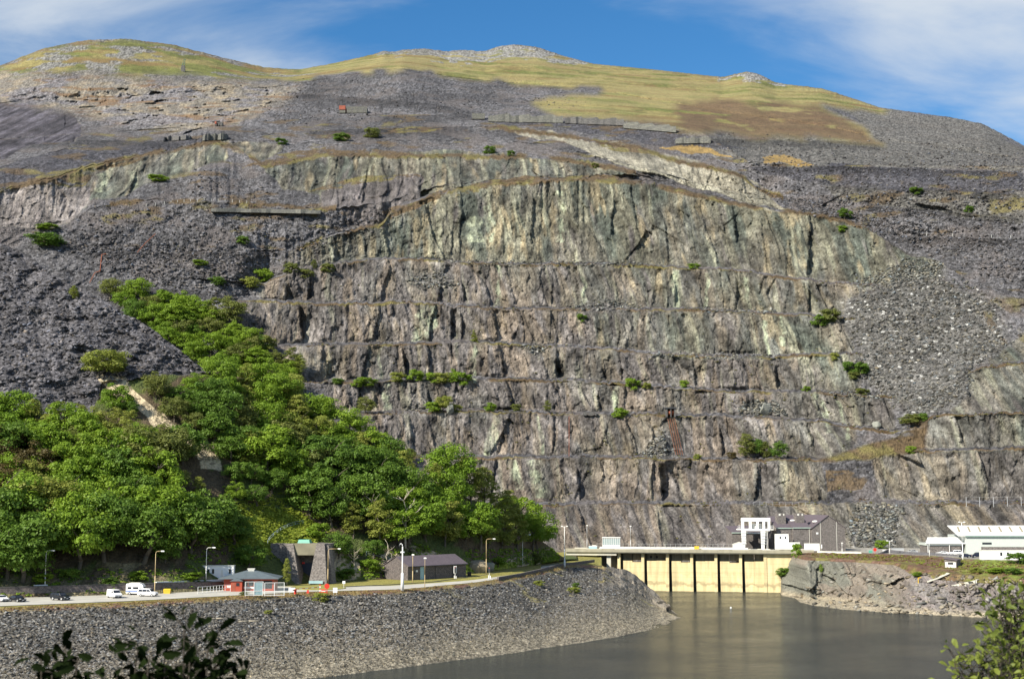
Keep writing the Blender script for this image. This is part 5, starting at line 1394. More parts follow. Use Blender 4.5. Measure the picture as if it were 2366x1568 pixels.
def tide_stains(m):
    t = m.node_tree; b = t.nodes['Principled BSDF']; src = b.inputs['Base Color'].links[0].from_socket
    tcn = N(t, 'ShaderNodeTexCoord'); sp = N(t, 'ShaderNodeSeparateXYZ'); t.links.new(tcn.outputs['Object'], sp.inputs[0])
    n = N(t, 'ShaderNodeTexNoise'); n.inputs['Scale'].default_value = .35; n.inputs['Detail'].default_value = 6; t.links.new(tcn.outputs['Object'], n.inputs['Vector'])
    a = N(t, 'ShaderNodeMath', operation='MULTIPLY_ADD'); a.inputs[1].default_value = 5.0; t.links.new(n.outputs['Fac'], a.inputs[0]); t.links.new(sp.outputs[2], a.inputs[2])
    wv = N(t, 'ShaderNodeMath', operation='SINE'); sc_ = N(t, 'ShaderNodeMath', operation='MULTIPLY'); sc_.inputs[1].default_value = 1.5; t.links.new(a.outputs[0], sc_.inputs[0]); t.links.new(sc_.outputs[0], wv.inputs[0])
    r1 = N(t, 'ShaderNodeMapRange'); r1.inputs['From Min'].default_value = 10.5; r1.inputs['From Max'].default_value = 6.0; r1.inputs['To Min'].default_value = 0.0; r1.inputs['To Max'].default_value = 1.0; t.links.new(a.outputs[0], r1.inputs['Value'])
    r2 = N(t, 'ShaderNodeMapRange'); r2.inputs['From Min'].default_value = .2; r2.inputs['From Max'].default_value = 1.0; r2.inputs['To Max'].default_value = .55; t.links.new(wv.outputs[0], r2.inputs['Value'])
    mu = N(t, 'ShaderNodeMath', operation='MULTIPLY'); t.links.new(r1.outputs[0], mu.inputs[0]); t.links.new(r2.outputs[0], mu.inputs[1])
    mx = N(t, 'ShaderNodeMix', data_type='RGBA'); t.links.new(mu.outputs[0], mx.inputs['Factor']); t.links.new(src, mx.inputs[6]); mx.inputs[7].default_value = (.20, .155, .085, 1)
    jn = N(t, 'ShaderNodeMath', operation='MODULO'); jn.inputs[1].default_value = 1.8; t.links.new(sp.outputs[2], jn.inputs[0])
    jl = N(t, 'ShaderNodeMath', operation='LESS_THAN'); jl.inputs[1].default_value = .12; t.links.new(jn.outputs[0], jl.inputs[0])
    jm = N(t, 'ShaderNodeMath', operation='MULTIPLY'); jm.inputs[1].default_value = .28; t.links.new(jl.outputs[0], jm.inputs[0])
    m2 = N(t, 'ShaderNodeMix', data_type='RGBA'); t.links.new(jm.outputs[0], m2.inputs['Factor']); t.links.new(mx.outputs[2], m2.inputs[6]); m2.inputs[7].default_value = (.16, .13, .08, 1)
    t.links.new(m2.outputs[2], b.inputs['Base Color'])
tide_stains(CONCY)
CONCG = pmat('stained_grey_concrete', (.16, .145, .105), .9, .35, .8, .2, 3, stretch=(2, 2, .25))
CONCL = pmat('light_concrete', (.52, .50, .42), .85, .12, .5)
YELL = pmat('yellow_plastic', (.65, .42, .03), .5, .06, 2)
GREENP = pmat('green_painted_metal', (.10, .36, .26), .5, .1, 2)
BLUEP = pmat('pale_blue_paint', (.30, .46, .50), .5, .08, 2)
RAILB = pmat('blue_grey_rail_paint', (.34, .42, .46), .5, .08, 2)
ASPH = pmat('worn_asphalt', (.42, .405, .36), .9, .18, .25, .2, 20)
KERB = pmat('dark_kerb_stone', (.07, .068, .065), .9, .25, 1.5)
SLATEW = masonry('slate_masonry', (.105, .085, .082), (.060, .050, .052), (.155, .14, .13), .75, .30)
SLATEB = masonry('slate_block_masonry', (.155, .136, .126), (.098, .085, .080), (.21, .195, .18), .9, .40)
DRYW = masonry('dry_stone_wall', (.13, .125, .115), (.08, .078, .08), (.03, .03, .03), 1.0, .35)
REVET = masonry('pale_dry_stone_revetment', (.15, .15, .125), (.095, .095, .088), (.05, .05, .05), 1.4, .5)
RUST = pmat('rusty_iron', (.22, .065, .03), .8, .3, 2)
OLDRED = pmat('red_oxide_sheet', (.26, .065, .035), .7, .2, 1)
WLEVEL = 0.0
ZR = 13.22                                     # level of the road shelf
def gz(u, v):                                   # standing point on the shelf
    return ptz(u, v, ZR)
def at(S, u, v):
    p = lookup(S, u, v)
    if p is None: raise RuntimeError(f'no ground at {u},{v}')
    return p
def ppm(p): return F / p.y                       # photo pixels per metre there

# ------------------------------------------------------------------ road and yard surfaces, kerbs
def strip_mesh(name, near, far, dz, mat, n=90, u0=None, u1=None):
    us = np.linspace(u0, u1, n); A = [ptz(u, lin(u, near), ZR + dz) for u in us]; B = [ptz(u, lin(u, far), ZR + dz) for u in us]
    vs = A + B; fs = [(i, i + 1, n + i + 1, n + i) for i in range(n - 1)]
    return tag(MB().add(vs, fs).build(name, mat), kind='structure')
E_NEAR = [(-400, 1418), (0, 1399), (300, 1387), (530, 1375), (700, 1366), (930, 1360), (1100, 1344), (1200, 1329), (1262, 1315), (1290, 1306.5)]
E_FAR = [(-400, 1392), (0, 1380), (350, 1370), (450, 1365), (560, 1358), (640, 1353), (700, 1350), (800, 1354), (900, 1352), (1000, 1346), (1100, 1333), (1200, 1317), (1250, 1308), (1290, 1302)]
SHZ = .10
strip_mesh('yard_road', E_NEAR, E_FAR, SHZ, ASPH, 140, -400, 1290)
def kerb(name, label, edge, u0, u1, h, wd, mat, n=60):
    m = MB(); us = np.linspace(u0, u1, n)
    P0 = [ptz(u, lin(u, edge), ZR) for u in us]
    vs, fs = [], []
    for i, p in enumerate(P0):
        d = (P0[min(i + 1, n - 1)] - P0[max(i - 1, 0)]); d.z = 0; d.normalize(); q = Vector((-d.y, d.x, 0)) * wd / 2
        vs += [p - q + Vector((0, 0, -.2)), p - q + Vector((0, 0, h)), p + q + Vector((0, 0, h)), p + q + Vector((0, 0, -.2))]
    for i in range(n - 1):
        for k in range(4):
            a, b = i * 4 + k, i * 4 + (k + 1) % 4; fs.append((a, b, b + 4, a + 4))
    fs += [(0, 1, 2, 3), tuple((n - 1) * 4 + k for k in (3, 2, 1, 0))]
    o = m.add(vs, fs).build(name, mat)
    return tag(o, label, 'kerb' if h < .5 else 'wall')
kerb('kerb', 'dark stone kerb along the lawn side of the road', [(760, 1357.5), (820, 1355), (900, 1351.5), (1000, 1345), (1100, 1332), (1160, 1322), (1200, 1316), (1250, 1307), (1290, 1301.5)], 765, 1290, .28, .5, KERB)
kerb('low_wall', 'low dark slate wall on the lake side of the road bend', [(1130, 1342), (1200, 1330), (1262, 1316), (1290, 1308), (1372, 1297)], 1150, 1372, .8, .5, SLATEW)
isl = MB(); ring = []
for a in range(24):
    t = 2 * math.pi * a / 24; u = 735 + 64 * math.cos(t); v = 1358.5 + 4.6 * math.sin(t); p = ptz(u, v, ZR); ring.append((p.x, p.y))
tag(isl.slab(ring, ZR - .1, ZR + .26).build('grass_island', pmat('lawn_grass', (.24, .23, .055), .95, .3, .8)), 'oval grass island in the road before the tunnel portal', 'grass island')

# ------------------------------------------------------------------ retaining wall behind the car park
def wall_along(name, label, pts, z0, z1s, thick, mat, capmat=None, cat='wall'):
    t = thing(name, label, cat, (0, 0, 0))
    m = MB(); c = MB(); vs, fs, cvs, cfs = [], [], [], []
    n = len(pts)
    for i, (p, z1) in enumerate(zip(pts, z1s)):
        d = (pts[min(i + 1, n - 1)] - pts[max(i - 1, 0)]); d.z = 0; d.normalize(); q = Vector((-d.y, d.x, 0)) * thick / 2
        a, b = p - q, p + q
        vs += [(a.x, a.y, z0), (a.x, a.y, z1), (b.x, b.y, z1), (b.x, b.y, z0)]
        a, b = p - q * 1.25, p + q * 1.25
        cvs += [(a.x, a.y, z1 + .004), (a.x, a.y, z1 + .16), (b.x, b.y, z1 + .16), (b.x, b.y, z1 + .004)]
    for i in range(n - 1):
        for k in range(4):
            a, b = i * 4 + k, i * 4 + (k + 1) % 4; fs.append((a, b, b + 4, a + 4))
    fs += [(0, 1, 2, 3), tuple((n - 1) * 4 + k for k in (3, 2, 1, 0))]
    m.add(vs, fs).build('masonry', mat, t)
    if capmat: c.add(cvs, fs).build('coping', capmat, t)
    return t
wp, wz = [], []
for u in np.linspace(-260, 512, 30):
    p = ptz(u, lin(u, BACKV := [(a, b) for a, b, c in BACK]), ZR); wp.append(p)
    wz.append(float(P(u, lin(u, [(-400, 1368), (0, 1356.5), (240, 1350), (350, 1347), (512, 1343.5)]), p.y)[2]))
wall_along('retaining_wall', 'long dark slate retaining wall behind the parked cars', wp, ZR - .5, wz, .7, SLATEW, KERB)
# pale concrete footings seen on top of the wall
for (u0, u1, lab) in ((72, 104, 'short white concrete plinth at the first lamp'), (355, 515, 'long white concrete ledge running to the cabin')):
    a = ptz(u0, lin(u0, BACKV), ZR); b = ptz(u1, lin(u1, BACKV), ZR); za = float(P(u0, lin(u0, [(0, 1355), (104, 1352), (355, 1345.5), (515, 1339.5)]), a.y + 1.2)[2]); 
    m = MB(); pts = [Vector((a.x, a.y + 1.4, za - .5)), Vector((b.x, b.y + 1.4, float(P(u1, lin(u1, [(0, 1355), (104, 1352), (355, 1345.5), (515, 1339.5)]), b.y + 1.2)[2]) - .5))]
    d = (pts[1] - pts[0]); q = Vector((-d.y, d.x, 0)).normalized() * .5
    m.add([pts[0] - q, pts[1] - q, pts[1] + q, pts[0] + q] + [x + Vector((0, 0, .75)) for x in (pts[0] - q, pts[1] - q, pts[1] + q, pts[0] + q)], [(0, 3, 2, 1), (4, 5, 6, 7), (0, 1, 5, 4), (1, 2, 6, 5), (2, 3, 7, 6), (3, 0, 4, 7)])
    tag(m.build('concrete_plinth', WHITE), lab, 'plinth')

# ------------------------------------------------------------------ fences
def mesh_fence(name, label, pts, h, step=3.0, mat=DARKM, rails=(.98, .5, .04), pr=.05, rr=.02, cat='fence', toph=None):
    t = thing(name, label, cat, pts[0]); o = pts[0]
    segs = [(pts[i], pts[i + 1]) for i in range(len(pts) - 1)]
    posts = []
    for a, b in segs:
        k = max(1, int((b - a).length / step))
        posts += [a.lerp(b, i / k) for i in range(k)]
    posts.append(pts[-1])
    if len(posts) > 90: posts = posts[:90]
    me = MB().tube((0, 0, -.3), (0, 0, h), pr, pr, 6).mesh('post', mat)
    for q in posts:
        po = bpy.data.objects.new('post', me); C.objects.link(po); po.parent = t; po.location = q - o
    for z in rails:
        r = MB()
        for i in range(len(posts) - 1): r.tube(posts[i] - o + Vector((0, 0, h * z)), posts[i + 1] - o + Vector((0, 0, h * z)), rr, rr, 4)
        r.build('rail', mat, t)
    return t
fp = [at(WD, u, v) for u, v in ((1085, 1319), (1120, 1315), (1160, 1310), (1200, 1303), (1240, 1296), (1275, 1290))]
mesh_fence('mesh_fence', 'dark wire mesh fence between the lawn and the rocks', fp, 2.6, 2.4, rails=(.97, .75, .5, .25, .04))
fp = [Vector((p.x, p.y + 2.2, z)) for p, z in zip(wp[7:26:3], wz[7:26:3])]
mesh_fence('wire_fence', 'thin dark wire fence on top of the slate retaining wall', fp, 1.7, 3.0, rails=(.97, .5), pr=.04, rr=.012)
fp = [ptz(u, v, float(P(u, v, 0 * u + 628 - 30)[2])) for u, v in ((2215, 1168), (2365, 1165), (2440, 1164))]
fp = [at(MT, u, v + 2) for u, v in ((2232, 1167), (2263, 1167), (2295, 1167), (2327, 1166), (2359, 1166), (2392, 1166))]
mesh_fence('tall_fence', 'tall pale steel posts strung with wire on the lowest ledge at right', fp, 3.9, 40, STEEL, (.98,), .11, .02)
fp = [at(MT, u, v) for u, v in ((1740, 1167), (1800, 1167), (1860, 1167), (1880, 1167))]
mesh_fence('ledge_fence', 'thin wire fence on the lowest ledge above the crane', fp, 1.5, 2.6, STEEL, (.95, .5), .05, .02)
fp = [at(MT, u, v) for u, v in ((338, 477), (380, 472), (440, 466), (520, 466), (570, 470))]
mesh_fence('white_post_fence', 'row of little white posts along the left tip terrace', fp, 1.6, 3.6, POLEG, (.05,), .15, .03)
fp = [at(MT, u, v) for u, v in ((2140, 545), (2200, 546), (2290, 549), (2380, 553))]
mesh_fence('white_post_fence', 'row of little white posts crossing the right scree', fp, 1.7, 7.5, POLEG, (.05,), .16, .03)

# ------------------------------------------------------------------ lamps
def lamp(u, v, vtop, lab, arm=1.6, pole=POLEW, p=None, r=.11, head='arm', rz=0.0, base_box=False):
    p = p or ptz(u, v, ZR)
    h = (v - vtop) / ppm(p)
    t = thing('street_lamp', lab, 'street lamp', p, rz, 'street lamps along the road and yards')
    MB().tube((0, 0, -.4), (0, 0, h * .45), r * 1.25, r, 8).tube((0, 0, h * .45), (0, 0, h - (.5 if head == 'arm' else 0)), r * .8, r * .6, 8).build('pole', pole, t, True)
    if base_box: MB().tube((0, 0, -.2), (0, 0, 2.2), r * 2.0, r * 1.7, 8).build('base', pole, t, True)
    if head == 'arm':
        MB().path([(0, 0, h - .5), (.12, 0, h - .18), (.4, 0, h), (arm, 0, h + .04)], r * .55, 6).build('arm', pole, t, True)
        hd = MB().frust(arm - .1, arm + .75, -.16, .16, h - .04, arm - .05, arm + .65, -.1, .1, h + .16).build('lamp_head', POLEW, t)
        MB().box(arm, arm + .65, -.13, .13, h - .12, h - .044).build('lens', LAMPW, hd)
    elif head == 'double':
        MB().box(-.75, .75, -.06, .06, h - .02, h + .08).build('arm', pole, t)
        for s in (-1, 1):
            hd = MB().frust(s * .85 - .32, s * .85 + .32, -.28, .22, h + .08, s * .85 - .25, s * .85 + .25, -.2, .2, h + .34).build('lamp_head', POLEW, t)
            MB().box(s * .85 - .27, s * .85 + .27, -.24, .18, h + .02, h + .076).build('lens', LAMPW, hd)
    elif head == 'cap':
        hd = MB().frust(-.35, .45, -.2, .2, h, -.2, .3, -.12, .12, h + .28).build('lamp_head', POLEW, t)
        MB().box(-.25, .35, -.15, .15, h - .08, h - .004).build('lens', LAMPW, hd)
    return t
wl = lambda u, v: Vector((ptz(u, lin(u, BACKV), ZR).x, ptz(u, lin(u, BACKV), ZR).y + 1.5, float(P(u, v, float(ptz(u, lin(u, BACKV), ZR).y) + 1.5)[2])))
lamp(98, 1355, 1273, 'leftmost street lamp, behind the wall above the dark cars', 1.3, p=wl(98, 1355))
lamp(357, 1375, 1275, 'tan street lamp in the car park beside the white estate car', 1.3, POLET)
lamp(472, 1340, 1266, 'street lamp at the left end of the white cabin', 1.5, p=wl(472, 1340))
lamp(757, 1350, 1269, 'tan street lamp right of the tunnel portal', 2.6, POLET)
lamp(953, 1347, 1283, 'tan pole lamp in front of the shed door', .8, POLET, head='cap')
lamp(981, 1357, 1291, 'thin tan pole at the roadside right of the shed door', .8, POLET, r=.07, head='cap')
lamp(1123, 1328, 1246, 'street lamp right of the slate shed by the traffic light', 2.0, POLET)
lamp(1207, 1311, 1236, 'street lamp on the lawn before the last big oaks', 2.0)
lamp(1304, 1308, 1218, 'tall white twin floodlight mast at the end of the road', 1, p=ptz(1304, 1308, 13.3), head='double', r=.16, base_box=True)
t = thing('camera_mast', 'thick white camera mast in front of the slate shed', 'mast', ptz(929, 1362, ZR))
hm = 105 / ppm(t.location)
MB().tube((0, 0, -.3), (0, 0, hm - .8), .20, .14, 10).build('pole', WHITE, t, True)
MB().tube((0, 0, -.2), (0, 0, 4.2), .42, .34, 10).build('base', WHITE, t, True)
MB().path([(0, 0, hm - .8), (-.1, 0, hm - .2), (-.45, 0, hm), (-.7, 0, hm - .3)], .09, 6).build('arm', WHITE, t, True)
MB().ball((-.75, 0, hm - .55), .22).build('camera_dome', DARKM, t, True)
MB().tube((-.5, 0, hm - 2.2), (.5, 0, hm - 2.2), .2, .2, 8).build('collar', WHITE, t, True)

# ------------------------------------------------------------------ vehicles
def vehicle(name, label, cat, p, ang, L, W, prof, glass, body, wheels, wr=.33, vents=None, roofbox=None, plate=True, taper=.86, beltz=None):
    """prof: side outline (x,z); glass: list of side window polygons in side view; everything above beltz leans inward"""
    t = thing(name, label, cat, p, ang)
    beltz = beltz or .95
    ztop = max(z for x, z in prof)
    def yat(z): return W / 2 * (1 - (1 - taper) * max(0, (z - beltz) / max(.01, ztop - beltz)))
    n = len(prof); m = MB()
    # body as a loft of three side outlines so the flanks round over
    rings = []
    for k, f in ((-1, .93), (-1, 1.0), (1, 1.0), (1, .93)):
        rings.append([(x * (1 if f == 1 else .985), k * yat(z) * (1 if f == 1 else .93) if f == 1 else k * yat(z) * 1.0, z if f == 1 else z) for x, z in prof])
    vs = [(x, -yat(z), z) for x, z in prof] + [(x, yat(z), z) for x, z in prof]
    fs = [tuple(range(n)), tuple(range(2 * n - 1, n - 1, -1))] + [((i + 1) % n, i, n + i, n + (i + 1) % n) for i in range(n)]
    b = m.add(vs, fs).build('body', body, t)
    bv = b.modifiers.new('bevel', 'BEVEL'); bv.width = .06; bv.segments = 2; bv.limit_method = 'ANGLE'
    for side in (-1, 1):
        for g in glass['side']:
            q = [(x, side * (yat(z) + .012), z) for x, z in g]
            q2 = [(x, side * (yat(z) - .03), z) for x, z in g]
            k = len(g); MB().add(q + q2, [tuple(range(k)) if side < 0 else tuple(range(k - 1, -1, -1))] + [(i, (i + 1) % k, k + (i + 1) % k, k + i) for i in range(k)]).build('side_window', GLASS, t)
    for nm, (xa, za, xb, zb) in glass['ends'].items():
        ya, yb_ = yat(za) * .88, yat(zb) * .88
        d = Vector((za - zb, 0, xb - xa)).normalized() * .015
        if nm == 'rear_window': d = -d if d.x > 0 else d
        elif d.x < 0: d = -d
        c = [Vector((xa, -ya, za)), Vector((xa, ya, za)), Vector((xb, yb_, zb)), Vector((xb, -yb_, zb))]
        MB().add([q + d for q in c] + [q - d for q in c], [(0, 1, 2, 3), (7, 6, 5, 4), (0, 4, 5, 1), (1, 5, 6, 2), (2, 6, 7, 3), (3, 7, 4, 0)]).build(nm, GLASS, t)
    for x in wheels:
        for side in (-1, 1):
            y = side * (W / 2 - .10)
            wo = MB().tube((x, y - .11, wr), (x, y + .11, wr), wr, wr, 16).build('wheel', BLACK, t)
            MB().tube((x, y + side * .112, wr), (x, y + side * .125, wr), wr * .6, wr * .55, 10).build('rim', STEEL, wo)
    xf = max(x for x, z in prof); xr = min(x for x, z in prof)
    for side in (-1, 1):
        MB().box(xf - .10, xf + .012, side * W * .36 - .18, side * W * .36 + .18, .62, .80).build('headlight', LAMPW, t)
        MB().box(xr - .012, xr + .06, side * W * .42 - .08, side * W * .42 + .08, .70, 1.0).build('tail_light', RED, t)
        MB().box(glass['mirror'] - .08, glass['mirror'] + .08, side * (W / 2 + .02) - .09, side * (W / 2 + .02) + .09, 1.0, 1.16).build('mirror', body, t)
    MB().box(xf - .06, xf + .02, -W * .42, W * .42, .26, .42).build('bumper', BLACK if body is not WHITE else DARKM, t)
    MB().box(xf - .05, xf + .018, -.45, .45, .50, .62).build('grille', BLACK, t)
    MB().box(xf, xf + .03, -.26, .26, .40, .50).build('number_plate', WHITE, t)
    return t
CARB = pmat('black_car_paint', (.012, .013, .017), .18, .05, 1, spec=.6)
CARD = pmat('navy_car_paint', (.012, .018, .04), .18, .05, 1, spec=.6)
CARW = pmat('white_car_paint', (.82, .82, .82), .25, .03, 1, spec=.5)
saloon = [(-2.1, .3), (2.05, .28), (2.15, .5), (2.1, .72), (1.85, .84), (1.0, .95), (.35, 1.38), (-.75, 1.43), (-1.55, 1.12), (-2.1, 1.02), (-2.15, .6)]
saloon_g = dict(side=[[(.75, .97), (.28, 1.31), (-.1, 1.35), (-.1, .97)], [(-.18, .97), (-.18, 1.35), (-.75, 1.36), (-1.35, 1.06), (-1.35, .98)]], ends=dict(windscreen=(.93, .98, .42, 1.35), rear_window=(-1.5, 1.13, -.85, 1.41)), mirror=.75)
suv = [(-2.3, .38), (2.2, .36), (2.32, .62), (2.25, .92), (1.95, 1.05), (1.05, 1.14), (.55, 1.66), (-1.0, 1.72), (-2.1, 1.68), (-2.28, 1.2), (-2.34, .7)]
suv_g = dict(side=[[(.85, 1.17), (.48, 1.58), (0, 1.61), (0, 1.17)], [(-.08, 1.17), (-.08, 1.61), (-1.0, 1.63), (-1.0, 1.17)], [(-1.1, 1.17), (-1.1, 1.62), (-1.95, 1.58), (-2.05, 1.2)]], ends=dict(windscreen=(1.0, 1.18, .6, 1.62), rear_window=(-2.27, 1.22, -2.12, 1.62)), mirror=.85)
van = [(-2.2, .34), (2.1, .32), (2.22, .6), (2.16, .92), (1.92, 1.06), (1.45, 1.14), (.88, 1.80), (.4, 1.90), (-2.12, 1.90), (-2.24, 1.6), (-2.24, .6)]
van_g = dict(side=[[(1.25, 1.16), (.82, 1.66), (.35, 1.68), (.35, 1.16)]], ends=dict(windscreen=(1.40, 1.18, .92, 1.76)), mirror=1.25)
mpv = [(-2.2, .34), (2.1, .32), (2.22, .6), (2.16, .88), (1.9, 1.0), (1.3, 1.10), (.62, 1.70), (.1, 1.82), (-1.9, 1.82), (-2.18, 1.2), (-2.24, .6)]
mpv_g = dict(side=[[(1.05, 1.13), (.58, 1.58), (.1, 1.62), (.1, 1.13)], [(.02, 1.13), (.02, 1.63), (-.95, 1.64), (-.95, 1.13)], [(-1.05, 1.13), (-1.05, 1.63), (-1.8, 1.62), (-2.0, 1.16)]], ends=dict(windscreen=(1.24, 1.14, .68, 1.67), rear_window=(-2.16, 1.24, -1.94, 1.72)), mirror=1.1)
camper = [(-2.6, .36), (2.5, .34), (2.62, .62), (2.55, .95), (2.3, 1.1), (1.9, 1.2), (1.45, 1.95), (1.5, 2.15), (1.0, 2.62), (-2.5, 2.62), (-2.62, 2.3), (-2.62, .6)]
camper_g = dict(side=[[(1.7, 1.24), (1.35, 1.75), (.8, 1.78), (.8, 1.24)], [(.4, 1.35), (.4, 1.85), (-.9, 1.85), (-.9, 1.35)], [(-1.3, 1.35), (-1.3, 1.85), (-2.2, 1.85), (-2.2, 1.35)]], ends=dict(windscreen=(1.86, 1.26, 1.46, 1.9), rear_window=(-2.63, 1.35, -2.625, 2.0)), mirror=1.7)
up = Vector((0, 0, SHZ + .0))
vehicle('parked_car', 'white hatchback half cut off by the left edge of the picture', 'car', gz(2, 1389.5) + up, R(-42), 4.3, 1.78, saloon, saloon_g, CARW, (-1.3, 1.3))
vehicle('parked_car', 'small black saloon parked beside the white hatchback', 'car', gz(40, 1390) + up, R(-38), 4.3, 1.78, saloon, saloon_g, CARB, (-1.3, 1.3))
vehicle('parked_car', 'black pickup style car standing alone before the slate wall', 'car', gz(139, 1386.5) + up, R(-32), 4.6, 1.88, suv, suv_g, CARB, (-1.4, 1.42), wr=.38, beltz=1.15)
vehicle('panel_van', 'small white panel van parked nose to the road', 'van', gz(264, 1381) + up, R(-50), 4.4, 1.85, van, van_g, CARW, (-1.35, 1.35), beltz=1.15, taper=.9)
vehicle('estate_car', 'white people carrier parked in front of the camper van', 'car', gz(341, 1377.5) + up, R(-8), 4.4, 1.82, mpv, mpv_g, CARW, (-1.35, 1.35), beltz=1.12)
cv = vehicle('camper_van', 'tall white and blue camper van half hidden behind the people carrier', 'camper van', gz(316, 1374.2) + Vector((0, .9, .1)), R(-4), 5.2, 2.0, camper, camper_g, CARW, (-1.7, 1.65), wr=.36, beltz=1.2, taper=.94)
MB().box(-2.62, 1.8, -1.012, 1.012, .75, .98).build('blue_stripe', pmat('blue_stripe_paint', (.08, .16, .42), .3, .05, 1), cv)
MB().box(-1.8, .6, -.75, .75, 2.625, 2.82).build('roof_vent', CREAM, cv)
t = thing('grit_bin', 'yellow grit bin against the slate wall beside the tan lamp', 'grit bin', gz(386, 1371.0) + up)
MB().frust(-.75, .75, -.45, .45, 0, -.85, .85, -.5, .5, .85).build('bin', YELL, t); MB().frust(-.88, .88, -.54, .54, .854, -.78, .78, -.2, .5, 1.12).build('lid', YELL, t)
# cars in the far right yard
RY = lambda u, v: at(RB, u, v)
for (u, v, lab, bm, pr, gg, a) in ((2228, 1287.5, 'dark blue saloon at the left in the right hand yard', CARD, saloon, saloon_g, 175), (2258, 1287, 'dark blue estate car beside the white warehouse wall', CARD, mpv, mpv_g, 182)):
    vehicle('parked_car', lab, 'car', RY(u, v), R(a), 4.4, 1.8, pr, gg, bm, (-1.3, 1.3))
for (u, v, lab, bm, pr, gg, a) in ((2106, 1278, 'light grey saloon behind the low slate bund in the yard', STEEL, saloon, saloon_g, 185), (2176, 1281, 'white saloon left of the dark blue cars', CARW, saloon, saloon_g, 180), (2206, 1281.2, 'white hatchback under the canopy of the warehouse', CARW, mpv, mpv_g, 185)):
    vehicle('parked_car', lab, 'car', RY(u, v), R(a), 4.4, 1.8, pr, gg, bm, (-1.3, 1.3))

# ------------------------------------------------------------------ white cabin, gatehouse, ramp, gates
def window_(parent, x0, x1, z0, z1, y, fr=.06, mat=None, nm='window', face=-1):
    f = MB()
    for a in ((x0 - fr, x1 + fr, z0 - fr, z0), (x0 - fr, x1 + fr, z1, z1 + fr), (x0 - fr, x0, z0, z1), (x1, x1 + fr, z0, z1)):
        f.box(a[0], a[1], min(y, y + face * .07), max(y, y + face * .07), a[2], a[3])
    fo = f.build(nm, mat or WHITE, parent)
    MB().box(x0, x1, min(y - face * .01, y + face * .03), max(y - face * .01, y + face * .03), z0, z1).build('pane', GLASS, fo)
    return fo
pc = ptz(515, lin(515, BACKV), ZR); cy_ = pc.y + 0.9; s_ = F / cy_
xc = (np.array([481, 551]) - 1182.5) / F * cy_ / (cP - 0)
t = thing('site_cabin', 'white flat-roofed portable cabin above the retaining wall', 'cabin', (float(xc.mean()) * 1.0, cy_, float(P(515, 1338, cy_)[2])), R(4))
w2 = float(xc[1] - xc[0]) / 2; hh = 30 / s_
MB().box(-w2, w2, 0, 2.6, 0, hh).build('wall', WHITE, t); MB().box(-w2 - .12, w2 + .12, -.12, 2.7, hh + .003, hh + .2).build('roof', CREAM, t)
MB().box(-w2, w2, .1, 2.5, -1.6, -.003).build('base', CONCL, t)
for k in (-.62, -.32, .76): window_(t, w2 * k - .28, w2 * k + .28, hh * .45, hh * .8, -.005)
MB().box(w2 * .18, w2 * .32, -.03, 0, .1, hh * .72).build('door', CREAM, t)

pg = gz(571, 1366); sg = ppm(pg)
t = thing('gatehouse', 'red timber gatehouse with a low dark hipped roof', 'gatehouse', pg + Vector((0, 5.0, .1)), R(3))
W2, D2 = 6.1, 4.0; hw = 3.15
MB().box(-W2, W2, -D2, D2, -.2, hw).build('wall', REDWOOD, t)
e = 1.25
rf = MB().add([(-W2 - e, -D2 - e, hw), (W2 + e, -D2 - e, hw), (W2 + e, D2 + e, hw), (-W2 - e, D2 + e, hw), (-.9, 0, hw + 1.75), (.9, 0, hw + 1.75),
               (-W2 - e, -D2 - e, hw - .18), (W2 + e, -D2 - e, hw - .18), (W2 + e, D2 + e, hw - .18), (-W2 - e, D2 + e, hw - .18)],
              [(0, 1, 5, 4), (1, 2, 5), (2, 3, 4, 5), (3, 0, 4), (0, 6, 7, 1), (1, 7, 8, 2), (2, 8, 9, 3), (3, 9, 6, 0), (9, 8, 7, 6)]).build('roof', ROOFG, t)
MB().box(-.75, .75, -.6, .6, hw + 1.3, hw + 1.95).box(-.9, .9, -.75, .75, hw + 1.953, hw + 2.15).build('roof_vent', CREAM, rf)
pr_ = MB().box(-4.2, -1.5, -D2 - 1.6, -D2 + .002, -.1, 2.5).build('porch', REDWOOD, t)
MB().prism([(-4.5, 2.5), (-1.2, 2.5), (-2.85, 3.35)], -D2 - 1.9, -D2 - .1).build('porch_roof', ROOFG, pr_)
window_(pr_, -2.9, -2.1, 1.3, 2.1, -D2 - 1.605, mat=REDWOOD)
MB().box(-4.0, -3.1, -D2 - 1.64, -D2 - 1.6, -.05, 2.1).build('door', OLDRED, pr_)
for x in (-.9, .5): window_(t, x - .55, x + .55, 1.2, 2.5, -D2 - .005, mat=REDWOOD)
MB().box(-5.4, -4.3, -D2 - .03, -D2 - .003, .9, 1.35).box(-1.2, 1.6, -D2 - .03, -D2 - .003, .62, 1.05).build('white_band', WHITE, t)
MB().box(2.0, 5.6, -D2 - .05, -D2 - .003, .6, 2.5).build('window_strip', GLASS, t)
mesh = [gz(u, v) + Vector((0, 0, .08)) for u, v in ((457, 1372), (478, 1370.5), (500, 1368.5), (520, 1367), (532, 1366.5))]
mesh_fence('ramp_railing', 'white railing of the ramp left of the red gatehouse', mesh, 1.65, .95, WHITE, (1.0, .55, .12), .06, .05, cat='railing')
PANEL = pmat('pale_wire_mesh', (.50, .56, .54), .5, .1, 9)
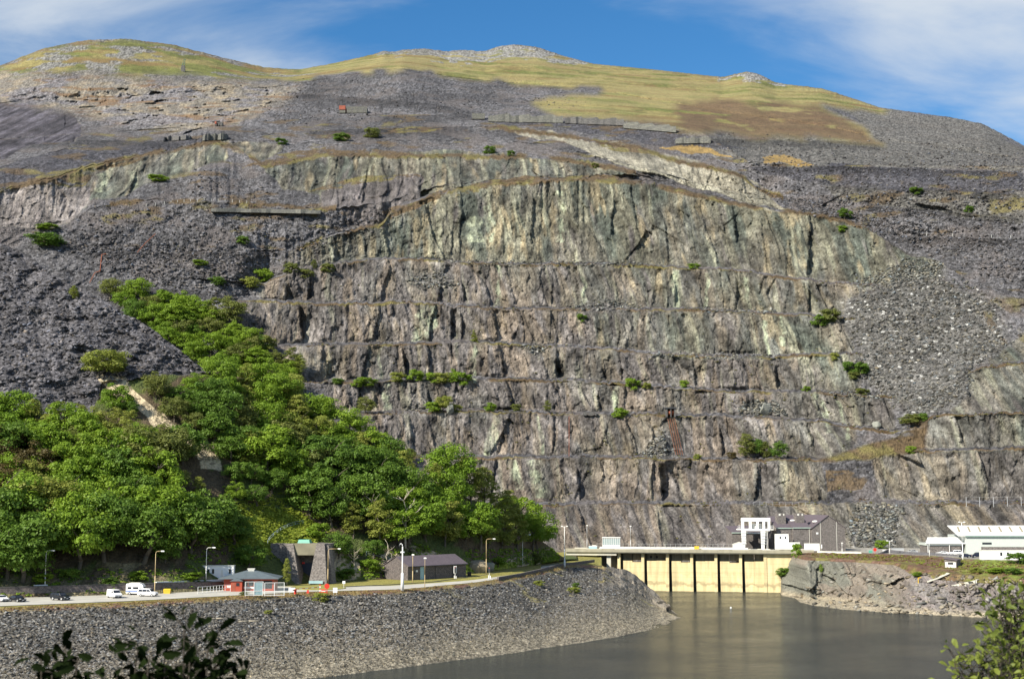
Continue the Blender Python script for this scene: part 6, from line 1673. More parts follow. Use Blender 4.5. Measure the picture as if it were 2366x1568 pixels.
def gate(u0, u1, v, h, lab, sheet):
    a, b = gz(u0, v), gz(u1, v - .6); t = thing('mesh_gate', lab, 'gate', a, math.atan2(b.y - a.y, b.x - a.x)); L = (b - a).length
    m = MB()
    for x in (0, L * .5, L): m.box(x - .07, x + .07, -.05, .05, 0, h)
    for z in (.12, h * .33, h - .08): m.box(.07, L * .5 - .07, -.04, .04, z, z + .1).box(L * .5 + .07, L - .07, -.04, .04, z, z + .1)
    m.build('gate_frame', WHITE, t)
    k = MB(); n = int(L / .28)
    for i in range(1, n): k.box(i * L / n - .012, i * L / n + .012, -.011, .011, .2, h - .1)
    for i in range(1, 11): k.box(.1, L - .1, -.013, .013, .2 + i * (h - .3) / 11 - .01, .2 + i * (h - .3) / 11 + .012)
    k.build('mesh_infill', PANEL, t)
    if sheet: MB().box(L * .52, L * .97, .06, .09, .25, h - .15).build('sheet_panel', BLUEP, t)
gate(566, 607, 1376, 3.3, 'left white mesh gate panel with a pale sheet in front of the gatehouse', True)
gate(611, 656, 1376, 3.1, 'right white mesh gate panel in front of the gatehouse', False)

# signs, barrier, cones
def board(u, v, wpx, hpx, lab, mat=WHITE, post=True, cat='sign', lift=.35):
    p = gz(u, v) + Vector((0, 0, .08)); s = ppm(p); w_, h_ = wpx / s, hpx / s
    t = thing('road_sign', lab, cat, p)
    MB().box(-w_ / 2, w_ / 2, -.04, .04, lift, lift + h_).build('board', mat, t)
    k = MB()
    for x in (-w_ * .35, w_ * .35): k.tube((x, .08, -.2), (x, .08, lift + h_ * .9), .05, .05, 6)
    k.build('posts', STEEL, t)
    return t
board(674, 1371, 15, 10, 'white notice board left of the red barrier')
board(774, 1372, 10, 11, 'white notice board right of the round red sign')
p = gz(682, 1371) + Vector((0, 0, .08)); pe = gz(739, 1366)
t = thing('road_barrier', 'red and white road barrier across the lane to the portal', 'barrier', p, math.atan2(pe.y - p.y, pe.x - p.x)); L = (pe - p).length
MB().box(-.22, .22, -.2, .2, -.1, 1.05).build('post', RED, t)
MB().box(-.9, -.23, -.12, .12, .75, 1.0).build('counterweight', DARKM, t)
for i in range(8): MB().box(.23 + i * (L - .3) / 8, .23 + (i + 1) * (L - .3) / 8 - .003, -.06, .06, .98, 1.14).build('boom', RED if i % 2 == 0 else WHITE, t)
t = thing('round_sign', 'round red sign on a red post beside the barrier', 'sign', gz(755, 1371) + Vector((0, 0, .08)))
MB().box(-.09, .09, -.06, .06, -.2, 1.2).build('post', RED, t); MB().tube((0, -.12, 1.75), (0, -.06, 1.75), .62, .62, 20).build('disc', RED, t)
for (u, v, lab) in ((739, 1370, 'tall red and white marker post at the barrier end'),):
    t = thing('marker_post', lab, 'post', gz(u, v) + Vector((0, 0, .08)))
    for i in range(5): MB().box(-.11, .11, -.11, .11, i * .42, i * .42 + .418).build('band', RED if i % 2 == 0 else WHITE, t)
t = thing('traffic_bollard', 'low red plastic bollard under the barrier boom', 'bollard', gz(711, 1370) + Vector((0, 0, .08)))
MB().frust(-.3, .3, -.2, .2, 0, -.2, .2, -.14, .14, .75).build('body', RED, t); MB().frust(-.272, .272, -.172, .172, .3, -.255, .255, -.165, .165, .42).build('white_band', WHITE, t)
t = thing('traffic_bollard', 'red plastic barrier block beside the marker post', 'bollard', gz(747, 1370) + Vector((0, 0, .08)))
MB().frust(-.55, .55, -.25, .25, 0, -.45, .45, -.12, .12, .95).build('body', RED, t); MB().box(-.5, .5, -.235, -.20, .42, .6).build('white_band', WHITE, t)
t = thing('road_sign', 'small white sign on a thin post at the island tip', 'sign', gz(794, 1360) + Vector((0, 0, .08)))
MB().tube((0, 0, -.2), (0, 0, 1.7), .05, .05, 6).build('post', WHITE, t); MB().box(-.35, .35, -.08, -.02, 1.3, 1.95).build('board', WHITE, t)
t = thing('bollard_post', 'thin white post on the lawn right of the portal', 'post', gz(768, 1346) + Vector((0, 0, .08)))
MB().tube((0, 0, -.2), (0, 0, 1.9), .07, .06, 6).build('post', POLEW, t)
def traffic_light(u, v, vt, lab, white):
    p = gz(u, v) + Vector((0, 0, .05)); h = (v - vt) / ppm(p)
    t = thing('traffic_light', lab, 'traffic light', p)
    MB().tube((0, 0, -.2), (0, 0, h * .6), .07, .07, 8).build('pole', POLEW, t)
    hd = MB().box(-.24, .24, -.12, .16, h * .5, h).build('signal_head', DARKM, t)
    if white: MB().box(-.42, .42, .165, .2, h * .46, h * 1.04).build('backboard', WHITE, t)
    for i, mm in enumerate((RED, YELL, GREENP)): MB().tube((0, -.15, h * (.92 - .16 * i)), (0, -.122, h * (.92 - .16 * i)), .10, .10, 10).build('lens', mm if i == 0 else BLACK, hd)
    MB().box(-.3, -.1, -.2, .2, 0, .9).box(.15, .4, -.2, .2, 0, .8).build('cabinet', WHITE, t)
traffic_light(1051, 1337, 1309, 'traffic light with a white backboard before the slate shed', True)
traffic_light(1130, 1336, 1310, 'narrow dark traffic light at the kerb right of the shed', False)

# ------------------------------------------------------------------ tunnel portal
pp = ptz(684, 1348, 13.4)
t = thing('tunnel_portal', 'dark slate-block tunnel portal with a concrete lintel', 'portal', pp, R(-6))
sp_ = ppm(pp); px = lambda u: (u - 684) / sp_
H = 90 / sp_
# left wing wall (recessed), left battered pier, right pier with battered front, right return
MB().frust(px(610), px(660), 3.0, 6.5, -.3, px(614), px(660), 3.6, 6.5, H).build('left_wing', SLATEB, t)
MB().frust(px(668), px(694), -.6, 6.0, -.3, px(655), px(671), 2.0, 6.0, H).build('left_pier', SLATEB, t)
MB().frust(px(714), px(757), -.8, 6.4, -.3, px(725), px(744), 2.2, 6.4, H).build('right_pier', SLATEB, t)
MB().frust(px(756), px(765), 1.5, 6.5, -.3, px(746), px(752), 3.0, 6.5, H - .4).build('right_wing', SLATEB, t)
MB().box(px(671) + .01, px(727), 2.3, 6.3, H - 3.0, H + .05).build('lintel', pmat('lintel_concrete', (.20, .185, .13), .9, .2, .6), t)
MB().box(px(664), px(740), 6.6, 22, -.3, H - .2).box(px(664), px(666), 5, 22, -.3, H - .3).build('throat_back', SLATEB, t)
MB().box(px(672), px(729), 6.2, 6.5, -.1, 5.2).build('roller_door', pmat('dark_blue_roller_door', (.025, .032, .055), .5, .1, 2, stretch=(1, 1, 12)), t)
MB().box(px(684), px(690), 5.9, 6.15, 5.0, 5.5).build('warning_light', RED, t)
MB().box(px(716), px(748), -1.1, -.85, .2, .9).build('bench_rail', BLUEP, t)
MB().frust(px(666), px(696), 8.5, 11.5, H - .2, px(668), px(693), 9, 11, H + .9).build('roof_hatch', GREENP, t)
put_tree('creeper', 'yellow-leaved climbing plant on the left pier of the portal', 'creeper', ptz(663, 1352, 13.4) + Vector((0, 0, -.1)), 7.2, 'birch', 'yellow', None, .52, 5)
# hand rails on the slope
hr = [at(WD, u, v) for u, v in ((618, 1258), (622, 1250), (632, 1240), (648, 1228), (664, 1220), (682, 1214), (700, 1211))]
mesh_fence('hand_rail', 'pale handrail curving up the slope over the portal', hr, 1.15, 1.8, RAILB, (1.0, .5), .05, .04, cat='railing')
hr = [at(WD, u, v) for u, v in ((846, 1282), (862, 1284), (880, 1290), (900, 1297), (914, 1306))]
mesh_fence('hand_rail', 'blue-grey handrail beside steps left of the slate shed', hr, 1.15, 1.8, RAILB, (1.0, .5), .06, .05, cat='railing')

# ------------------------------------------------------------------ slate shed beside the road
a, b = ptz(942, 1339.5, 13.5), ptz(1076, 1331.5, 13.5)
rz = math.atan2(b.y - a.y, b.x - a.x); L = (b - a).length
t = thing('slate_shed', 'long low slate-walled shed with a purple pitched roof', 'building', a, rz)
D_, hw = 9.5, 32 / ppm(a)
c0 = ptz(889, 1339, 13.5)
MB().add([(0, 0, -.4), (L, 0, -.4), (L, D_, -.4), (0, D_, -.4), (0, 0, hw), (L, 0, hw), (L, D_, hw), (0, D_, hw), (0, D_ * .5, hw + 2.3), (L, D_ * .5, hw + 2.3)],
         [(0, 1, 5, 4), (1, 2, 6, 9, 5), (2, 3, 7, 6), (3, 0, 4, 8, 7), (4, 5, 9, 8), (6, 7, 8, 9), (3, 2, 1, 0)]).build('wall', SLATEW, t)
k = .012
rf = MB()
for s0, s1 in ((-.55, D_ * .5), (D_ + .55, D_ * .5)):
    z0 = hw - .25; z1 = hw + 2.36
    rf.add([(-.25, s0, z0 + .06), (L + .25, s0, z0 + .06), (L + .25, s1, z1 + .06), (-.25, s1, z1 + .06), (-.25, s0, z0 + .2), (L + .25, s0, z0 + .2), (L + .25, s1, z1 + .2), (-.25, s1, z1 + .2)], [(0, 3, 2, 1), (4, 5, 6, 7), (0, 1, 5, 4), (1, 2, 6, 5), (2, 3, 7, 6), (3, 0, 4, 7)])
rf.build('roof', ROOFP, t)
MB().box(L * .205, L * .265, -.05, -.003, 0, hw * .9).build('door', BLUEP, t)
MB().tube((L * .46, -.08, 0), (L * .46, -.08, hw), .06, .06, 6).build('downpipe', DARKM, t); MB().tube((L * .76, -.08, 0), (L * .76, -.08, hw), .06, .06, 6).build('downpipe', DARKM, t)
MB().tube((-.2, -.62, hw - .22), (L + .2, -.62, hw - .22), .09, .09, 6).build('gutter', DARKM, t)
MB().box(L * .13, L * .16, -.12, -.003, hw * .55, hw * .68).build('wall_light', WHITE, t)
window_(t, L * .085, L * .115, hw * .4, hw * .6, -.005, mat=DARKM)
t = thing('waste_bin', 'black wheeled bin at the right end of the slate shed', 'bin', ptz(1084, 1331, 13.5))
MB().frust(-.5, .5, -.4, .4, .1, -.6, .6, -.5, .5, 1.2).build('bin', BLACK, t); MB().frust(-.63, .63, -.53, .53, 1.203, -.55, .55, -.4, .4, 1.34).build('lid', BLACK, t)

# ------------------------------------------------------------------ boulders and driftwood by the road
def boulder(p, sx, sy, sz, lab, mat, seed):
    r = np.random.default_rng(seed); m = MB().ball((0, 0, 0), 1, nu=14, nv=9)
    v = np.array(m.v); n_ = fbm(v[:, 0] * 1.3 + seed + v[:, 2], v[:, 1] * 1.3 - v[:, 2], 3, seed); v = v * (.65 + .7 * n_)[:, None]
    for _ in range(9):
        d = r.normal(size=3); d /= np.linalg.norm(d); q = v @ d; v = v - np.outer(np.maximum(0, q - .72), d)
    m.v = [tuple(q * np.array([sx, sy, sz])) for q in v]
    o = m.build('boulder', mat); o.location = p + Vector((0, 0, sz * .35)); o.rotation_euler = (0, 0, seed)
    return tag(o, lab, 'boulder')
ROCKT = pmat('tan_rock', (.26, .215, .15), .9, .3, 1.2, .6); ROCKG = pmat('grey_green_rock', (.20, .20, .16), .9, .3, 1.2, .6); ROCKW = pmat('pale_block_stone', (.21, .215, .185), .9, .2, 1.2, .5)
boulder(at(WD, 1100, 1320), 4.2, 2.5, 2.8, 'large rounded tan boulder behind the slate shed end', ROCKT, 3)
boulder(at(WD, 1122, 1316), 4.6, 2.4, 2.2, 'lower grey-tan boulder right of the rounded one', ROCKG, 4)
boulder(at(MT, 1040, 951), 2.6, 2.2, 3.0, 'pale block boulder between bushes on the third ledge', ROCKW, 5)
boulder(at(MT, 805, 962), 3.2, 2.2, 2.2, 'tilted pale slab at the left end of the third ledge', ROCKW, 6)
boulder(at(MT, 1770, 952), 4.5, 3, 3.6, 'big pale slab boulder in the rockfall on the right ledge', ROCKW, 7)
boulder(at(MT, 2025, 988), 3.2, 2.4, 2.6, 'pale boulder at the edge of the right face rockfall', ROCKW, 8)
WOODD = pmat('grey_driftwood', (.30, .27, .21), .9, .25, 3)
for (u, v, L_, a_, lab) in ((500, 1432, 3.4, .05, 'pale driftwood log on the embankment left of centre'), (575, 1438, 4.6, .12, 'bleached driftwood plank above a dark gap in the stones')):
    p = at(SH, u, v); o = MB().path([(-L_ / 2, 0, .12), (0, .15, .16), (L_ / 2, -.1, .22)], [.14, .17, .09], 7).build('driftwood', WOODD, None, True); o.location = p + Vector((0, -.3, .25)); o.rotation_euler = (0, 0, a_); tag(o, lab, 'driftwood')
t = thing('gauge_box', 'small black instrument box on the stones under the floodlight mast', 'box', at(SH, 1318, 1322))
MB().box(-.5, .5, -.4, .4, -.2, 1.2).build('cabinet', BLACK, t); MB().box(.1, .7, -.9, -.41, -.3, .5).build('step', KERB, t)
for (u, v, lab) in ((1688, 1404, 'white buoy floating on the lake before the dam'), (2264, 1438, 'small white buoy near the right shore')):
    p = ptz(u, v, 0.0); t = thing('buoy', lab, 'buoy', p); MB().ball((0, 0, .12), .32, nu=12, nv=8).build('float', WHITE, t, True); MB().tube((0, 0, .4), (0, 0, .62), .05, .05, 6).build('ring', STEEL, t)
# ================================================================== DAM, BRIDGE, CRANE, POWERHOUSE, WAREHOUSE
# dam face line in plan: from A (left, far) to B (right, near)
DA, DB = ptz(1400, 1363.2, 0.0), ptz(1835, 1368.5, 0.0)
dd = (DB - DA); DL = dd.length; dd.normalize(); dn = Vector((dd.y, -dd.x, 0))       # dn points to the viewer
drz = math.atan2(dd.y, dd.x)
def along(u, off=0.0):                     # distance along the dam where photo column u crosses it
    k = (u - 1182.5) / F / cP              # x = k*y roughly (level ray)
    o = DA + dn * off
    s = (k * o.y - o.x) / (dd.x - k * dd.y)
    return s
t = thing('intake_dam', 'pale yellow concrete intake dam with buttress piers across the lake end', 'dam', DA, drz)
TOP = 14.6                                  # underside of the deck
xs = [along(u) for u in (1425, 1479, 1535, 1590, 1645, 1701, 1757)]
xR = along(1862)
XL = -6.0
wall_y = 1.5
# bay walls: lower pale wall, upper recessed dark screen
for i in range(len(xs)):
    a = xs[i] + .6
    b = (xs[i + 1] - .6) if i + 1 < len(xs) else xR
    if i == len(xs) - 1:
        MB().box(a, b, .0, 6, -6, TOP).build('abutment_wall', CONCY, t); continue
    MB().box(a, a + .95, 4.6, 6, -6, TOP).build('gate_slot', CONCG, t)  # gate slot, set deep in dark concrete to strengthen the shadow beside the pier
    a += .953
    mid = (a + b) / 2
    zt = 11.6
    MB().box(a, mid - .02, wall_y, 6, -6, zt).build('bay_wall', CONCY, t)
    MB().box(mid + .02, b, wall_y - .25, 6, -6, zt - .5 + .6 * (i % 2)).build('bay_wall', CONCY, t)
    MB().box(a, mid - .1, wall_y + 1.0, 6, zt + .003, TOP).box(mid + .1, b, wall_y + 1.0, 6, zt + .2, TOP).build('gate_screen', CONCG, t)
    if i == 1:
        MB().tube((a + 1.5, wall_y + .98, zt + 1.5), (a + 1.5, wall_y + .9, zt + 1.5), .5, .5, 12).tube((a + 3.8, wall_y + .98, zt + 1.5), (a + 3.8, wall_y + .9, zt + 1.5), .5, .5, 12).build('outlet', BLACK, t)
for i, x in enumerate(xs[:-1] + [xs[-1]]):
    if i == len(xs) - 1: MB().box(x - .6, x + .598, -.25, 5.9, -6, TOP - .003).build('pier', CONCY, t)
    else: MB().frust(x - .62, x + .62, -.35, 5.9, -6, x - .55, x + .55, .25, 5.9, TOP - .003).build('pier', CONCY, t)
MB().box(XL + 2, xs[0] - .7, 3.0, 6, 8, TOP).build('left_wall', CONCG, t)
# the bridge deck runs the whole length and on to the left bank
t = thing('road_bridge', 'long grey concrete bridge deck carried along the top of the dam', 'bridge', DA, drz)
x0 = along(1306, 0); x1 = along(1868, 0)
MB().box(x0, x1, -1.6, 9.0, TOP + .004, TOP + .75).build('deck', CONC, t)
MB().box(x0, x1, -1.95, -1.60, TOP + .35, TOP + 1.75).build('parapet', pmat('grey_parapet_concrete', (.30, .28, .21), .9, .2, .5, .2, 4, stretch=(1, 1, .4)), t)
MB().box(x0 + 2, x1 - 1, 9.0, 9.3, TOP + .4, TOP + 1.7).build('parapet', CONCL, t)
MB().box(x0, x0 + 20, -1.2, -.6, TOP - .9, TOP + .002).box(x0, x0 + 20, 6.2, 6.8, TOP - .9, TOP + .002).build('edge_beam', CONCL, t)
for u in (1402,): x = along(u); MB().box(x - .8, x + .8, 0, 6, 9, TOP).build('pier', CONCL, t)
for k in range(7): MB().box(x0 + 8 + k * (x1 - x0 - 16) / 7, x0 + 8 + (k + .55) * (x1 - x0 - 16) / 7, -1.99, -1.953, TOP + 1.45, TOP + 1.62).build('repair_strip', CONCL, t)
# things standing on the deck
def ondeck(u, off=-4.0): 
    p = DA + dd * along(u, off) + dn * off
    return Vector((p.x, p.y, TOP + .75))
MAIN = ROOT = None
def deckspan(u0, u1, off): return along(u0, off), along(u1, off)
t = thing('parapet_wall', 'long low white wall along the back of the bridge deck', 'wall', DA, drz)
a, b = deckspan(1382, 1720, -7.6); MB().box(a, b, 7.5, 7.9, TOP + .752, TOP + 2.1).build('wall', WHITE, t)
a, b = deckspan(1376, 1712, -7.2); fp = [DA + dd * s - dn * 7.0 + Vector((0, 0, TOP + .755)) for s in np.linspace(a, b, 5)]
mesh_fence('deck_railing', 'grey railing with tall stanchions on the bridge deck', [Vector((float(q.x), float(q.y), float(q.z))) for q in fp], 2.6, 1.9, STEEL, (1.0, .6), .04, .035, cat='railing')
p = ondeck(1408, -8.6); p.z += .0; sD = ppm(p)
t = thing('glazed_kiosk', 'small white glazed kiosk on the left part of the bridge', 'kiosk', p, drz)
wk = 20 / sD; hk = 24 / sD
MB().box(-wk, wk, 0, 2.5, 0, .5 + hk * .35).build('plinth', WHITE, t)
for i in range(9): MB().box(-wk + i * wk / 4 - .05, -wk + i * wk / 4 + .05, -.05, .05, .5 + hk * .35, hk + .7).build('post', WHITE, t)
MB().box(-wk, wk, .06, 2.4, .503 + hk * .35, hk + .5).build('glazing', pmat('pale_glass', (.28, .34, .35), .15, .1, 2), t)
MB().box(-wk - .2, wk + .2, -.2, 2.7, hk + .7, hk + .95).build('roof', WHITE, t)
MB().box(-wk - 4.2, -wk - 2.5, -.2, 1, 0, 1.9).build('side_cabinet', CREAM, t)
p = ondeck(1366, -8.0); t = thing('equipment_box', 'pale blue equipment box at the left end of the bridge', 'box', p, drz)
MB().box(-1.6, 1.6, 0, 1.5, 0, 1.5).build('box', pmat('sky_blue_box', (.32, .52, .60), .5, .1, 2), t); MB().box(-1.7, 1.7, -.1, 1.6, 1.503, 1.65).build('lid', WHITE, t)
p = ondeck(1602, -5.5); t = thing('yellow_crate', 'yellow crate frame on the middle of the bridge deck', 'crate', p, drz)
MB().box(-.9, .9, 0, 1.0, .7, 1.9).build('crate', YELL, t); MB().box(-2.8, -.95, 0, 1, .0, 1.5).build('base', CREAM, t)
lamp(1353, 1268, 1213, 'slim grey lamp at the left end of the bridge', .6, STEEL, p=ondeck(1353, -8.2), head='cap')
lamp(1452, 1264, 1210, 'slim grey lamp right of the glazed kiosk on the bridge', .6, STEEL, p=ondeck(1452, -8.2), head='cap')

# white hut
p = ondeck(1698, -8.0); sD = ppm(p); wk = 14 / sD
t = thing('white_hut', 'small white hut with a shallow gable left of the crane', 'hut', p, drz)
MB().prism([(-wk, 0), (wk, 0), (wk, 2.6), (0, 3.4), (-wk, 2.6)], 0, 4).build('wall', WHITE, t)
MB().add([(-wk - .2, -.2, 2.55), (0, -.2, 3.42), (0, 4.2, 3.42), (-wk - .2, 4.2, 2.55), (-wk - .2, -.2, 2.7), (0, -.2, 3.57), (0, 4.2, 3.57), (-wk - .2, 4.2, 2.7)], [(0, 3, 2, 1), (4, 5, 6, 7), (0, 1, 5, 4), (1, 2, 6, 5), (2, 3, 7, 6), (3, 0, 4, 7)]).add([(wk + .2, -.2, 2.55), (0, -.2, 3.42), (0, 4.2, 3.42), (wk + .2, 4.2, 2.55), (wk + .2, -.2, 2.7), (0, -.2, 3.57), (0, 4.2, 3.57), (wk + .2, 4.2, 2.7)], [(1, 2, 3, 0), (7, 6, 5, 4), (4, 5, 1, 0), (5, 6, 2, 1), (6, 7, 3, 2), (7, 4, 0, 3)]).build('roof', CREAM, t)
MB().box(wk * .45, wk * .9, -.03, -.003, 0, 2.0).build('door', DARKM, t)

# gantry crane
p = ondeck(1737, -5.0); sD = ppm(p); cw = 33 / sD; ch = 76 / sD
t = thing('gantry_crane', 'big white gantry crane with four tapered legs on the dam', 'crane', p, drz)
zb = ch * .62
for x in (-cw * .82, cw * .50):
    for y in (-1.2, 6.0):
        lg = MB().frust(x - .75, x + .35, y - .5, y + .5, 0.5, x - .95, x + .95, y - .8, y + .8, zb)
        leg = lg.build('leg', WHITE, t)
        MB().box(x - .9, x + .7, y - 1.0, y + 1.0, 0, .497).build('bogie', DARKM, leg)
        for k in range(5): MB().box(x - .78, x + .9, y - .86, y - .80, zb * (.35 + .13 * k), zb * (.35 + .13 * k) + .32).build('gusset', STEEL, leg)
MB().box(-cw * .98, cw * .98, -2.2, 7.0, zb + .003, zb + .7).build('platform', WHITE, t)
MB().box(-cw * 1.22, -cw * .98, -2.0, 6.6, zb + .3, zb + .6).box(cw * .98, cw * 1.22, -2.0, 6.6, zb + .3, zb + .6).build('side_walkway', CREAM, t)
rl = MB()
for s in (-1, 1):
    for x in (1.0, 1.1, 1.2): rl.tube((s * cw * x, -2.0, zb + .6), (s * cw * x, -2.0, zb + 2.0), .05, .05, 5)
    for z in (1.3, 2.0): rl.tube((s * cw * 1.0, -2.0, zb + z), (s * cw * 1.2, -2.0, zb + z), .05, .05, 5)
rl.build('walkway_railing', WHITE, t)
MB().box(-cw, cw, -2.0, -1.0, ch - 1.3, ch).box(-cw, cw, 5.6, 6.6, ch - 1.3, ch).build('top_girder', WHITE, t)
for x in (-.9, -.38, .12, .55, .9):
    MB().box(cw * x - .45, cw * x + .45, -1.9, -1.1, zb + .703, ch - 1.303).box(cw * x - .45, cw * x + .45, 5.7, 6.5, zb + .703, ch - 1.303).build('column', WHITE, t)
MB().box(-cw * .25, cw * .4, 0, 4.5, zb + .703, zb + 2.6).build('winch_house', CREAM, t)
ld = MB()
for s in (0, .5): ld.tube((cw * .72 + s, -1.5, .2), (cw * .72 + s, -1.5, zb), .05, .05, 5)
for k in range(14): ld.tube((cw * .72, -1.5, .4 + k * zb / 15), (cw * .72 + .5, -1.5, .4 + k * zb / 15), .035, .035, 4)
ld.build('ladder', WHITE, t)
MB().box(-cw * .55, cw * .3, -.9, -.4, zb * .86, zb * .92).build('cross_tie', STEEL, t)
MB().box(-cw * .98, cw * 1.0, -1.9, -1.5, .004, .9).build('rail_kerb', WHITE, t)

# white container cabins and tanks by the crane
def cabin(u0, u1, vt, vb, off, lab, mat, wins=(), name='container_cabin', d=3.0, cat='cabin'):
    p = ondeck((u0 + u1) / 2, off); s = ppm(p); w_ = (u1 - u0) / 2 / s
    p.z = float(P((u0 + u1) / 2, vb, p.y)[2]); h = (vb - vt) / s
    t = thing(name, lab, cat, p, drz)
    MB().box(-w_, w_, 0, d, 0, h).build('wall', mat, t); MB().box(-w_ - .08, w_ + .08, -.08, d + .08, h + .003, h + .15).build('roof', CREAM, t)
    for k in wins: window_(t, w_ * k - .3, w_ * k + .3, h * .45, h * .75, -.004)
    return t
cabin(1780, 1811, 1234, 1253, -3.6, 'white upper cabin with two windows right of the crane', WHITE, (-.2, .55))
cabin(1780, 1836, 1253.2, 1268, -1.2, 'long white lower cabin below the upper cabin', WHITE, (), d=3.4)
cabin(1847, 1881, 1256, 1271, -1.5, 'white tank box right of the upright bush', WHITE, (), 'water_tank', cat='tank')
t = thing('slate_wall', 'short slate wall below the white tank', 'wall', ondeck(1864, -1), drz)
MB().box(-4, 4, -1.2, -.6, -3, .5).build('masonry', SLATEB, t)

# ------------------------------------------------------------------ powerhouse
cn = at(RB, 1886, 1274.5); cn = Vector((cn.x, cn.y + 8, 15.6)); sP_ = ppm(cn)
rzp = R(8)
t = thing('powerhouse', 'large slate-walled powerhouse with steep purple roofs and a tall gable', 'building', cn, rzp)
GW = 80 / sP_ ; eh = 52 / sP_; rh = 79 / sP_; LB = 34.0
# local axes: x along the gable wall (right), y back along the ridge
MB().add([(0, 0, -.5), (GW, 0, -.5), (GW, LB, -.5), (0, LB, -.5), (0, 0, eh), (GW, 0, eh), (GW, LB, eh), (0, LB, eh), (GW * .5, 0, rh), (GW * .5, LB, rh)],
         [(0, 1, 5, 8, 4), (1, 2, 6, 5), (2, 3, 7, 9, 6), (3, 0, 4, 7), (4, 8, 9, 7), (5, 6, 9, 8), (3, 2, 1, 0)]).build('gable_wall', SLATEB, t)
rf = MB()
for sx in (0, 1):
    xe = -.4 if sx == 0 else GW + .4; ze = eh - .45
    q = [(xe, -.3, ze), (GW * .5, -.3, rh + .08), (GW * .5, LB, rh + .08), (xe, LB, ze)]
    rf.add(q + [(x, y, z + .22) for x, y, z in q], [(0, 3, 2, 1), (4, 5, 6, 7), (0, 1, 5, 4), (1, 2, 6, 5), (2, 3, 7, 6), (3, 0, 4, 7)])
rfo = rf.build('roof', ROOFP, t)
# two wings stepping out to the left, each with a lean-to roof, and a low range behind the crane
def wing(x0, x1, y0, y1, h0, h1, nm='wing'):
    wq = MB().add([(x0, y0, -.5), (x1, y0, -.5), (x1, y1, -.5), (x0, y1, -.5), (x0, y0, h0), (x1, y0, h0), (x1, y1, h1), (x0, y1, h1)], [(0, 1, 5, 4), (1, 2, 6, 5), (2, 3, 7, 6), (3, 0, 4, 7), (4, 5, 6, 7), (3, 2, 1, 0)]).build(nm, SLATEB, t)
    MB().add([(x0 - .2, y0 - .3, h0 + .01), (x1, y0 - .3, h0 + .01), (x1, y1, h1 + .01), (x0 - .2, y1, h1 + .01), (x0 - .2, y0 - .3, h0 + .25), (x1, y0 - .3, h0 + .25), (x1, y1, h1 + .25), (x0 - .2, y1, h1 + .25)], [(0, 3, 2, 1), (4, 5, 6, 7), (0, 1, 5, 4), (1, 2, 6, 5), (2, 3, 7, 6), (3, 0, 4, 7)]).build('roof', ROOFP, wq)
    MB().box(x0 - .2, x1, y0 - .42, y0 - .303, h0 - .05, h0 + .3).build('gutter', pmat('pale_green_gutter', (.36, .46, .40), .5, .1, 2), wq)
    return wq
w1 = wing(-7.2, -.01, 1.2, 12, eh * .98, rh * 1.0)
w2_ = wing(-13.5, -7.21, 2.2, 13, eh * .97, rh * .96)
w3 = wing(-28, -13.51, 14, 22.5, eh * .74, eh * 1.02)
for (xx, yy) in ((-10.2, 5.5), (-2.8, 5.0)):
    c_ = MB().box(xx - 1.7, xx + 1.7, yy, yy + 3, eh * .9, rh + 1.0).build('chimney', SLATEB, t)
    MB().box(xx - 1.2, xx - .4, yy - .03, yy - .003, rh + .1, rh + .8).box(xx + .6, xx + 1.1, yy - .03, yy - .003, rh + .1, rh + .8).build('vent_opening', CREAM, c_)
SKL = pmat('white_rooflight', (.78, .78, .74), .3, .05, 2)
sl = (rh - eh * .98) / 10.8
for (xx, yy, z) in ((-5.2, 7, None), (-24, 17.5, 3), (-18, 17.5, 3)):
    zz = (eh * .98 + sl * (yy - 1.2)) if z is None else eh * .74 + (eh * .28) / 8.5 * (yy - 14)
    MB().ball((xx, yy, zz + .3), 1.2, .9, .45, 12, 6).build('rooflight', SKL, t, True)
MB().ball((GW * .22, 4, eh + (rh - eh) * .44 + .3), 1.3, 1.0, .5, 12, 6).build('rooflight', SKL, t, True)
for x in (GW * .26, GW * .74): MB().box(x - .06, x + .06, -.09, -.003, 0, eh + (rh - eh) * .5).build('downpipe', CREAM, t)
MB().box(GW * .14, GW * .20, -.06, -.003, .2, 2.6).box(GW * .26, GW * .30, -.06, -.003, .9, 2.4).build('door', WHITE, t)
MB().box(GW * .13, GW * .19, -.25, -.003, eh * .72, eh * .80).build('wall_lamp', WHITE, t)
for x in (-7.0, -.6, -13.6): MB().box(x - .07, x + .07, 1.0 if x > -1 else 2.0 if x > -8 else 13.7, 1.1 if x > -1 else 2.1 if x > -8 else 13.8, 0, eh * .95).build('downpipe', CREAM, t)
lamp(1945, 1275, 1254, 'short white lamp post in front of the powerhouse gable', .5, WHITE, p=at(RB, 1945, 1275.5), head='cap')
p0, p1 = at(RB, 1888, 1275.3), at(RB, 1990, 1277.3)
t = thing('kerb_wall', 'long white kerb wall before the powerhouse gable', 'wall', p0, math.atan2(p1.y - p0.y, p1.x - p0.x))
MB().box(0, (p1 - p0).length, -.2, .2, -.3, .5).build('kerb', CREAM, t)
fp = [at(RB, u, v) for u, v in ((1970, 1270.5), (2010, 1271), (2040, 1271.5))]; fp = [q + Vector((0, 18, .1)) for q in fp]
mesh_fence('yard_fence', 'dark mesh fence between the powerhouse and the rubble', fp, 2.4, 2.6, rails=(.97, .6, .3))

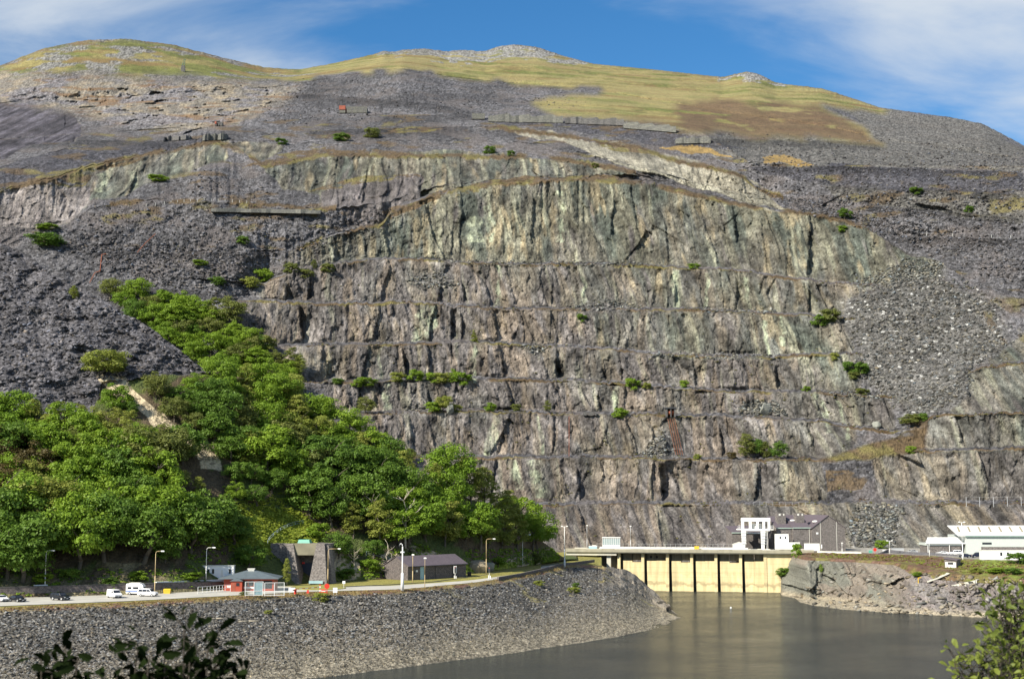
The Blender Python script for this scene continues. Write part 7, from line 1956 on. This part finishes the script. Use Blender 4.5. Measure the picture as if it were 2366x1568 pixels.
# ------------------------------------------------------------------ right yard
lamp(2055, 1278, 1249, 'twin-headed lamp near the rubble at the left of the yard', 1, POLEW, p=at(RB, 2055, 1279), head='double', r=.10)
lamp(2147, 1285, 1251, 'twin-headed lamp at the yard edge left of the warehouse', 1, POLEW, p=at(RB, 2147, 1285), head='double', r=.10)
lamp(2224, 1290, 1207, 'tallest twin-headed floodlight in front of the warehouse', 1, WHITE, p=at(RB, 2224, 1291), head='double', r=.15, base_box=True)
p = at(RB, 2021, 1277.5); t = thing('lifebuoy_stand', 'red lifebuoy housing on a post at the yard edge', 'lifebuoy', p)
MB().tube((0, 0, -.2), (0, 0, 1.1), .07, .07, 6).build('post', RED, t); MB().tube((0, -.15, 1.4), (0, .1, 1.4), .62, .62, 14).build('housing', RED, t, False)
p = at(RB, 2012, 1276.5); t = thing('green_cabinet', 'green cabinet left of the red lifebuoy housing', 'cabinet', p)
MB().box(-.7, .5, 0, .8, 0, 1.1).build('cabinet', GREENP, t); MB().box(-.75, .55, -.05, .85, 1.103, 1.2).build('lid', CREAM, t)
for (u, v, w_, h_, lab, mt) in ((2047, 1276, 1.0, 1.0, 'small white box on the dark gravel heap', WHITE), (2075, 1276.5, 2.2, 1.7, 'pale grey storage box behind the yard bund', STEEL)):
    p = at(RB, u, v); t = thing('storage_box', lab, 'box', p + Vector((0, 1, 0))); MB().box(-w_, w_, -.6, .6, 0, h_).build('box', mt, t); MB().box(-w_ - .06, w_ + .06, -.66, .66, h_ + .003, h_ + .1).build('lid', mt, t)
# slate bund
vs = [at(RB, u, v) for u, v in ((2030, 1279), (2050, 1276.5), (2090, 1279), (2130, 1281), (2175, 1282.7), (2215, 1284.5))]
m = MB(); q = []
for i, c_ in enumerate(vs):
    h_ = [.3, 1.3, 1.0, .9, .9, .3][i]; q += [c_ + Vector((0, -1.2, -.2)), c_ + Vector((0, -.2, h_)), c_ + Vector((0, .5, h_)), c_ + Vector((0, 1.5, -.2))]
tag(m.add(q, [(i * 4 + k, (i + 1) * 4 + k, (i + 1) * 4 + k + 1, i * 4 + k + 1) for i in range(5) for k in range(3)]).build('slate_bund', pmat('loose_dark_slate', (.09, .088, .095), .9, .5, 2.5, .8, 5)), 'low bund of loose dark slate along the yard edge', 'bund')
# warehouse
wp0 = at(RB, 2172, 1282); S_ = ppm(wp0)
base = Vector((wp0.x, wp0.y + 6, 15.6)); S_ = ppm(base)
t = thing('warehouse', 'large white metal warehouse with a ribbed roof at the right edge', 'warehouse', base, R(-3))
WX = lambda u: (u - 2172) / S_
GREYM = pmat('pale_green_cladding', (.50, .54, .50), .5, .08, 1.5, .15, 6, stretch=(8, 1, .3))
ROOFW = pmat('white_roof_sheet', (.78, .78, .74), .45, .05, .5)
he = 41 / S_; hr_ = 59 / S_
MB().box(WX(2248), WX(2480), 4, 30, -.3, he).build('wall', GREYM, t)
rf = MB().add([(WX(2230), 3.4, he), (WX(2480), 3.4, he), (WX(2490), 20, hr_ + .4), (WX(2232), 20, hr_ + .4), (WX(2230), 3.4, he + .3), (WX(2480), 3.4, he + .3), (WX(2490), 20, hr_ + .7), (WX(2232), 20, hr_ + .7)], [(0, 3, 2, 1), (4, 5, 6, 7), (0, 1, 5, 4), (1, 2, 6, 5), (2, 3, 7, 6), (3, 0, 4, 7)]).build('roof', ROOFW, t)
nz = Vector((0, -(hr_ + .4 - he), 16.6)).normalized()
for k in range(8):
    u = 2240 + k * 24; xa, xb = WX(u), WX(u + 10)
    f0, f1 = .32, .86
    y0, y1 = 3.4 + 16.6 * f0, 3.4 + 16.6 * f1; z0, z1 = he + .3 + (hr_ + .4 - he) * f0, he + .3 + (hr_ + .4 - he) * f1
    MB().add([(xa, y0, z0 + .03), (xa + .7, y0, z0 + .03), (xb + .7, y1, z1 + .03), (xb, y1, z1 + .03), (xa, y0, z0 + .09), (xa + .7, y0, z0 + .09), (xb + .7, y1, z1 + .09), (xb, y1, z1 + .09)], [(0, 3, 2, 1), (4, 5, 6, 7), (0, 1, 5, 4), (1, 2, 6, 5), (2, 3, 7, 6), (3, 0, 4, 7)]).build('rooflight', pmat('tan_rooflight', (.33, .29, .20), .5, .1, 1) if k == 0 else bpy.data.materials['tan_rooflight'], rf)
MB().box(WX(2246), WX(2480), 3.30, 3.395, he - .3, he + .12).build('gutter', pmat('green_gutter', (.13, .22, .19), .5, .1, 1), t)
# left canopy lean-to
lt = MB().box(WX(2161), WX(2240), 5, 18, 3.0, 24 / S_).build('lean_to', GREYM, t)
MB().add([(WX(2157), 4.4, 23 / S_), (WX(2250), 4.4, 23 / S_), (WX(2250), 14, 35 / S_), (WX(2176), 14, 35 / S_), (WX(2157), 4.4, 23.8 / S_), (WX(2250), 4.4, 23.8 / S_), (WX(2250), 14, 36.5 / S_), (WX(2176), 14, 36.5 / S_)], [(0, 3, 2, 1), (4, 5, 6, 7), (0, 1, 5, 4), (1, 2, 6, 5), (2, 3, 7, 6), (3, 0, 4, 7)]).build('roof', ROOFW, lt)
MB().box(WX(2163), WX(2238), 5.4, 17.5, -.2, 2.997).build('slate_wall', SLATEB, lt)
for u in (2163, 2212): MB().tube((WX(u), 4.9, 0), (WX(u), 4.9, 3.4), .12, .12, 6).build('post', WHITE, lt)
MB().box(WX(2285), WX(2306), 3.9, 3.997, he - 3.0, he - 2.3).build('window', GLASS, t)
MB().box(WX(2282), WX(2480), 3.6, 3.99, he - 5.3, he - 3.9).build('slate_band', SLATEB, t)
bp = at(RB, 2318, 1292.5); s_ = ppm(bp)
t = thing('site_office', 'long low white office hut in front of the warehouse', 'hut', Vector((bp.x, bp.y + 1.2, 15.55)), R(-2))
w_ = 46 / s_; h_ = 20 / s_
MB().box(-w_, w_ + 6, 0, 3, -.3, h_).build('wall', WHITE, t); MB().box(-w_ - .1, w_ + 6.1, -.12, 3.1, h_ + .003, h_ + .16).build('roof', CREAM, t)
for k in (-.05, .28, .75): window_(t, w_ * k - .28, w_ * k + .28, h_ * .45, h_ * .8, -.004, mat=DARKM)
# slate hut on the bank
hp = at(RB, 2198, 1312); s_ = ppm(hp)
t = thing('slate_hut', 'small slate hut with a dark pitched roof on the lake bank', 'hut', hp + Vector((0, 1, 0)), R(-32))
MB().prism([(-2.0, -1.5), (2.0, -1.5), (2.0, 2.5), (-2.0, 3.0)], 0, 5.2).build('wall', SLATEB, t)
MB().add([(-2.3, -.4, 3.1), (2.3, -.4, 2.55), (2.3, 5.5, 2.55), (-2.3, 5.5, 3.1), (-2.3, -.4, 3.4), (2.3, -.4, 2.85), (2.3, 5.5, 2.85), (-2.3, 5.5, 3.4)], [(0, 3, 2, 1), (4, 5, 6, 7), (0, 1, 5, 4), (1, 2, 6, 5), (2, 3, 7, 6), (3, 0, 4, 7)]).build('roof', ROOFP, t)
MB().box(-1.7, 1.7, -.06, -.003, -.3, 2.0).build('front_panel', CREAM, t); MB().box(-.9, .9, -.1, -.063, 1.2, 1.9).build('opening', BLACK, t)
# yellow standpipe, ramps
p = at(RB, 2121, 1345); t = thing('standpipe', 'yellow standpipe on the worn rock of the right bank', 'pipe', p)
MB().tube((0, 0, -.3), (0, 0, 1.5), .14, .14, 8).build('riser', YELL, t); MB().tube((-.1, 0, 1.5), (1.0, 0, 1.65), .14, .14, 8).build('spout', YELL, t)
def ramp(pts, w_, lab, th=.25):
    m = MB(); vs = []
    for q in pts: vs += [q + Vector((0, -w_ / 2, .12)), q + Vector((0, w_ / 2, .12)), q + Vector((0, w_ / 2, .12 + th)), q + Vector((0, -w_ / 2, .12 + th))]
    n = len(pts); fs = []
    for i in range(n - 1):
        for k in range(4): fs.append((i * 4 + k, i * 4 + (k + 1) % 4, i * 4 + 4 + (k + 1) % 4, i * 4 + 4 + k))
    fs += [(3, 2, 1, 0), tuple((n - 1) * 4 + k for k in range(4))]
    return tag(m.add(vs, fs).build('concrete_ramp', CONCL), lab, 'ramp')
ramp([at(RB, 2140, 1345), at(RB, 2165, 1336), at(RB, 2190, 1325)], 2.6, 'pale concrete path sloping up to the slate hut')
a = at(RB, 2198, 1352); b = at(RB, 2252, 1346)
t = thing('concrete_wall', 'grey wedge of concrete wall on the bank below the slate hut', 'wall', a, math.atan2(b.y - a.y, b.x - a.x)); L = (b - a).length
MB().prism([(0, -1), (L, -1), (L, 2.0), (0, .1)], -.3, .3).build('wall', CONCL, t); MB().tube((L + .3, 0, -.5), (L + .3, 0, 2.2), .12, .12, 8).build('post', WHITE, t)

# ================================================================== QUARRY RELICS
def stone_hut(u, v, wpx, hpx, lab, doors=(0,), roof=False, mat=DRYW, name='ruined_hut', dpt=3.5, red=None):
    p = at(MT, u, v); s = ppm(p); w_, h_ = wpx / 2 / s, hpx / s
    t = thing(name, lab, 'ruin', p + Vector((0, -2.0, -.2)))
    wl_ = MB(); th = .5; xs_ = sorted(doors); cur = -w_
    for dx in xs_:
        x = dx * w_; dw = min(.55, w_ * .16)
        wl_.box(cur, x - dw, 0, th, 0, h_); wl_.box(x - dw + .003, x + dw - .003, 0, th, h_ * .68, h_ - .01); cur = x + dw
    wl_.box(cur, w_, 0, th, 0, h_)
    wl_.box(-w_, -w_ + th, th + .003, dpt, 0, h_ * 1.1).box(w_ - th, w_, th + .003, dpt, 0, h_ * .9).box(-w_, w_, dpt + .003, dpt + th, 0, h_)
    wl_.build('wall', mat, t)
    MB().box(-w_ + th, w_ - th, th + .01, dpt, .0, .12).build('floor', BLACK, t)
    if roof: MB().box(-w_ - .3, w_ + .3, -.3, dpt + .6, h_ + .15, h_ + .4).build('roof', mat, t)
    if red: MB().box(-w_ * 1.0, -w_ * .55, -.4, dpt + .4, h_ * .5, h_ * 1.15).build('rusty_sheet_roof', OLDRED, t)
    return t
stone_hut(950, 879, 26, 7, 'long low roofless hut between bushes on the fourth ledge', (.3,), True)
stone_hut(1362, 959, 30, 9, 'small stone hut with two doorways on the third ledge', (-.35, .6))
stone_hut(1166, 793, 12, 6, 'tiny dark ruin on the fifth ledge right of the conifer', (0,))
stone_hut(816, 262, 66, 15, 'ruined mill building with a red roof end high on the hillside', (-.5, -.05, .35, .75), False, REVET, red=True, dpt=8, name='ruined_mill')
stone_hut(506, 292, 18, 9, 'small ruin with a red sheet above the green left cliff', (-.3, .3), False, DRYW, red=True)
stone_hut(100, 600, 0.1, .1, '', ()) if False else None
stone_hut(118, 655, 30, 14, 'square stone ruin on the edge of the slate heap', (.3,), False) if False else None
def revet(u0, v0, u1, v1, hpx, lab, mat=REVET, n=22, ridge=False):
    t = None; pts = [at(MT, u0 + (u1 - u0) * i / n, v0 + (v1 - v0) * i / n) for i in range(n + 1)]
    t = thing('revetment_wall', lab, 'wall', (0, 0, 0)); vs = []
    for qi, q in enumerate(pts):
        h = hpx / ppm(q) * (.75 + .5 * ((qi * 7919) % 13) / 13); vs += [(q.x, q.y - 3.5, q.z - 1.0), (q.x, q.y - 2.6, q.z + h), (q.x, q.y + 4, q.z + h), (q.x, q.y + 4, q.z - 1)]
    fs = [(i * 4 + k, (i + 1) * 4 + k, (i + 1) * 4 + k + 1, i * 4 + k + 1) for i in range(n) for k in range(3)] + [(0, 1, 2, 3), tuple(n * 4 + k for k in (3, 2, 1, 0))]
    MB().add(vs, fs).build('masonry', mat, t)
revet(1128, 281, 1300, 284, 15, 'long pale dry-stone revetment below the moor, left length')
revet(1305, 285, 1440, 290, 13, 'dark dry-stone revetment below the moor, middle length', DRYW)
revet(1440, 296, 1560, 306, 13, 'pale dry-stone revetment below the moor, right length')
revet(1560, 332, 1640, 330, 12, 'stepped pale revetment at the right end of the tramway')
revet(490, 488, 742, 493, 6, 'long retaining wall along the edge of the big left tip')
revet(380, 326, 440, 322, 8, 'short dark revetment above the green left cliff', DRYW)
revet(470, 325, 525, 322, 12, 'pale square masonry platform above the green left cliff')
p = at(MT, 1105, 276); t = thing('stone_steps', 'broad flight of pale stone steps left of the revetment', 'steps', p + Vector((0, -3, 0)))
s_ = ppm(p)
for k in range(5): MB().box(-15 / s_, 15 / s_, k * 1.3, k * 1.3 + 1.297, -.5, (k + 1) * 3 / s_ * 1.1).build('step', REVET, t)
# winding tower on the left hill
p = at(MT, 423, 166); s_ = ppm(p); h = 30 / s_
t = thing('winding_tower', 'tall old pylon on a stone base on the left hill', 'tower', p)
MB().frust(-1.8, 1.8, -1.5, 1.5, -.5, -1.5, 1.5, -1.3, 1.3, h * .48).build('stone_base', DRYW, t)
k = MB()
for x in (-1.2, 1.2): k.tube((x, 0, h * .48), (x * .5 + .8, 0, h), .30, .25, 6)
k.tube((-1.0, 0, h * .65), (1.2, 0, h * .65), .22, .22, 5).tube((-.3, 0, h * .84), (1.3, 0, h * .84), .22, .22, 5).tube((-1.2, 0, h * .48), (1.3, 0, h * .8), .18, .18, 5).tube((.1, 0, h), (2.6, 0, h * .97), .3, .3, 6)
k.build('lattice', pmat('green_painted_iron', (.09, .15, .10), .7, .2, 1), t)
# drum house with its incline
p = at(MT, 1548, 962); s_ = ppm(p)
t = thing('drum_house', 'dark roofed winding house at the head of the incline', 'winding house', p + Vector((0, -3, -.3)))
w_ = 11 / s_; h = 19 / s_
MB().box(-w_, -w_ * .7, 0, 4, 0, h).box(w_ * .7, w_, 0, 4, 0, h).box(-w_ * .1, w_ * .1, 0, .5, 0, h).build('pillar', DRYW, t)
MB().box(-w_ * 1.15, w_ * 1.15, -.4, 4.4, h + .003, h + .7).build('roof', DARKM, t)
MB().tube((-w_ * .68, 1.8, h * .55), (w_ * .68, 1.8, h * .55), h * .30, h * .30, 14).build('drum', RUST, t, True)
MB().box(-w_ * .7, w_ * .7, 3.6, 4, 0, h).build('back_wall', BLACK, t)
pts = [at(MT, 1549 + 19 * q, 968 + 85 * q) + Vector((0, -1.2, .3)) for q in np.linspace(0, 1, 9)]
t = thing('incline_track', 'steep rusty tramway rails running down from the drum house', 'rails', pts[0]); o = pts[0]
for dx in (-1.6, -.5, .6, 1.7): MB().path([q - o + Vector((dx, 0, .25)) for q in pts], .10, 5).build('rail', RUST, t)
m = MB()
for i in range(len(pts) - 1):
    for j in range(4): c_ = pts[i].lerp(pts[i + 1], j / 4) - o; m.box(c_.x - 2.0, c_.x + 2.0, c_.y - .15, c_.y + .15, c_.z + .02, c_.z + .17)
m.build('sleepers', pmat('old_timber', (.10, .08, .06), .9, .3, 3), t)
p = [at(MT, 1314, v) for v in (962, 985, 1010, 1035, 1054)]
t = thing('iron_pipe', 'thin rusty pipe hanging down the lower quarry face', 'pipe', p[0]); MB().path([q - p[0] + Vector((0, -1.6, 0)) for q in p], .14, 5).build('pipe', RUST, t)
pts = [at(MT, u, v) + Vector((0, -.8, .3)) for u, v in ((208, 655), (220, 632), (232, 628), (236, 590), (246, 588))]
t = thing('iron_pipe', 'kinked rusty pipe down the purple scree at the left', 'pipe', pts[0]); MB().path([q - pts[0] for q in pts], .22, 5).build('pipe', RUST, t)
pts = [at(MT, u, v) + Vector((0, -.8, .3)) for u, v in ((318, 585), (338, 562), (360, 542))]
t = thing('iron_pipe', 'straight rusty pipe slanting over the left scree', 'pipe', pts[0]); MB().path([q - pts[0] for q in pts], .20, 5).build('pipe', RUST, t)

# ================================================================== FOREGROUND SHRUBS NEAR THE VIEWER
def nearleaf(name, c1, c2, tr):
    return leafmat(name, c1, c2, tr)
NLD = nearleaf('shade_painted_leaf', (.006, .010, .004), (.012, .020, .006), .03)  # shade put into the leaf colour: near-black, nothing stands over these shrubs
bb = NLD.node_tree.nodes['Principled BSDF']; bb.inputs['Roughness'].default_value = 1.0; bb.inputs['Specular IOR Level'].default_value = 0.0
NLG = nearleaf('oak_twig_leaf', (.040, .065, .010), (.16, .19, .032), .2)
TWIG = pmat('twig_bark', (.035, .028, .02), .9, .3, 8)
def leaf_blade(L, W):
    pr = [(0, 0), (.10, .30), (.22, .62), (.34, .55), (.46, .92), (.60, .78), (.72, .98), (.88, .55), (1, 0)]
    top = [(x * L, y * W / 2) for x, y in pr]; bot = [(x, -y) for x, y in top[1:-1]][::-1]
    return top + bot
def near_shrub(name, lab, root, tips, mat, seed, leafL=.060, per=16, spread=.10, cat='shrub', curl=.5):
    r = random.Random(seed); t = thing(name, lab, cat, root)
    st = MB(); vs, fs = [], []; base = leaf_blade(1, .55)
    for tip in tips:
        L = tip - root; m1 = L * .45 + Vector((r.uniform(-.1, .1), r.uniform(-.1, .1), .05 * L.length)); 
        pts = [Vector((0, 0, -.1)), L * .2, m1, L * .75 + Vector((r.uniform(-.04, .04), 0, .0)), L]
        st.path(pts, [.016, .014, .010, .006, .003], 6)
        for k in range(per):
            f = .66 + .36 * (k + r.random()) / per
            i = min(3, int(f * 4 - .0001)); q = pts[3].lerp(pts[4], max(0, (f - .75) / .25)) if f > .75 else pts[2].lerp(pts[3], max(0, (f - .45) / .3))
            tw = Vector((r.gauss(0, 1), r.gauss(0, .8), r.gauss(.35, .6))).normalized()
            q2 = q + tw * r.uniform(.3, 1) * spread
            st.tube(q, q2, .003, .0015, 4)
            d = (tw + Vector((r.gauss(0, .5), r.gauss(0, .5), r.gauss(0, .5)))).normalized(); nrm = Vector((r.gauss(0, .7), r.gauss(-.5, .7), r.gauss(.6, .6))).normalized()
            s = d.cross(nrm).normalized(); n2 = s.cross(d); l = leafL * r.uniform(.7, 1.25); b0 = len(vs)
            for (x, y) in base: vs.append(q2 + d * (x * l) + s * (y * l) + n2 * (abs(y) * l * .5 - x * x * l * curl * .35))
            n = len(base); 
            fs += [tuple([b0 + i for i in range(n)])]
    me = bpy.data.meshes.new('leaves'); me.from_pydata([tuple(v) for v in vs], [], fs); me.materials.append(mat); me.update()
    o = bpy.data.objects.new('leaves', me); C.objects.link(o); o.parent = t
    st.build('stems', TWIG, t, True)
def ptn(u, v, Y): return pt(u, v, Y)
def nb(x, y):
    i = int(np.clip(np.searchsorted(nbx, x), 0, len(nbx) - 1)); j = int(np.clip(np.searchsorted(nby, y), 0, len(nby) - 1)); return float(NZ[j, i])
def rootat(u, Y):
    x = (u - 1182.5) / F * Y; return Vector((x, Y, nb(x, Y) - .05))
YS = 6.0
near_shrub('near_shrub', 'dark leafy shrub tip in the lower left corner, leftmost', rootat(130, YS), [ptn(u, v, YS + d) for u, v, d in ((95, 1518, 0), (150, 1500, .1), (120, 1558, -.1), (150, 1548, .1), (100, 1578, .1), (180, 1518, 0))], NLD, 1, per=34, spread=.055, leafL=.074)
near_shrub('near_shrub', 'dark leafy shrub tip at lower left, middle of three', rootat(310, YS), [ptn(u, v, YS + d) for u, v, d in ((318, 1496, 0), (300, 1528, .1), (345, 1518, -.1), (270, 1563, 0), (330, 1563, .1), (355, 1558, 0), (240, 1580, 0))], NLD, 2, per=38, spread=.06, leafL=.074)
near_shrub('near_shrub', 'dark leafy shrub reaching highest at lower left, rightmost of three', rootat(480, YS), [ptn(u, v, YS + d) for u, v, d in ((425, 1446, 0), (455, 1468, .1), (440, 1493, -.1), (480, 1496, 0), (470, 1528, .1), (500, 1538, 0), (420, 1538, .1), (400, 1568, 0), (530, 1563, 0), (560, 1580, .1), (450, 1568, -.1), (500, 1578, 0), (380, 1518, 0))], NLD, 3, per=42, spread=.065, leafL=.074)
YR = 9.0
near_shrub('near_oak_sapling', 'sunlit green oak sapling at the right edge of the picture', rootat(2420, YR), [ptn(u, v, YR + d) for u, v, d in ((2330, 1385, 0), (2360, 1370, .2), (2310, 1410, 0), (2345, 1420, .1), (2370, 1400, -.2), (2325, 1440, .1), (2360, 1450, 0), (2390, 1380, 0), (2390, 1430, 0), (2320, 1400, .2), (2340, 1395, .1), (2365, 1480, 0))], NLG, 4, leafL=.06, per=95, spread=.17)
near_shrub('near_oak_sapling', 'sunlit oak twigs in the lower right corner', rootat(2330, YR - 1), [ptn(u, v, YR - 1 + d) for u, v, d in ((2205, 1530, 0), (2240, 1520, .1), (2275, 1505, 0), (2300, 1480, .1), (2330, 1470, 0), (2225, 1560, 0), (2270, 1550, .1), (2310, 1530, 0), (2340, 1520, .1), (2300, 1565, 0), (2350, 1560, 0), (2360, 1500, 0), (2250, 1570, 0))], NLG, 5, leafL=.052, per=80, spread=.13)
